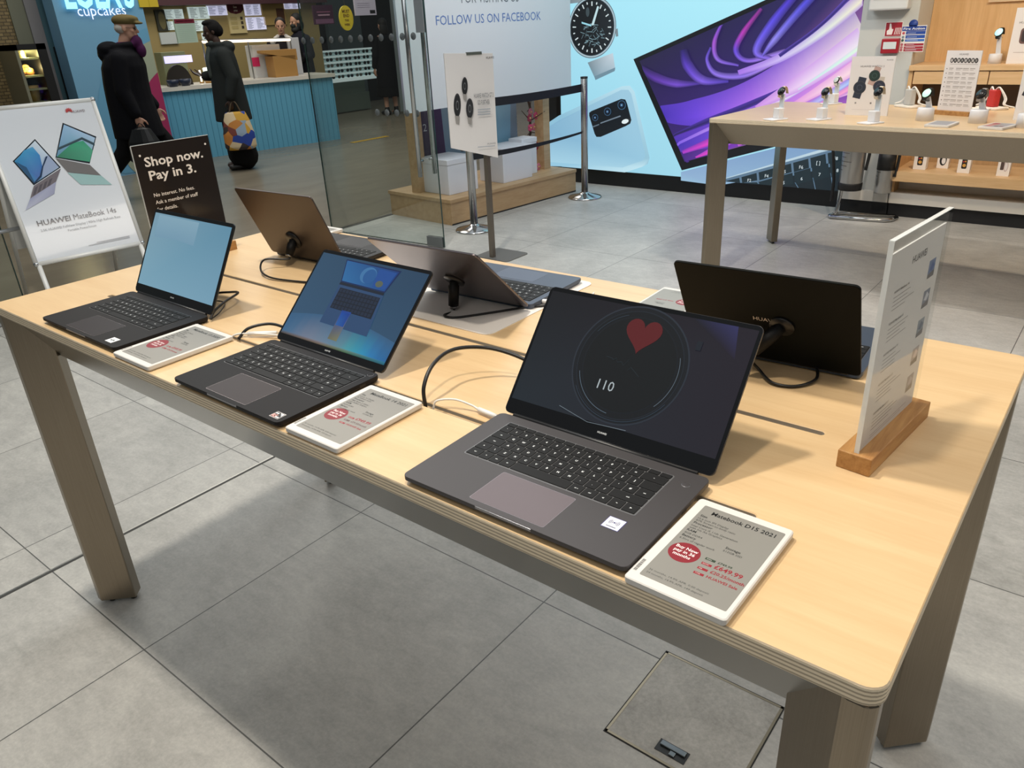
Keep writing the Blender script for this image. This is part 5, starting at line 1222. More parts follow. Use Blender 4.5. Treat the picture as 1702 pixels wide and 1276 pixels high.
# board: corners from the photo on a vertical plane through the pole
u2 = Vector((.60, .80, 0)).normalized(); n2 = Vector((u2.y, -u2.x, 0)); o2 = sb+n2*.045
def on_pl(px, py, o_, n_, u_):
    d_ = ray(px, py); k = (o_-CAM).dot(n_)/d_.dot(n_); q = CAM+d_*k-o_; return q.dot(u_), q.z+o_.z
x0_, zbt = on_pl(750, 246, o2, n2, u2); x1_, zbt2 = on_pl(828, 262, o2, n2, u2); _, ztp = on_pl(750, 88, o2, n2, u2); _, zt2 = on_pl(825, 88, o2, n2, u2)
W_ = x1_-x0_
b = MB(mat('board_white')); q0 = o2+u2*x0_; q1 = o2+u2*x1_
b.add([q0+Vector((0, 0, zbt)), q1+Vector((0, 0, zbt2)), q1+Vector((0, 0, zt2)), q0+Vector((0, 0, ztp)), q0-n2*.02+Vector((0, 0, zbt)), q1-n2*.02+Vector((0, 0, zbt2)), q1-n2*.02+Vector((0, 0, zt2)), q0-n2*.02+Vector((0, 0, ztp))], [(0, 1, 2, 3), (7, 6, 5, 4), (0, 4, 5, 1), (1, 5, 6, 2), (2, 6, 7, 3), (3, 7, 4, 0)]); b.build('board', ss)
b = MB(ink); s = Sheet(b, o2, u2, (0, 0, 1), .0012)
def sp2(px, py): return on_pl(px, py, o2, n2, u2)
s.text('HUAWEI', *sp2(808, 98), (70, 60, 60), h=.014, width=sp2(821, 98)[0]-sp2(808, 98)[0])
for (cx, cy, rx, ry), c in (((760, 175, 6, 20), (30, 32, 36)), ((772, 143, 5, 15), (26, 28, 32)), ((780, 180, 6, 17), (40, 42, 46))):
    for q, cc in ((1, (60, 60, 64)), (.86, c), (.4, (120, 122, 126)), (.3, c)): s.poly([sp2(cx+rx*q*cos(a_), cy+ry*q*sin(a_)) for a_ in [2*pi*k/24 for k in range(24)]], cc); s.up()
    s.poly([sp2(cx-rx*.7, cy+ry*.85), sp2(cx+rx*.6, cy+ry*.9), sp2(cx+rx*.5, cy+ry*1.6), sp2(cx-rx*.4, cy+ry*1.5)], (150, 146, 142)); s.up()
a_ = sp2(787, 163); c_ = sp2(819, 160); s.text('HUAWEI WATCH GT 3', a_[0], a_[1], (80, 84, 92), h=.028, width=c_[0]-a_[0])
a_ = sp2(793, 174); c_ = sp2(813, 173); s.text('GO FURTHER', a_[0], a_[1], (70, 72, 78), h=.028, width=c_[0]-a_[0])
for k in range(3): a_ = sp2(793, 183+k*4); c_ = sp2(814, 182+k*4); s.rect(a_[0], a_[1], c_[0], a_[1]+.008, (170, 174, 180))
a_ = sp2(809, 240); s.text('HUAWEI', a_[0], a_[1], (110, 110, 116), h=.012, width=sp2(823, 240)[0]-a_[0]); a_ = sp2(793, 242); c_ = sp2(822, 247); s.rect(a_[0], a_[1]-.01, c_[0], a_[1]-.004, (180, 182, 188))
b.build('printing', ss)
b = MB(mat('clip_green', (84, 90, 84), .5)); a_ = sp2(775, 88); b.extr([o2+u2*a_[0]-n2*.022, o2+u2*a_[0]+n2*.004, o2+u2*(a_[0]+.10)+n2*.004, o2+u2*(a_[0]+.10)-n2*.022], (0, 0, .016)); ob = b.build('top_clip', ss); ob.location.z = zt2-.002
b = MB(black_rubber); a_ = sp2(775, 250); b.extr([o2+u2*(a_[0]-.03)-n2*.06, o2+u2*(a_[0]-.03)-n2*.021, o2+u2*(a_[0]+.13)-n2*.021, o2+u2*(a_[0]+.13)-n2*.06], (0, 0, .05)); ob = b.build('bracket', ss); ob.location.z = zbt-.03

# ---- A-board
ab = thing('a_board', 'white A-board with poster of two open laptops at the left', 'A-board', (-5.0, 1.95, 0))
yw_, tl_ = RAD(81.2), RAD(16.3); O = Vector((-5.039, 1.692, .348)); U = Vector((cos(yw_), sin(yw_), 0)); Yb = Vector((-sin(yw_), cos(yw_), 0)); V = Yb*sin(tl_)+Vector((0, 0, cos(tl_))); Nn = U.cross(V)
AW, AH = .62, .90
F = lambda a_, c_, n_: O+U*a_+V*c_+Nn*n_
b = MB(mat('board_back', (190, 190, 188), .5)); b.extr([F(.01, .01, -.014), F(AW-.01, .01, -.014), F(AW-.01, AH-.01, -.014), F(.01, AH-.01, -.014)], Nn*.012); b.build('back_panel', ab)
alu = mat('snap_alu', (224, 224, 221), .45, .1); R_ = .0135
for a_, c_ in (((0, 0), (AW, 0)), ((0, AH), (AW, AH)), ((0, 0), (0, AH)), ((AW, 0), (AW, AH))):
    b = MB(alu); b.tube([F(*a_, -.004), F(*c_, -.004)], R_, 12); b.build('frame_rail', ab)
for a_, c_ in ((0, 0), (AW, 0), (0, AH), (AW, AH)):
    b = MB(chrome); b.ell(F(a_, c_, -.003), .0165, n=12); b.build('corner_joint', ab)
for a_ in (.012, AW-.012):
    b = MB(alu); e = F(a_, 0, -.006); k = (e.z-.005)/V.z; b.tube([e, e-V*k], .014, 10); b.build('front_leg', ab)
    top = F(a_, AH-.03, -.02); ft_ = Vector((top.x-.46*sin(yw_)*1.0, top.y+.46*cos(yw_), .005)); b = MB(alu); b.tube([top, ft_], .013, 10); b.build('rear_leg', ab)
top = F(.012, AH-.03, -.02); ft_ = Vector((top.x-.46*sin(yw_), top.y+.46*cos(yw_), .005)); top2 = F(AW-.012, AH-.03, -.02); ft2 = Vector((top2.x-.46*sin(yw_), top2.y+.46*cos(yw_), .005))
L_ = lambda a_, c_, k: a_+(c_-a_)*k
b = MB(mat('board_back')); q = [L_(top, ft_, .03), L_(top2, ft2, .03), L_(top2, ft2, .72), L_(top, ft_, .72)]; b.extr(q, (-.01, 0, 0)); b.build('rear_panel', ab)
b = MB(printed('print_gloss', .12, coat=.6)); s = Sheet(b, F(0, 0, 0), U, V, .0006)
s.poly([(.01, .01), (AW-.01, .01), (AW-.01, AH-.01), (.01, AH-.01)], None, [(206, 212, 220), (212, 216, 222), (216, 220, 226), (212, 218, 226)]); s.up()
def ap(px, py):
    d_ = ray(px, py); k = (O-CAM).dot(Nn)/d_.dot(Nn); q = CAM+d_*k-O; return q.dot(U), q.dot(V)
def aps(*q): return [ap(*k) for k in q]
s.poly(aps((21, 268), (58, 231), (101, 278), (56, 308)), (30, 36, 44)); s.poly(aps((92, 262), (104, 204), (160, 227), (149, 272)), (30, 36, 44)); s.up()
s.poly(aps((24, 268), (58, 234), (98, 278), (57, 305)), None, [(60, 140, 186), (206, 220, 232), (170, 190, 214), (70, 130, 180)]); s.poly(aps((94, 260), (106, 207), (158, 229), (148, 269)), None, [(96, 140, 170), (150, 186, 220), (170, 196, 222), (90, 150, 160)]); s.up()
s.poly(aps((26, 268), (40, 250), (54, 244), (66, 258), (70, 276), (66, 296), (58, 302)), None, [(50, 130, 180), (70, 150, 196), (84, 160, 204), (60, 130, 190), (50, 104, 176), (80, 110, 176), (70, 130, 180)]); s.poly(aps((70, 296), (73, 262), (80, 258), (97, 277)), (150, 166, 196)); s.up()
s.poly(aps((26, 269), (44, 278), (56, 300), (58, 304), (57, 305)), (46, 84, 120)); s.poly(aps((94, 261), (120, 238), (138, 234), (154, 250), (149, 269)), None, [(60, 120, 96), (64, 156, 120), (60, 150, 116), (80, 160, 130), (70, 150, 120)]); s.up()
s.strip(aps((95, 246), (118, 236), (136, 228), (157, 238)), aps((95, 250), (118, 240), (136, 232), (157, 242)), (70, 90, 100), (40, 60, 70)); s.strip(aps((56, 304), (66, 292), (70, 276), (76, 260)), aps((58, 305), (69, 294), (72, 277), (79, 260)), (40, 60, 90), (30, 50, 80)); s.up()
s.poly(aps((56, 309), (101, 280), (93, 302), (50, 330)), (112, 106, 112)); s.poly(aps((92, 263), (149, 274), (168, 292), (112, 286)), (112, 110, 110)); s.poly(aps((50, 330), (93, 302), (90, 322), (42, 350)), None, [(150, 156, 184), (156, 160, 186), (150, 154, 180), (176, 180, 200)]); s.poly(aps((112, 287), (168, 292), (186, 307), (134, 307)), (152, 186, 186)); s.up()
for k in range(4):
    q0, q1 = (58+8*k, 312-4.4*k), (54+8*k, 326-5*k); s.strip(aps(q0, q1), aps((q0[0]+5, q0[1]-3), (q1[0]+5, q1[1]-3)), (84, 80, 88), (84, 80, 88))
s.up()
a_ = ap(63, 376); c_ = ap(118, 365); s.text('HUAWEI', a_[0], a_[1], (74, 76, 84), h=.030, width=(c_[0]-a_[0]), bold=.012)
a2 = ap(123, 364); c2 = ap(193, 351); s.text('MateBook 14s', a2[0], a_[1], (92, 94, 102), h=.032, width=(c2[0]-a2[0]))
a2 = ap(68, 385); c2 = ap(195, 360); s.text('2.5K HUAWEI FullView Display | 90Hz High Refresh Rate', a2[0], a_[1]-.036, (130, 132, 140), h=.014, width=AW*.74)
s.text('Portable Powerhouse', AW*.5, a_[1]-.062, (130, 132, 140), h=.013, align='C'); s.rect(AW*.58, .055, AW*.9, .059, (170, 172, 178)); s.rect(AW*.5, .046, AW*.9, .050, (176, 178, 184))
a2 = ap(119, 187); s.text('HUAWEI', a2[0], a2[1]-.004, (120, 100, 104), h=.015, width=.075)
q = ap(114, 184)
for k in range(8):
    a_ = RAD(200-k*31.4); s.disc(q[0]+.011*cos(a_), q[1]+.009*sin(a_)-.002, .010, (190, 70, 70), .0036, 12, a_)
b.build('poster_sheet', ab)
# ================================================================== the mall beyond: kiosk, counter, shops
XK = -10.0
def K(px, py, x=XK): return P(px, py, 0, x)
kiosk_blue = mat('kiosk_blue', (116, 168, 202), .45)
# blue wall with the lit sign
yl = K(86, 0).y; yr = 5.40
b = MB(kiosk_blue); b.box((XK-.25, yl, 0), (XK, yr, 3.6))
b.use(ink); s = Sheet(b, (XK, yl, 0), (0, 1, 0), (0, 0, 1), .004)
def kp(px, py): q = K(px, py); return (q.y-yl, q.z)
def karc(cx, cy, rx, ry, c, a0, a1, n=24): 
    s.poly([kp(cx+rx*cos(RAD(a0+(a1-a0)*k/n)), cy+ry*sin(RAD(a0+(a1-a0)*k/n))) for k in range(n+1)], c); s.up()
def kcut(q): return (min(max(q[0], .02), yr-yl-.005), max(q[1], .02))
s.poly([kcut(kp(260+98*cos(RAD(a_)), 180+135*sin(RAD(a_)))) for a_ in range(0, 360, 8)], (104, 164, 200)); s.up()
s.poly([kcut(kp(262+75*cos(RAD(a_)), 185+118*sin(RAD(a_)))) for a_ in range(0, 360, 8)], (160, 170, 150)); s.up()
s.poly([kcut(kp(282+52*cos(RAD(a_)), 205+92*sin(RAD(a_)))) for a_ in range(0, 360, 8)], (160, 50, 96)); s.up()
struct(b.build('wall_kiosk'))
sg = thing('lit_sign', 'glowing pale blue shop sign on the blue wall, top left', 'sign', (XK, 4.9, 2.4))
neon = mat('neon_cyan', (170, 230, 240), .4, emit=(128, 214, 236), es=1.35); halo = mat('neon_white', (230, 236, 250), .4, emit=(196, 208, 244), es=1.0)
a = K(107, 13); c = K(221, 8)
b = MB(neon); b.text('LOLA\'S', (XK+.05, a.y, a.z), (0, 1, 0), (0, 0, 1), h=.30, width=c.y-a.y, bold=.035)
vs0 = list(b.v); nf = len(b.f)
b.v = [v+Vector((0, 0, 0)) for v in b.v]; n0 = len(b.v); b.add([v-Vector((.04, 0, 0)) for v in vs0], [])
b.build('large_letters', sg)
a = K(129, 29); c = K(208, 24); b = MB(halo); b.text('cupcakes', (XK+.03, a.y, a.z+.012), (0, 1, 0), (0, 0, 1), h=.115, width=c.y-a.y, bold=-.004); b.build('script_letters', sg)

# left neighbours of the kiosk
XN = -10.35
tilew = mat('tile_wood', (120, 104, 70), .5)
br = N(tilew, 'ShaderNodeTexBrick'); br.inputs['Scale'].default_value = 7; br.inputs['Color1'].default_value = lin((140, 122, 84)); br.inputs['Color2'].default_value = lin((112, 96, 62)); br.inputs['Mortar'].default_value = lin((70, 60, 42)); br.inputs['Mortar Size'].default_value = .03
mp = N(tilew, 'ShaderNodeMapping'); mp.inputs['Rotation'].default_value = (0, RAD(90), RAD(90)); t_ = N(tilew, 'ShaderNodeTexCoord'); L(tilew, t_.outputs['Object'], mp.inputs[0]); L(tilew, mp.outputs[0], br.inputs['Vector']); L(tilew, br.outputs[0], BS(tilew).inputs['Base Color'])
y_a, y_b, y_c, y_d = K(25, 50, XN).y, K(48, 40, XN).y, K(66, 30, XN).y, K(90, 10, XN).y
b = MB(tilew); b.box((XN-.1, 1.5, 0), (XN-.02, y_a, 3.6)); struct(b.build('wall_left'))
b = MB(mat('column_olive', (110, 112, 96), .5)); b.box((XN-.1, y_a, 0), (XN, y_b, 3.6)); struct(b.build('column_1'))
b = MB(mat('column_grey', (126, 124, 126), .4)); b.box((XN-.1, y_b, 0), (XN+.02, y_c, 3.6)); struct(b.build('column_2'))
b = MB(mat('column_teal', (70, 102, 112), .45)); b.box((XN-.06, y_c, 0), (XN+.0, yl+.05, 3.6)); struct(b.build('column_3'))
# dark shop opening panels
q0, q1 = K(84, 50, XN), K(73, -10, XN); b = MB(mat('opening_dark', (26, 22, 24), .5)); b.box((XN, K(74, 10, XN).y, q0.z), (XN+.03, K(97, 48, XN).y-.05, 3.5)); 
b.use(mat('opening_red', (150, 40, 52), .5, emit=(150, 26, 40), es=.5)); b.box((XN+.01, K(90, 30, XN).y, q0.z+.03), (XN+.035, K(97, 48, XN).y-.06, 3.4)); tag(b.build('shop_opening'), 'dark shop opening with red edge, top left beside the blue wall', 'opening')
q0, q1 = K(88, 78, XN), K(123, 164, XN); b = MB(mat('door_brown', (86, 60, 40), .5)); b.box((XN, K(88, 78, XN).y+.06, .3), (XN+.03, K(104, 78, XN).y+.04, q0.z)); b.use(mat('opening_dark')); b.box((XN, K(88, 78, XN).y, .3), (XN+.032, K(88, 78, XN).y+.06, q0.z)); tag(b.build('shop_opening'), 'narrow brown doorway between food cabinet and blue wall', 'opening')
# lit food cabinet
ya, yb2 = K(22, 76, -9.9).y, K(75, 74, -9.9).y; zt_ = K(48, 73, -9.9).z; fc = thing('food_cabinet', 'lit glass food cabinet with black frame, top left behind the A-board', 'cabinet', (-10.0, ya, 0))
fk = mat('cabinet_black', (20, 18, 18), .4); XF = -9.9
b = MB(fk); b.box((XF-.5, ya, zt_-.06), (XF, yb2, zt_)); b.build('top_rail', fc)
b = MB(fk); b.box((XF-.5, yb2-.10, .5), (XF, yb2, zt_)); b.build('side_frame', fc)
b = MB(mat('cab_alu', (150, 148, 128), .4, .6)); b.box((XF-.5, ya, .0), (XF, ya+.03, zt_)); b.build('side_frame', fc)
b = MB(fk); b.box((XF-.5, ya, 0), (XF, yb2, .35)); b.build('plinth', fc)
b = MB(mat('cab_back', (190, 176, 110), .6)); b.box((XF-.5, ya, .35), (XF-.47, yb2, zt_)); b.build('back_panel', fc)
zs = [K(48, 96, XF).z, K(60, 125, XF).z, K(70, 146, XF).z, K(75, 168, XF).z]
for z_ in zs:
    b = MB(mat('cab_shelf', (150, 146, 110), .35)); b.box((XF-.46, ya+.03, z_-.02), (XF-.02, yb2-.1, z_)); b.build('shelf', fc)
b = MB(mat('cab_tube', (255, 240, 170), .4, emit=(255, 232, 140), es=28)); b.box((XF-.45, ya+.05, zt_-.085), (XF-.41, yb2-.12, zt_-.062)); b.build('light_tube', fc)
lamp('cabinet_light', 'POINT', (XF-.10, (ya+yb2)/2-.03, zt_-.11), 5, (1, .84, .42), .03); lamp('cabinet_light', 'POINT', (XF-.10, (ya+yb2)/2-.03, zs[3]+.35), 3, (1, .84, .42), .03)
b = MB(glass); b.box((XF-.006, ya+.03, .35), (XF, yb2-.1, zt_-.06)); b.build('glass_front', fc)
rg = random.Random(2); n_ = 0
for j, z_ in enumerate(zs):
    for k in range((5, 6, 0, 1)[j]):
        yy = ya+.10+(yb2-ya-.28)*(k+.5)/(5, 6, 1, 1)[j]; xx = XF-.14-.1*rg.random()
        t = MB(mat('food_%d' % ((k+j) % 4), ((236, 206, 96), (232, 222, 170), (196, 130, 60), (220, 176, 110))[(k+j) % 4], .5))
        r_ = .035+.02*rg.random()
        if j == 0: t.cyl((xx, yy, z_), (xx, yy, z_+.13), .03, n=10)
        elif j == 3: t.lathe([(.06, 0), (.085, .16), (.08, .17), (0, .16)], (xx, yy, z_), 14)
        else: t.ell((xx, yy, z_+r_*.8), (r_, r_*1.4, r_*.8), n=10); t.ell((xx, yy+.02, z_+r_*1.5), (r_*.6, r_*.8, r_*.6), n=8)
        lab = ('small lit jars on the top shelf of the food cabinet', 'yellow pastries on the middle shelf of the food cabinet', '', 'food tub at the bottom of the lit food cabinet')[j]
        tag(t.build(('jar', 'pastry', 'x', 'tub')[j]), lab, ('jar', 'pastry', 'x', 'tub')[j], lab)
# counter, fluted blue front
def flute():
    m = mat('counter_blue', (96, 168, 200), .5); v = N(m, 'ShaderNodeTexCoord'); sp_ = N(m, 'ShaderNodeSeparateXYZ'); L(m, v.outputs['Object'], sp_.inputs[0])
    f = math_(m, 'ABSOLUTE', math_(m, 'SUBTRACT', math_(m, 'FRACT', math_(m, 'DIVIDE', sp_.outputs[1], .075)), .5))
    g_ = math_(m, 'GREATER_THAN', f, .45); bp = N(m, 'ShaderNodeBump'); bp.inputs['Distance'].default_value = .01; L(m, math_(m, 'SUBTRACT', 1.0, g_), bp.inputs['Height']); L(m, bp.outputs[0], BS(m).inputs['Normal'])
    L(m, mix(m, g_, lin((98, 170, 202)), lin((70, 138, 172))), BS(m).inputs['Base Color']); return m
ct = thing('serving_counter', 'long pale blue fluted serving counter with white top in the mall', 'counter', (-10, 5.3, 0))
e0, e1 = Vector((-10.08, 5.25, 0)), P(566, 231, 2, 0); e0 = P(440, 249, 2, 0)+(P(440, 249, 2, 0)-e1).normalized()*1.75; cdv = (e1-e0).normalized(); cnv = Vector((-cdv.y, cdv.x, 0))
CT = hz(560, 121, e1)
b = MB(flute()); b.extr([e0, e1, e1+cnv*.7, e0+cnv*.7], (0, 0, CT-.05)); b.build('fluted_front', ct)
b = MB(mat('counter_white', (220, 216, 206), .35)); b.extr([e0-cnv*.05, e1-cnv*.05+cdv*.03, e1+cnv*.72+cdv*.03, e0+cnv*.72], (0, 0, .05)); o = b.build('worktop', ct); o.location.z = CT-.05
def onc(px, py, back=0.0):
    """point on the counter top along pixel column, 'back' metres behind its front face"""
    n3 = cnv; o3 = e0+cnv*back; d_ = ray(px, py); k = (o3-CAM).dot(n3)/d_.dot(n3); return CAM+d_*k
def cbox(name, label, cat, pl_, pr_, pyt, back, dep, m, hfix=None, extra=None, z0=None):
    a_ = onc(pl_, 110, back); c_ = onc(pr_, 110, back); top = onc((pl_+pr_)/2, pyt, back).z if hfix is None else CT+hfix; zb3 = CT if z0 is None else z0
    t = thing(name, label, cat, (a_.x, a_.y, zb3)); a_.z = c_.z = zb3
    b = MB(m); b.extr([a_, c_, c_+cnv*dep, a_+cnv*dep], (0, 0, max(.02, top-zb3))); b.build('body', t, bevel=.004); return t, a_, c_, top
t, a_, c_, tp_ = cbox('display_case', 'white display case with pink square on the serving counter', 'display case', 424, 470, 74, .42, .25, mat('case_white', (206, 208, 210), .4))
b = MB(mat('case_pink', (206, 40, 96), .5)); q = onc(421, 111, .41); q2 = onc(430, 95, .41); b.extr([Vector((q.x, q.y, q.z)), Vector((q2.x, q2.y, q.z)), Vector((q2.x, q2.y, q.z))+cnv*.01, Vector((q.x, q.y, q.z))+cnv*.01], (0, 0, q2.z-q.z)); b.build('pink_square', t)
t, a_, c_, tp_ = cbox('till_box', 'tan wooden till housing with slanted top on the counter', 'till', 456, 494, 92, .10, .28, mat('tan_wood', (176, 132, 72), .5))
u1 = onc(440, 84, .1); u2_ = onc(492, 81, .1); b = MB(mat('tan_wood')); b.extr([u1+Vector((0, 0, -.035)), u2_+Vector((0, 0, -.15)), u2_, u1], cnv*.28); b.build('slanted_top', t)
t, a_, c_, tp_ = cbox('till_screen', 'pale till screen leaning beside the tan till on the counter', 'screen', 484, 503, 62, .50, .03, mat('screen_pale', (196, 198, 202), .4))
b = MB(mat('alu')); b.extr([a_+cnv*.03, c_+cnv*.03, c_+cnv*.1, a_+cnv*.1], (0, 0, .02)); b.build('foot', t)
# LED strip on the glass gantry
a_, c_ = onc(336, 70, .30), onc(482, 66, .30); b = MB(mat('led_strip', (255, 240, 214), .4, emit=(255, 232, 200), es=2.2)); b.tube([a_, c_], .017, 8); 
gt = thing('light_strip', 'bright light strip over the glass case of the counter', 'light', tuple(a_)); b.build('tube', gt)
b = MB(mat('alu')); b.extr([a_+Vector((0, 0, .018)), c_+Vector((0, 0, .018)), c_+Vector((0, 0, .018))+cnv*.3, a_+Vector((0, 0, .018))+cnv*.1], (0, 0, .012)); b.build('shelf', gt)
for q in (a_, c_, a_+(c_-a_)*.5):
    b = MB(mat('alu')); b.box((q.x-.008, q.y-.008, CT), (q.x+.008, q.y+.008, q.z)); b.build('support', gt)
# left part of the counter: lit cake case, bowls, arch
t, a_, c_, tp_ = cbox('cake_case', 'low glass cake case with lilac light on the left part of the counter', 'display case', 272, 312, 86, .45, .3, mat('case_olive', (134, 138, 104), .4))
b = MB(mat('lilac_tube', (214, 210, 255), .4, emit=(196, 190, 255), es=1.1)); q = onc(272, 94, .44); q2 = onc(318, 91, .44); b.extr([q, q2, q2+Vector((0, 0, -.09)), q+Vector((0, 0, -.09))], cnv*.01); b.build('light_panel', t)
q = onc(293, 104, .2); b = MB(mat('arch_dark', (38, 32, 26), .5)); pts = [Vector((q.x, q.y, CT))+cdv*(.17*cos(pi*k/14))+Vector((0, 0, .26*sin(pi*k/14))) for k in range(15)]
b.extr(pts, cnv*.05) if False else b.extr(pts[::-1], cnv*.05); tag(b.build('arched_board'), 'dark arched board standing on the counter behind the walking man', 'board')
for k, (px, c) in enumerate(((283, (40, 50, 72)), (304, (48, 56, 76)))):
    q = onc(px, 118, .02); b = MB(mat('bowl_%d' % k, c, .35)); b.lathe([(.05, 0), (.075, .05), (.078, .085), (.07, .085), (.045, .012), (0, .012)], (q.x, q.y, CT), 20); tag(b.build('bowl'), ('dark blue bowl on the counter next to the walking man', 'dark blue bowl on the counter below the arched board')[k], 'bowl', 'bowls on the counter')
q = onc(344, 105, .2); b = MB(mat('lamp_glow', (240, 250, 236), .4, emit=(226, 240, 220), es=1.1)); b.lathe([(.06, .03), (.075, .19), (.06, .2), (0, .2)], (q.x, q.y, CT), 18); b.use(mat('tan_wood')); b.lathe([(.07, 0), (.07, .03), (0, .03)], (q.x, q.y, CT), 18); tag(b.build('jar'), 'glowing pale jar on the counter in front of the woman', 'jar')
q = onc(328, 100, .3); b = MB(mat('candle_glow', (255, 250, 230), .4, emit=(255, 244, 214), es=1.6)); b.cyl((q.x, q.y, CT+.02), (q.x, q.y, CT+.17), .012, n=10); b.use(mat('tan_wood')); b.cyl((q.x, q.y, CT), (q.x, q.y, CT+.02), .03, n=12); tag(b.build('table_light'), 'small upright light tube on the counter between man and woman', 'light')

# ---- back of the kiosk: menus, boards, shelves
XB = -12.6
b = MB(mat('kiosk_back', (158, 140, 92), .6)); b.box((XB-.1, 3.2, 0), (XB, P(538, 100, 0, XB).y, 3.6)); struct(b.build('wall_kiosk_back'))
b = MB(mat('fascia_maroon', (72, 44, 50), .5)); b.box((XB, 5.4, K(330, 9, XB).z), (XB+.25, P(530, 10, 0, XB).y, 3.6)); struct(b.build('trim_3'))
def bcard(name, label, cat, px0, py0, px1, py1, base, draw=None, x=XB+.031, group=None, thick=.03, emit=None):
    a_ = P(px0, py1, 0, x); c_ = P(px1, py0, 0, x); w_, h_ = c_.y-a_.y, c_.z-a_.z
    t = thing(name, label, cat, (x, a_.y, a_.z), 0, group)
    b = MB(base); b.box((x-thick, a_.y, a_.z), (x, c_.y, c_.z)); b.build('panel', t)
    b = MB(ink); s = Sheet(b, (x, a_.y, a_.z), (0, 1, 0), (0, 0, 1), .002); (draw or (lambda s, w_, h_: s.rect(w_*.04, h_*.04, w_*.96, h_*.96, (200, 200, 196))))(s, w_, h_); b.build('printing', t)
    return t
menu_lit = mat('menu_lit', (190, 200, 196), .4, emit=(170, 186, 184), es=.8); menu_lit2 = mat('menu_lit_cool', (200, 200, 216), .4, emit=(180, 182, 208), es=.85)
def menu_draw(seed):
    def f(s, w_, h_):
        r_ = random.Random(seed)
        for col in range(2):
            for k in range(11):
                x_ = w_*(.06+.47*col); s.rect(x_, h_*(.9-.08*k), x_+w_*(.18+.2*r_.random()), h_*(.93-.08*k), (92, 100, 110))
    return f
names = [((276, 15, 303, 32), 'upper left lit menu panel behind the walking man'), ((316, 11, 345, 32), 'upper lit menu panel between man and woman'), ((347, 9, 376, 26), 'upper lit menu panel above the woman'),
         ((280, 35, 298, 50), 'lower left lit menu panel behind the walking man'), ((322, 33, 350, 52), 'lower lit menu panel between man and woman'), ((338, 54, 352, 66), 'small lit menu panel by the woman\'s face'),
         ((409, 7, 432, 26), 'upper lit menu panel right of the cream hanging banner'), ((412, 28, 440, 50), 'lower lit menu panel right of the cream hanging banner'), ((472, 3, 498, 15), 'lit menu panel above the dark haired staff member')]
for k, (q, lab) in enumerate(names): bcard('menu_panel', lab, 'menu panel', *q, menu_lit2 if k in (2, 6, 7, 8) else menu_lit, menu_draw(k), group='lit menu panels')
def mar(s, w_, h_):
    s.rect(0, h_*.82, w_, h_, (110, 26, 48)); s.rect(w_*.1, h_*.9, w_*.9, h_*.925, (180, 90, 110))
    for k in range(9): s.rect(w_*.1, h_*(.08+.08*k), w_*.9, h_*(.09+.08*k), (150, 172, 160))
bcard('hanging_notice', 'pale green notice with maroon head hanging over the counter', 'sign', 297, 31, 322, 72, mat('notice_green', (176, 200, 186), .5), mar, -11.4)
bcard('paper_sheet', 'plain pale sheet standing behind the man\'s face', 'sheet', 269, 53, 294, 74, mat('sheet_pale', (196, 206, 206), .5), lambda s, w_, h_: s.rect(w_*.03, h_*.03, w_*.97, h_*.97, (198, 206, 206)))
def cream(s, w_, h_):
    s.poly([(w_*.02, h_), (w_*.02, h_*.78), (w_*.2, h_*.68), (w_*.5, h_*.64), (w_*.8, h_*.68), (w_*.98, h_*.78), (w_*.98, h_)], (84, 22, 30)); s.up(); s.text('See', w_*.5, h_*.84, (226, 214, 196), h=h_*.075, align='C', bold=.02); s.text('you', w_*.5, h_*.73, (226, 214, 196), h=h_*.075, align='C', bold=.02)
    for k in range(3): s.rect(w_*.12, h_*(.15+.15*k), w_*.5, h_*(.25+.15*k), (186, 170, 116)); s.rect(w_*.7, h_*(.15+.15*k), w_*.84, h_*(.25+.15*k), (70, 60, 50))
bcard('hanging_banner', 'cream hanging banner with dark red round top behind the counter', 'banner', 384, 5, 403, 56, mat('banner_cream', (208, 192, 140), .5), cream)
bcard('hanging_card', 'yellow square card at the top edge right of the blue wall', 'sign', 233, -8, 260, 12, mat('card_yellow', (206, 180, 48), .5), lambda s, w_, h_: s.rect(w_*.5, 0, w_*.52, h_, (170, 146, 30)), -9.98+.0)
def dk(s, w_, h_): s.disc(w_*.5, h_*.5, w_*.3, (110, 104, 70), h_*.42)
bcard('picture_board', 'dark oval picture board just right of the walking man\'s cap', 'board', 264, 16, 275, 52, mat('dark_green', (52, 54, 44), .5), dk)
bcard('wall_poster', 'tan and brown poster panel above the dark haired staff member', 'poster', 440, -4, 470, 42, mat('tan_panel', (176, 150, 92), .5), lambda s, w_, h_: s.rect(w_*.6, h_*.02, w_*.95, h_*.6, (92, 60, 40)))
def pur(s, w_, h_):
    s.rect(w_*.04, h_*.04, w_*.96, h_*.28, (120, 80, 110)); s.rect(w_*.2, h_*.45, w_*.8, h_*.52, (190, 150, 170)); s.rect(w_*.15, h_*.62, w_*.85, h_*.67, (150, 90, 120))
bcard('wall_poster', 'dark purple poster with pink lines left of the yellow round sign', 'poster', 524, 8, 552, 41, mat('purple_dark', (62, 26, 52), .5), pur, -10.4)
def ylw(s, w_, h_):
    pass
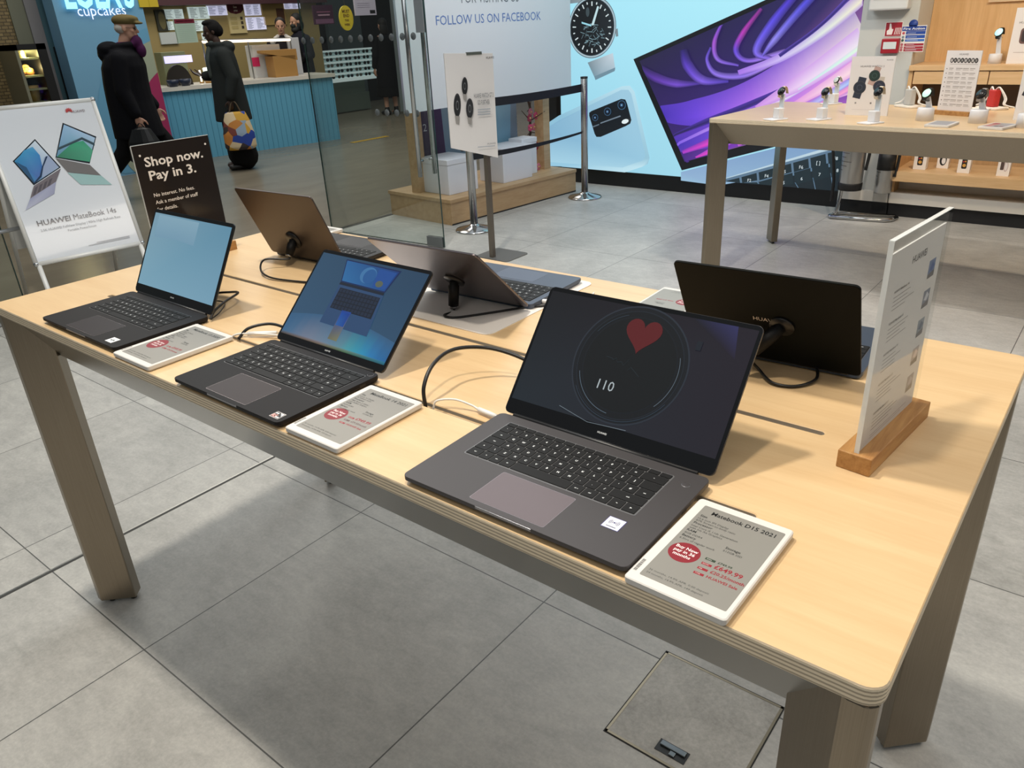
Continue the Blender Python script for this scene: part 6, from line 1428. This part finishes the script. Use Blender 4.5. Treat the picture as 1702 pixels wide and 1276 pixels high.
# yellow round sign and white payment notice hang in the window of the shop behind
q = P(576, 30, 0, -9.6); t = thing('round_sign', 'yellow round hanging sign with brown writing', 'sign', tuple(q)); r_ = (P(576, 9, 0, -9.6).z-q.z)
b = MB(mat('sign_yellow', (226, 200, 50), .5)); b.loft([[q+Vector((x_, r_*.78*cos(2*pi*k/36), r_*sin(2*pi*k/36))) for k in range(36)] for x_ in (-.02, 0)]); b.build('disc', t)
b = MB(mat('cord_grey', (90, 90, 90), .5)); b.cyl((q.x-.01, q.y, q.z+r_*.98), (q.x-.01, q.y, 3.6), .004, n=6); b.build('hanging_cord', t)
b = MB(ink); s = Sheet(b, q, (0, 1, 0), (0, 0, 1), .002)
for k, tx in enumerate(('MUST', 'END', 'THIS', 'WEEK')): s.text(tx, 0, r_*(.42-.34*k), (120, 84, 24), h=r_*(.24 if k < 2 else .16), align='C', bold=.03)
b.build('lettering', t)
def wn(s, w_, h_):
    s.text('Shop now.', w_*.1, h_*.70, (70, 60, 84), h=h_*.07, bold=.01); s.text('Pay in 3.', w_*.1, h_*.58, (70, 60, 84), h=h_*.07, bold=.01)
    for k in range(3): s.rect(w_*.1, h_*(.28+.07*k), w_*.7, h_*(.29+.07*k), (150, 140, 160))
    s.rect(w_*.68, h_*.06, w_*.94, h_*.18, (24, 22, 26))
bcard('payment_notice', 'white payment notice at the top edge against the dark doorway', 'sign', 592, -22, 621, 26, mat('notice_lilac', (206, 196, 216), .5), wn, -9.5)

# ---- far right of the mall: dark shop with sunglasses rack
XD = -13.6
b = MB(mat('dark_shop', (34, 36, 42), .5)); b.box((XD-3, P(520, 60, 0, XD).y-1, 0), (XD-2.9, 19, 3.6)); struct(b.build('wall_far'))
b = MB(mat('far_panel', (86, 96, 98), .5)); b.box((XD-.9, P(548, 100, 0, XD-.9).y, 0), (XD-.8, P(602, 60, 0, XD-.8).y, 3.6)); struct(b.build('wall_far_panel'))
b = MB(mat('far_dark', (14, 15, 20), .5)); b.box((XD-.9, P(602, 60, 0, XD-.8).y+.01, 0), (XD-.8, 17, 3.6)); struct(b.build('wall_far_dark'))
XR = -12.75
a_, c_ = P(542, 130, 0, XR), P(646, 130, 0, XR); zbm = P(600, 128, 0, XR).z; ztp = P(600, 80, 0, XR).z
rk = thing('sunglasses_rack', 'lit white rack with five rows of sunglasses in the mall', 'display rack', (XR, a_.y, 0))
wl = mat('rack_white', (214, 222, 222), .4, emit=(170, 184, 184), es=.5)  # low glow put into shelves and back in place of rack lamps
b = MB(mat('rack_back', (150, 166, 166), .5, emit=(120, 136, 136), es=.3)); b.box((XR-.12, a_.y, zbm), (XR-.10, c_.y, ztp)); b.build('back_panel', rk)
b = MB(wl); b.box((XR-.12, a_.y, zbm-.05), (XR+.05, c_.y, zbm+.02)); b.build('bottom_ledge', rk)
b = MB(mat('rack_base', (98, 110, 100), .5)); b.box((XR-.4, a_.y+.1, .02), (XR-.15, c_.y-.45, zbm-.3)); b.build('base_panel', rk)
b = MB(mat('rack_base')); b.box((XR-.3, a_.y+.2, 0), (XR-.2, c_.y-.5, zbm)); b.build('support', rk)
hr = (ztp-zbm)/5
for k in range(5):
    b = MB(wl); b.box((XR-.10, a_.y, zbm+hr*(k+1)-.025), (XR+.0, c_.y, zbm+hr*(k+1))); b.build('shelf', rk)
sgm = [mat('lens_%d' % k, c, .15) for k, c in enumerate(((18, 20, 22), (60, 56, 48), (30, 34, 44), (96, 92, 84)))]
protos = []
for m_ in sgm:
    b = MB(m_)
    for sgn in (-1, 1): b.loft([[Vector((x_, sgn*.034+.028*cos(2*pi*k/14), .023*sin(2*pi*k/14))) for k in range(14)] for x_ in (-.002, .002)])
    b.box((-.002, -.01, .008), (.003, .01, .014))
    for sgn in (-1, 1): b.box((-.10, sgn*.064-.002, .006), (0, sgn*.064+.002, .012))
    o = b.build('sunglasses'); protos.append(o)
rg = random.Random(4); cnt = 0; ncol = 7
for r_ in range(5):
    for k in range(ncol):
        src = protos[cnt] if cnt < 4 else protos[0 if k > 3 else rg.randrange(4)].copy()
        if cnt >= 4: COL.objects.link(src)
        src.location = (XR+.03, a_.y+(c_.y-a_.y)*(k+.5)/ncol, zbm+hr*r_+hr*.45); src.scale = (1.0, 1.35, 1.35)
        tag(src, 'pair of sunglasses in the %s row of the lit white rack, %s from left' % (('bottom', 'fourth', 'middle', 'second', 'top')[r_], ('first', 'second', 'third', 'fourth', 'fifth', 'sixth', 'seventh')[k]), 'sunglasses', 'sunglasses in the lit white rack'); cnt += 1
# yellow tape on the floor
a_, c_ = P(585, 237, 2, .002), P(645, 226, 2, .002); d_ = (c_-a_).normalized(); n_ = Vector((-d_.y, d_.x, 0))*.05
b = MB(mat('tape_yellow', (214, 170, 40), .5))
for k in range(14):
    q0 = a_+(c_-a_)*(k/14); q1 = a_+(c_-a_)*((k+.75)/14); b.extr([q0-n_, q1-n_, q1+n_, q0+n_], (0, 0, .002))
b.use(mat('tape_dark', (120, 90, 30), .5)); b.extr([a_-n_*.9, c_-n_*.9, c_+n_*.9, a_+n_*.9], (0, 0, .001))
tag(b.build('floor_tape'), 'yellow hazard tape strip on the mall floor', 'tape')
# ================================================================== people
def limb(b, pts, rs, n=12):
    pts = [Vector(p) for p in pts]
    for i in range(len(pts)-1): b.cap(pts[i], pts[i+1], rs[i], rs[i+1], n)
def hand(b, wrist, d, pn, sc=1.0, curl=.5, side=1):
    """palm along d, palm normal pn; four fingers and a thumb"""
    d = Vector(d).normalized(); pn = Vector(pn).normalized(); s_ = d.cross(pn)*side; w_ = Vector(wrist)
    R = Matrix((s_, d, s_.cross(d))).transposed()
    b.ell(w_+d*.05*sc, (.040*sc, .052*sc, .017*sc), R, 12)
    for k, ln in enumerate((.070, .080, .075, .058)):
        p = w_+d*.092*sc+s_*(.027-.018*k)*sc; q = p+(d*cos(curl*.6)+pn*sin(curl*.6))*ln*.55*sc; e = q+(d*cos(curl*1.8)+pn*sin(curl*1.8))*ln*.5*sc
        limb(b, (p, q, e), (.0095*sc, .009*sc, .0075*sc), 8)
    p = w_+d*.03*sc+s_*.034*sc; q = p+(d*.7+s_*.6+pn*.3)*.042*sc; e = q+(d*.9+s_*.1+pn*.4)*.032*sc
    limb(b, (p, q, e), (.012*sc, .0105*sc, .009*sc), 8)
def head(b, c, fw, up=(0, 0, 1), sc=1.0):
    fw = Vector(fw).normalized(); up = Vector(up).normalized(); lf_ = up.cross(fw).normalized(); up = fw.cross(lf_)
    R = Matrix((fw, lf_, up)).transposed(); c = Vector(c); p = lambda x, y, z: c+(fw*x+lf_*y+up*z)*sc
    b.ell(p(-.008, 0, .028), (.097*sc, .076*sc, .088*sc), R, 18)          # skull
    b.ell(p(.022, 0, -.045), (.066*sc, .056*sc, .072*sc), R, 16)          # jaw
    b.ell(p(.058, 0, -.092), (.026*sc, .028*sc, .022*sc), R, 10)          # chin
    b.ell(p(.078, 0, .018), (.016*sc, .045*sc, .012*sc), R, 10)           # brow
    b.cap(p(.084, 0, .006), p(.106, 0, -.030), .009*sc, .014*sc, 8)       # nose
    b.ell(p(.084, 0, -.060), (.013*sc, .026*sc, .011*sc), R, 8)           # mouth
    for s_ in (-1, 1):
        b.ell(p(.062, s_*.042, -.022), (.022*sc, .020*sc, .020*sc), R, 8)  # cheek
        b.ell(p(-.006, s_*.077, -.006), (.020*sc, .009*sc, .031*sc), R, 8)  # ear
    return R, p
def face_bits(parent, p, R, sc=1.0, lip=(120, 66, 60), eye=(30, 22, 20)):
    for s_ in (-1, 1):
        b = MB(mat('eye_%d' % eye[0], eye, .2)); b.ell(p(.083, s_*.032, .0), (.009*sc, .013*sc, .007*sc), R, 8); b.build('eye', parent, False)
    b = MB(mat('lips_%d' % lip[0], lip, .5)); b.ell(p(.094, 0, -.061), (.008*sc, .024*sc, .0065*sc), R, 8); b.build('mouth', parent, False)
def coat_loft(b, rings, n=20):
    """rings: (cx, cy, z, rx, ry)"""
    b.loft([[Vector((cx+rx*cos(2*pi*k/n), cy+ry*sin(2*pi*k/n), z)) for k in range(n)] for cx, cy, z, rx, ry in rings])
def cloth(name, c, rough=.85): return mat(name, c, rough, spec=.2)
skin_l = mat('skin_light', (196, 150, 128), .5); skin_d = mat('skin_dark', (62, 42, 34), .5); skin_m = mat('skin_tan', (186, 142, 116), .5)
def shoe(b, ank, fw, ln=.27, pitch=0.0):
    fw = Vector(fw).normalized(); a = Vector(ank); toe = a+fw*ln*.62+Vector((0, 0, -.055-pitch*.1)); heel = a-fw*ln*.25+Vector((0, 0, -.05+pitch*.1))
    limb(b, (heel, a+fw*ln*.15+Vector((0, 0, -.045)), toe), (.040, .046, .034), 10); b.cap(a+Vector((0, 0, .03)), a+Vector((0, 0, -.03)), .048, .046)

# ---- man in a flat cap walking to the right
base = P(252, 327, 2, 0); base.z = 0
az = math.atan2(.80, .60)
man = thing('person', 'walking man in dark navy hooded coat and olive flat cap, facing right', 'person', tuple(base), az)
b = MB(skin_l)
limb(b, [(0, 0, .95), (.03, 0, 1.12), (.06, 0, 1.30)], (.15, .14, .16)); b.ell((.05, 0, 1.36), (.13, .20, .12)); limb(b, [(.07, 0, 1.44), (.115, 0, 1.56)], (.062, .056))
mR, mp_ = head(b, (.145, 0, 1.645), (1, 0, -.06))
limb(b, [(0, -.09, .93), (-.12, -.09, .50), (-.44, -.09, .15)], (.088, .058, .040)); limb(b, [(-.44, -.09, .12), (-.30, -.09, .045)], (.034, .03))
limb(b, [(0, .09, .93), (.27, .09, .52), (.40, .09, .10)], (.088, .058, .040)); limb(b, [(.40, .09, .07), (.56, .09, .05)], (.034, .03))
limb(b, [(.05, -.19, 1.37), (.02, -.235, 1.08), (.09, -.25, .86)], (.056, .046, .032)); hand(b, (.095, -.25, .84), (.15, 0, -1), (.2, 1, 0), 1.05, .9, 1)
limb(b, [(.05, .19, 1.37), (.08, .24, 1.09), (.20, .25, .89)], (.056, .046, .032)); hand(b, (.207, .25, .875), (.3, 0, -1), (.2, -1, 0), 1.0, .8, -1)
b.build('body', man, False, remesh=.0075); face_bits(man, mp_, mR)
b = MB(cloth('coat_navy', (9, 10, 17)))
coat_loft(b, [(.04, 0, .62, .25, .25), (.03, 0, .80, .235, .25), (.02, 0, .98, .22, .245), (.025, 0, 1.15, .215, .245), (.04, 0, 1.30, .21, .25), (.055, 0, 1.40, .175, .23), (.075, 0, 1.47, .10, .13), (.085, 0, 1.50, .075, .085)])
b.ell((.05, 0, 1.39), (.14, .235, .10)); b.ell((-.055, 0, 1.465), (.115, .145, .075)); b.ell((-.10, 0, 1.42), (.075, .12, .075)); b.tube([(.135*cos(2*pi*k/16)+.06, .12*sin(2*pi*k/16), 1.49+.012*cos(2*pi*k/16)) for k in range(17)], .03, 8)
limb(b, [(.05, -.20, 1.37), (.02, -.245, 1.08), (.088, -.258, .875)], (.085, .074, .056)); limb(b, [(.05, .20, 1.37), (.08, .25, 1.09), (.195, .256, .905)], (.085, .074, .058))
b.build('coat', man, False, remesh=.013)
b = MB(cloth('trousers_black', (10, 10, 13)))
limb(b, [(0, -.09, .92), (-.12, -.09, .50), (-.43, -.09, .17)], (.12, .088, .064)); limb(b, [(0, .09, .92), (.27, .09, .52), (.40, .09, .13)], (.12, .088, .066)); b.ell((0, 0, .90), (.15, .17, .13)); b.build('trousers', man, False, remesh=.013)
for a_, f_, pt in (((-.44, -.09, .15), (.75, 0, -.55), 0), ((.40, .09, .10), (1, 0, .1), 0)):
    b = MB(mat('shoe_black', (18, 17, 17), .4)); 
    if a_[0] < 0: limb(b, ((-.47, -.09, .13), (-.40, -.09, .085), (-.30, -.09, .042)), (.044, .046, .038))
    else: shoe(b, a_, f_)
    b.build('shoe', man, False, remesh=.011)
b = MB(cloth('cap_olive', (104, 92, 58)))
q = mp_; b.ell(q(-.006, 0, .070), (.118, .094, .058), mR, 20); b.ell(q(.03, 0, .083), (.10, .085, .040), mR, 16); b.ell(q(.112, 0, .050), (.055, .072, .014), mR, 14); b.build('flat_cap', man, False, remesh=.009)
b = MB(mat('hair_white', (186, 182, 176), .8)); b.ell(q(-.045, 0, .0), (.066, .080, .055), mR, 14); b.build('hair', man, False)
b = MB(cloth('scarf_purple', (66, 24, 66))); b.tube([(.09*cos(2*pi*k/14)+.125, .08*sin(2*pi*k/14), 1.50) for k in range(15)], .028, 8); b.ell((.215, -.01, 1.515), (.055, .07, .07)); b.ell((.24, -.02, 1.44), (.05, .06, .07)); b.build('scarf', man, False, remesh=.012)
# glasses
b = MB(mat('glasses_dark', (40, 34, 30), .3)); 
for s_ in (-1, 1): b.tube([q(.088+.0*k, s_*.033+.019*cos(2*pi*k/12), .0+.016*sin(2*pi*k/12)) for k in range(13)], .0022, 6); b.tube([q(.086, s_*.052, .004), q(0, s_*.08, .006)], .002, 6)
b.build('glasses', man, False)
bagp = WM[man.name] @ Vector((.105, -.262, .72))
bg_ = thing('carrier_bag', 'black shiny carrier bag held by the walking man', 'bag', tuple(bagp), az)
b = MB(mat('bag_black', (16, 18, 20), .3)); b.loft([[Vector((rx*cos(2*pi*k/16), ry*sin(2*pi*k/16), z)) for k in range(16)] for z, rx, ry in ((-.34, .13, .05), (-.30, .17, .07), (-.12, .15, .06), (.0, .09, .035), (.02, .03, .014))]); b.build('pouch', bg_, False)
b = MB(mat('bag_black')); b.tube(bez([(-.05, 0, -.01), (-.02, 0, .04), (0, 0, .055), (.02, 0, .04), (.05, 0, -.01)], 5), .006, 8); b.build('handle', bg_, False)

# ---- woman in a long coat with a bright bag, facing left
base = P(405, 279, 2, 0); base.z = 0; az = math.atan2(-.88, -.47)
wom = thing('person', 'woman in long dark grey-green coat and dark head wrap, facing left with a bright bag', 'person', tuple(base), az)
b = MB(skin_d)
limb(b, [(0, 0, .95), (.0, 0, 1.12), (.01, 0, 1.28)], (.16, .14, .15)); b.ell((.01, 0, 1.34), (.12, .18, .12)); limb(b, [(.02, 0, 1.40), (.045, 0, 1.50)], (.056, .052))
wR, wp_ = head(b, (.07, 0, 1.585), (1, .12, -.12), sc=.97)
for s_ in (-1, 1):
    limb(b, [(0, s_*.09, .93), (.02, s_*.10, .50), (-.01, s_*.10, .09)], (.088, .058, .040)); limb(b, [(0, s_*.10, .06), (.15, s_*.10, .04)], (.034, .03))
limb(b, [(.01, .18, 1.34), (-.05, .25, 1.08), (.02, .27, .86)], (.054, .045, .031)); hand(b, (.022, .272, .84), (.1, 0, -1), (.2, -1, 0), .95, 1.1, -1)
limb(b, [(.01, -.18, 1.34), (.03, -.22, 1.10), (.24, -.12, 1.10)], (.054, .045, .031)); hand(b, (.255, -.11, 1.11), (1, .3, .3), (0, .6, 1), .95, .6, 1)
b.build('body', wom, False, remesh=.0075); face_bits(wom, wp_, wR, .97, (70, 36, 34), (16, 12, 12))
b = MB(cloth('coat_greygreen', (38, 42, 42)))
coat_loft(b, [(.0, 0, .58, .22, .25), (.0, 0, .75, .205, .24), (.0, 0, .95, .19, .225), (.0, 0, 1.12, .175, .215), (.01, 0, 1.26, .17, .22), (.01, 0, 1.36, .15, .205), (.025, 0, 1.43, .095, .12), (.03, 0, 1.46, .075, .085)])
b.ell((.01, 0, 1.345), (.135, .215, .09)); b.ell((-.08, 0, 1.41), (.09, .14, .075)); b.tube([(.11*cos(2*pi*k/16)+.03, .115*sin(2*pi*k/16), 1.445) for k in range(17)], .03, 8)
limb(b, [(.01, .19, 1.33), (-.05, .262, 1.08), (.02, .28, .875)], (.084, .076, .058)); limb(b, [(.01, -.19, 1.33), (.03, -.23, 1.10), (.225, -.125, 1.10)], (.084, .076, .058))
b.build('coat', wom, False, remesh=.013)
b = MB(cloth('scarf_grey', (70, 78, 76))); limb(b, [(.10, .05, 1.45), (.165, .06, 1.28), (.17, .05, 1.10)], (.04, .035, .03)); limb(b, [(.10, -.05, 1.45), (.165, -.05, 1.30), (.17, -.04, 1.14)], (.04, .035, .03)); b.build('scarf', wom, False, remesh=.013)
b = MB(cloth('trousers_dark', (15, 15, 16)))
for s_ in (-1, 1): limb(b, [(0, s_*.09, .92), (-.01, s_*.12, .50), (-.05, s_*.13, .16), (-.06, s_*.13, .10)], (.14, .13, .15, .10)); b.cap((.04, s_*.11, .6), (.05, s_*.12, .14), .11, .10)
b.build('wide_trousers', wom, False, remesh=.014)
for s_ in (-1, 1):
    b = MB(mat('shoe_black')); shoe(b, (-.01, s_*.12, .092), (1, s_*.15, 0), .25); b.build('shoe', wom, False, remesh=.011)
b = MB(cloth('wrap_black', (20, 19, 20))); b.ell(wp_(-.028, 0, .036), (.098, .088, .094), wR, 18); b.ell(wp_(-.075, 0, .005), (.07, .072, .075), wR, 14); b.ell(wp_(.0, 0, .10), (.085, .075, .035), wR, 14); b.build('head_wrap', wom, False, remesh=.01)
ph_ = thing('phone', 'small pale phone held up in the hand of the woman in the long coat', 'phone', tuple(WM[wom.name] @ Vector((.33, -.10, 1.14))), az)
b = MB(mat('phone_pale', (206, 206, 210), .3)); b.T = Matrix.Rotation(RAD(-35), 4, 'Y'); b.slab(rrect(.15, .075, .012, 4), -.004, .004); b.build('shell', ph_, False)
b = MB(mat('phone_screen', (30, 32, 38), .1)); b.T = Matrix.Rotation(RAD(-35), 4, 'Y'); b.slab(rrect(.138, .066, .008, 4), .004, .0046); b.build('screen', ph_, False)
bagp = WM[wom.name] @ Vector((.0, .285, .70))
bg_ = thing('tote_bag', 'bright patchwork tote bag in blue, orange and cream held by the woman', 'bag', tuple(bagp), az)
m = mat('tote_patches', (200, 160, 60), .7); vo = N(m, 'ShaderNodeTexVoronoi'); vo.inputs['Scale'].default_value = 9; L(m, coords(m, (1, 1, 1)), vo.inputs['Vector'])
sx_ = N(m, 'ShaderNodeSeparateColor'); L(m, vo.outputs['Color'], sx_.inputs[0])
cr = N(m, 'ShaderNodeValToRGB'); cr.color_ramp.interpolation = 'CONSTANT'; e = cr.color_ramp.elements
for i, c in enumerate(((30, 50, 130), (196, 130, 60), (40, 70, 160), (216, 196, 160), (120, 60, 50), (206, 160, 60), (150, 170, 190), (60, 50, 50))):
    k = e[i] if i < 2 else e.new(i/8); k.position = i/8; k.color = lin(c)
L(m, sx_.outputs[0], cr.inputs[0]); L(m, cr.outputs[0], BS(m).inputs['Base Color'])
b = MB(m); b.loft([[Vector((rx*cos(2*pi*k/20), ry*sin(2*pi*k/20), z)) for k in range(20)] for z, rx, ry in ((-.44, .15, .06), (-.41, .19, .09), (-.25, .185, .09), (-.10, .155, .065), (.0, .12, .035), (.0, .10, .02))]); b.build('pouch', bg_, False, remesh=.014)
for s_ in (-1, 1):
    b = MB(mat('tote_handle', (84, 70, 52), .7)); b.tube(bez([(-.07, s_*.02, -.02), (-.03, s_*.012, .09), (0, 0, .115), (.03, s_*.012, .09), (.07, s_*.02, -.02)], 6), .008, 8); b.build('handle', bg_, False)

# ---- two members of staff behind the counter, one shopper in black further off
def standing(label, base, yaw, H, skin, top, bottom, hairc, hair_style, mask=None, collar=None, skirt=None, armpose=0):
    k = H/1.72; t = thing('person', label, 'person', tuple(base), yaw)
    S_ = lambda *q: tuple(v*k for v in q)
    b = MB(skin)
    limb(b, [S_(0, 0, .93), S_(0, 0, 1.12), S_(0, 0, 1.28)], (.15, .13, .14)); b.ell(S_(0, 0, 1.34), (.11, .175, .11)); limb(b, [S_(.0, 0, 1.40), S_(.015, 0, 1.50)], (.054, .05))
    R, p = head(b, S_(.03, 0, 1.59), (1, 0, -.05), sc=.97*k)
    for s_ in (-1, 1):
        limb(b, [S_(0, s_*.09, .92), S_(.01, s_*.095, .50), S_(-.01, s_*.10, .09)], (.085, .056, .038)); limb(b, [S_(0, s_*.10, .06), S_(.15, s_*.11, .04)], (.034, .03))
        if armpose: limb(b, [S_(0, s_*.18, 1.35), S_(-.02, s_*.23, 1.10), S_(.20, s_*.15, 1.06)], (.052, .044, .03)); hand(b, S_(.215, s_*.145, 1.06), (1, -s_*.3, 0), (0, 0, -1), .95, .5, -s_)
        else: limb(b, [S_(0, s_*.18, 1.35), S_(-.02, s_*.235, 1.08), S_(.03, s_*.25, .86)], (.052, .044, .03)); hand(b, S_(.03, s_*.25, .845), (.1, 0, -1), (.2, -s_, 0), .95, .7, -s_)
    b.build('body', t, False, remesh=.0085); face_bits(t, p, R, .97)
    b = MB(cloth('top_%d_%d_%d' % top, top))
    zlow = .50 if skirt else .84
    coat_loft(b, [(0, 0, zlow*k, .17+(.04 if skirt else 0), .21+(.04 if skirt else 0)), (0, 0, 1.0*k, .16, .20), (0, 0, 1.14*k, .15, .19), (0, 0, 1.28*k, .15, .20), (0, 0, 1.37*k, .13, .185), (.01, 0, 1.43*k, .08, .10), (.012, 0, 1.46*k, .066, .072)])
    for s_ in (-1, 1):
        if armpose: limb(b, [S_(0, s_*.185, 1.34), S_(-.02, s_*.235, 1.10), S_(.18, s_*.158, 1.06)], (.072, .062, .05))
        else: limb(b, [S_(0, s_*.185, 1.34), S_(-.02, s_*.24, 1.08), S_(.03, s_*.255, .89)], (.072, .062, .05))
    b.build('coat' if skirt else 'shirt', t, False, remesh=.013)
    b = MB(cloth('bottom_%d' % bottom[0], bottom))
    if skirt: coat_loft(b, [(0, 0, skirt*k, .24, .27), (0, 0, .55*k, .20, .24), (0, 0, .9*k, .16, .19)])
    else:
        for s_ in (-1, 1): limb(b, [S_(0, s_*.09, .91), S_(.01, s_*.10, .50), S_(-.01, s_*.10, .10)], (.115, .085, .07))
    b.build('skirt' if skirt else 'trousers', t, False, remesh=.014)
    for s_ in (-1, 1):
        b = MB(mat('shoe_black')); shoe(b, S_(-.01, s_*.10, .092), (1, s_*.15, 0), .25); b.build('shoe', t, False, remesh=.012)
    b = MB(mat('hair_%d' % hairc[0], hairc, .7)); b.ell(p(-.022, 0, .045), (.094*k, .083*k, .088*k), R, 16)
    if hair_style == 'long': b.ell(p(-.055, 0, -.06), (.06*k, .09*k, .13*k), R, 14)
    if hair_style == 'bun': b.ell(p(-.07, 0, -.0), (.06*k, .066*k, .07*k), R, 12)
    if hair_style == 'scarf': b.ell(p(-.04, 0, -.05), (.085*k, .092*k, .10*k), R, 14); b.ell(p(.03, 0, -.115), (.075*k, .07*k, .055*k), R, 12)
    b.build('head_scarf' if hair_style == 'scarf' else 'hair', t, False, remesh=.011)
    if mask: b = MB(mat('mask_cloth', mask, .7)); b.ell(p(.055, 0, -.055), (.052*k, .052*k, .046*k), R, 12); b.build('face_mask', t, False)
    if collar:
        for s_ in (-1, 1): b = MB(mat('collar_cloth', collar, .7)); limb(b, [S_(.05, s_*.06, 1.44), S_(.10, s_*.15, 1.37)], (.035, .045)); b.build('collar', t, False)
    return t
def on_floor_at(px, py, dist_x):
    q = P(px, py, 0, dist_x); return Vector((q.x, q.y, 0)), q.z
v_, zh = on_floor_at(466, 42, -11.35); standing('dark haired staff member with pale shoulders behind the counter, facing the camera', v_, math.atan2(-v_.y, -v_.x)-.05, 1.72*min(1.1, max(.8, (zh)/1.60)), skin_m, (30, 26, 28), (24, 24, 28), (24, 18, 16), 'bun', collar=(196, 192, 186), armpose=1)
v_, zh = on_floor_at(494, 35, -11.7); standing('staff member in dark head scarf and mask behind the counter, looking left', v_, math.atan2(-v_.y, -v_.x)-1.0, 1.72*min(1.1, max(.8, zh/1.60)), skin_m, (26, 28, 38), (24, 24, 28), (22, 24, 24), 'scarf', mask=(28, 36, 34), armpose=1)
v_ = P(652, 188, 2, 0); v_ = CAM+(v_-CAM)*.93; v_.z = 0
standing('shopper in long black coat and skirt beside the sunglasses rack', P(652, 190, 2, 0), math.atan2(.3, 1)+2.6, 1.70, skin_l, (13, 13, 17), (12, 12, 15), (20, 18, 18), 'long', skirt=.34)
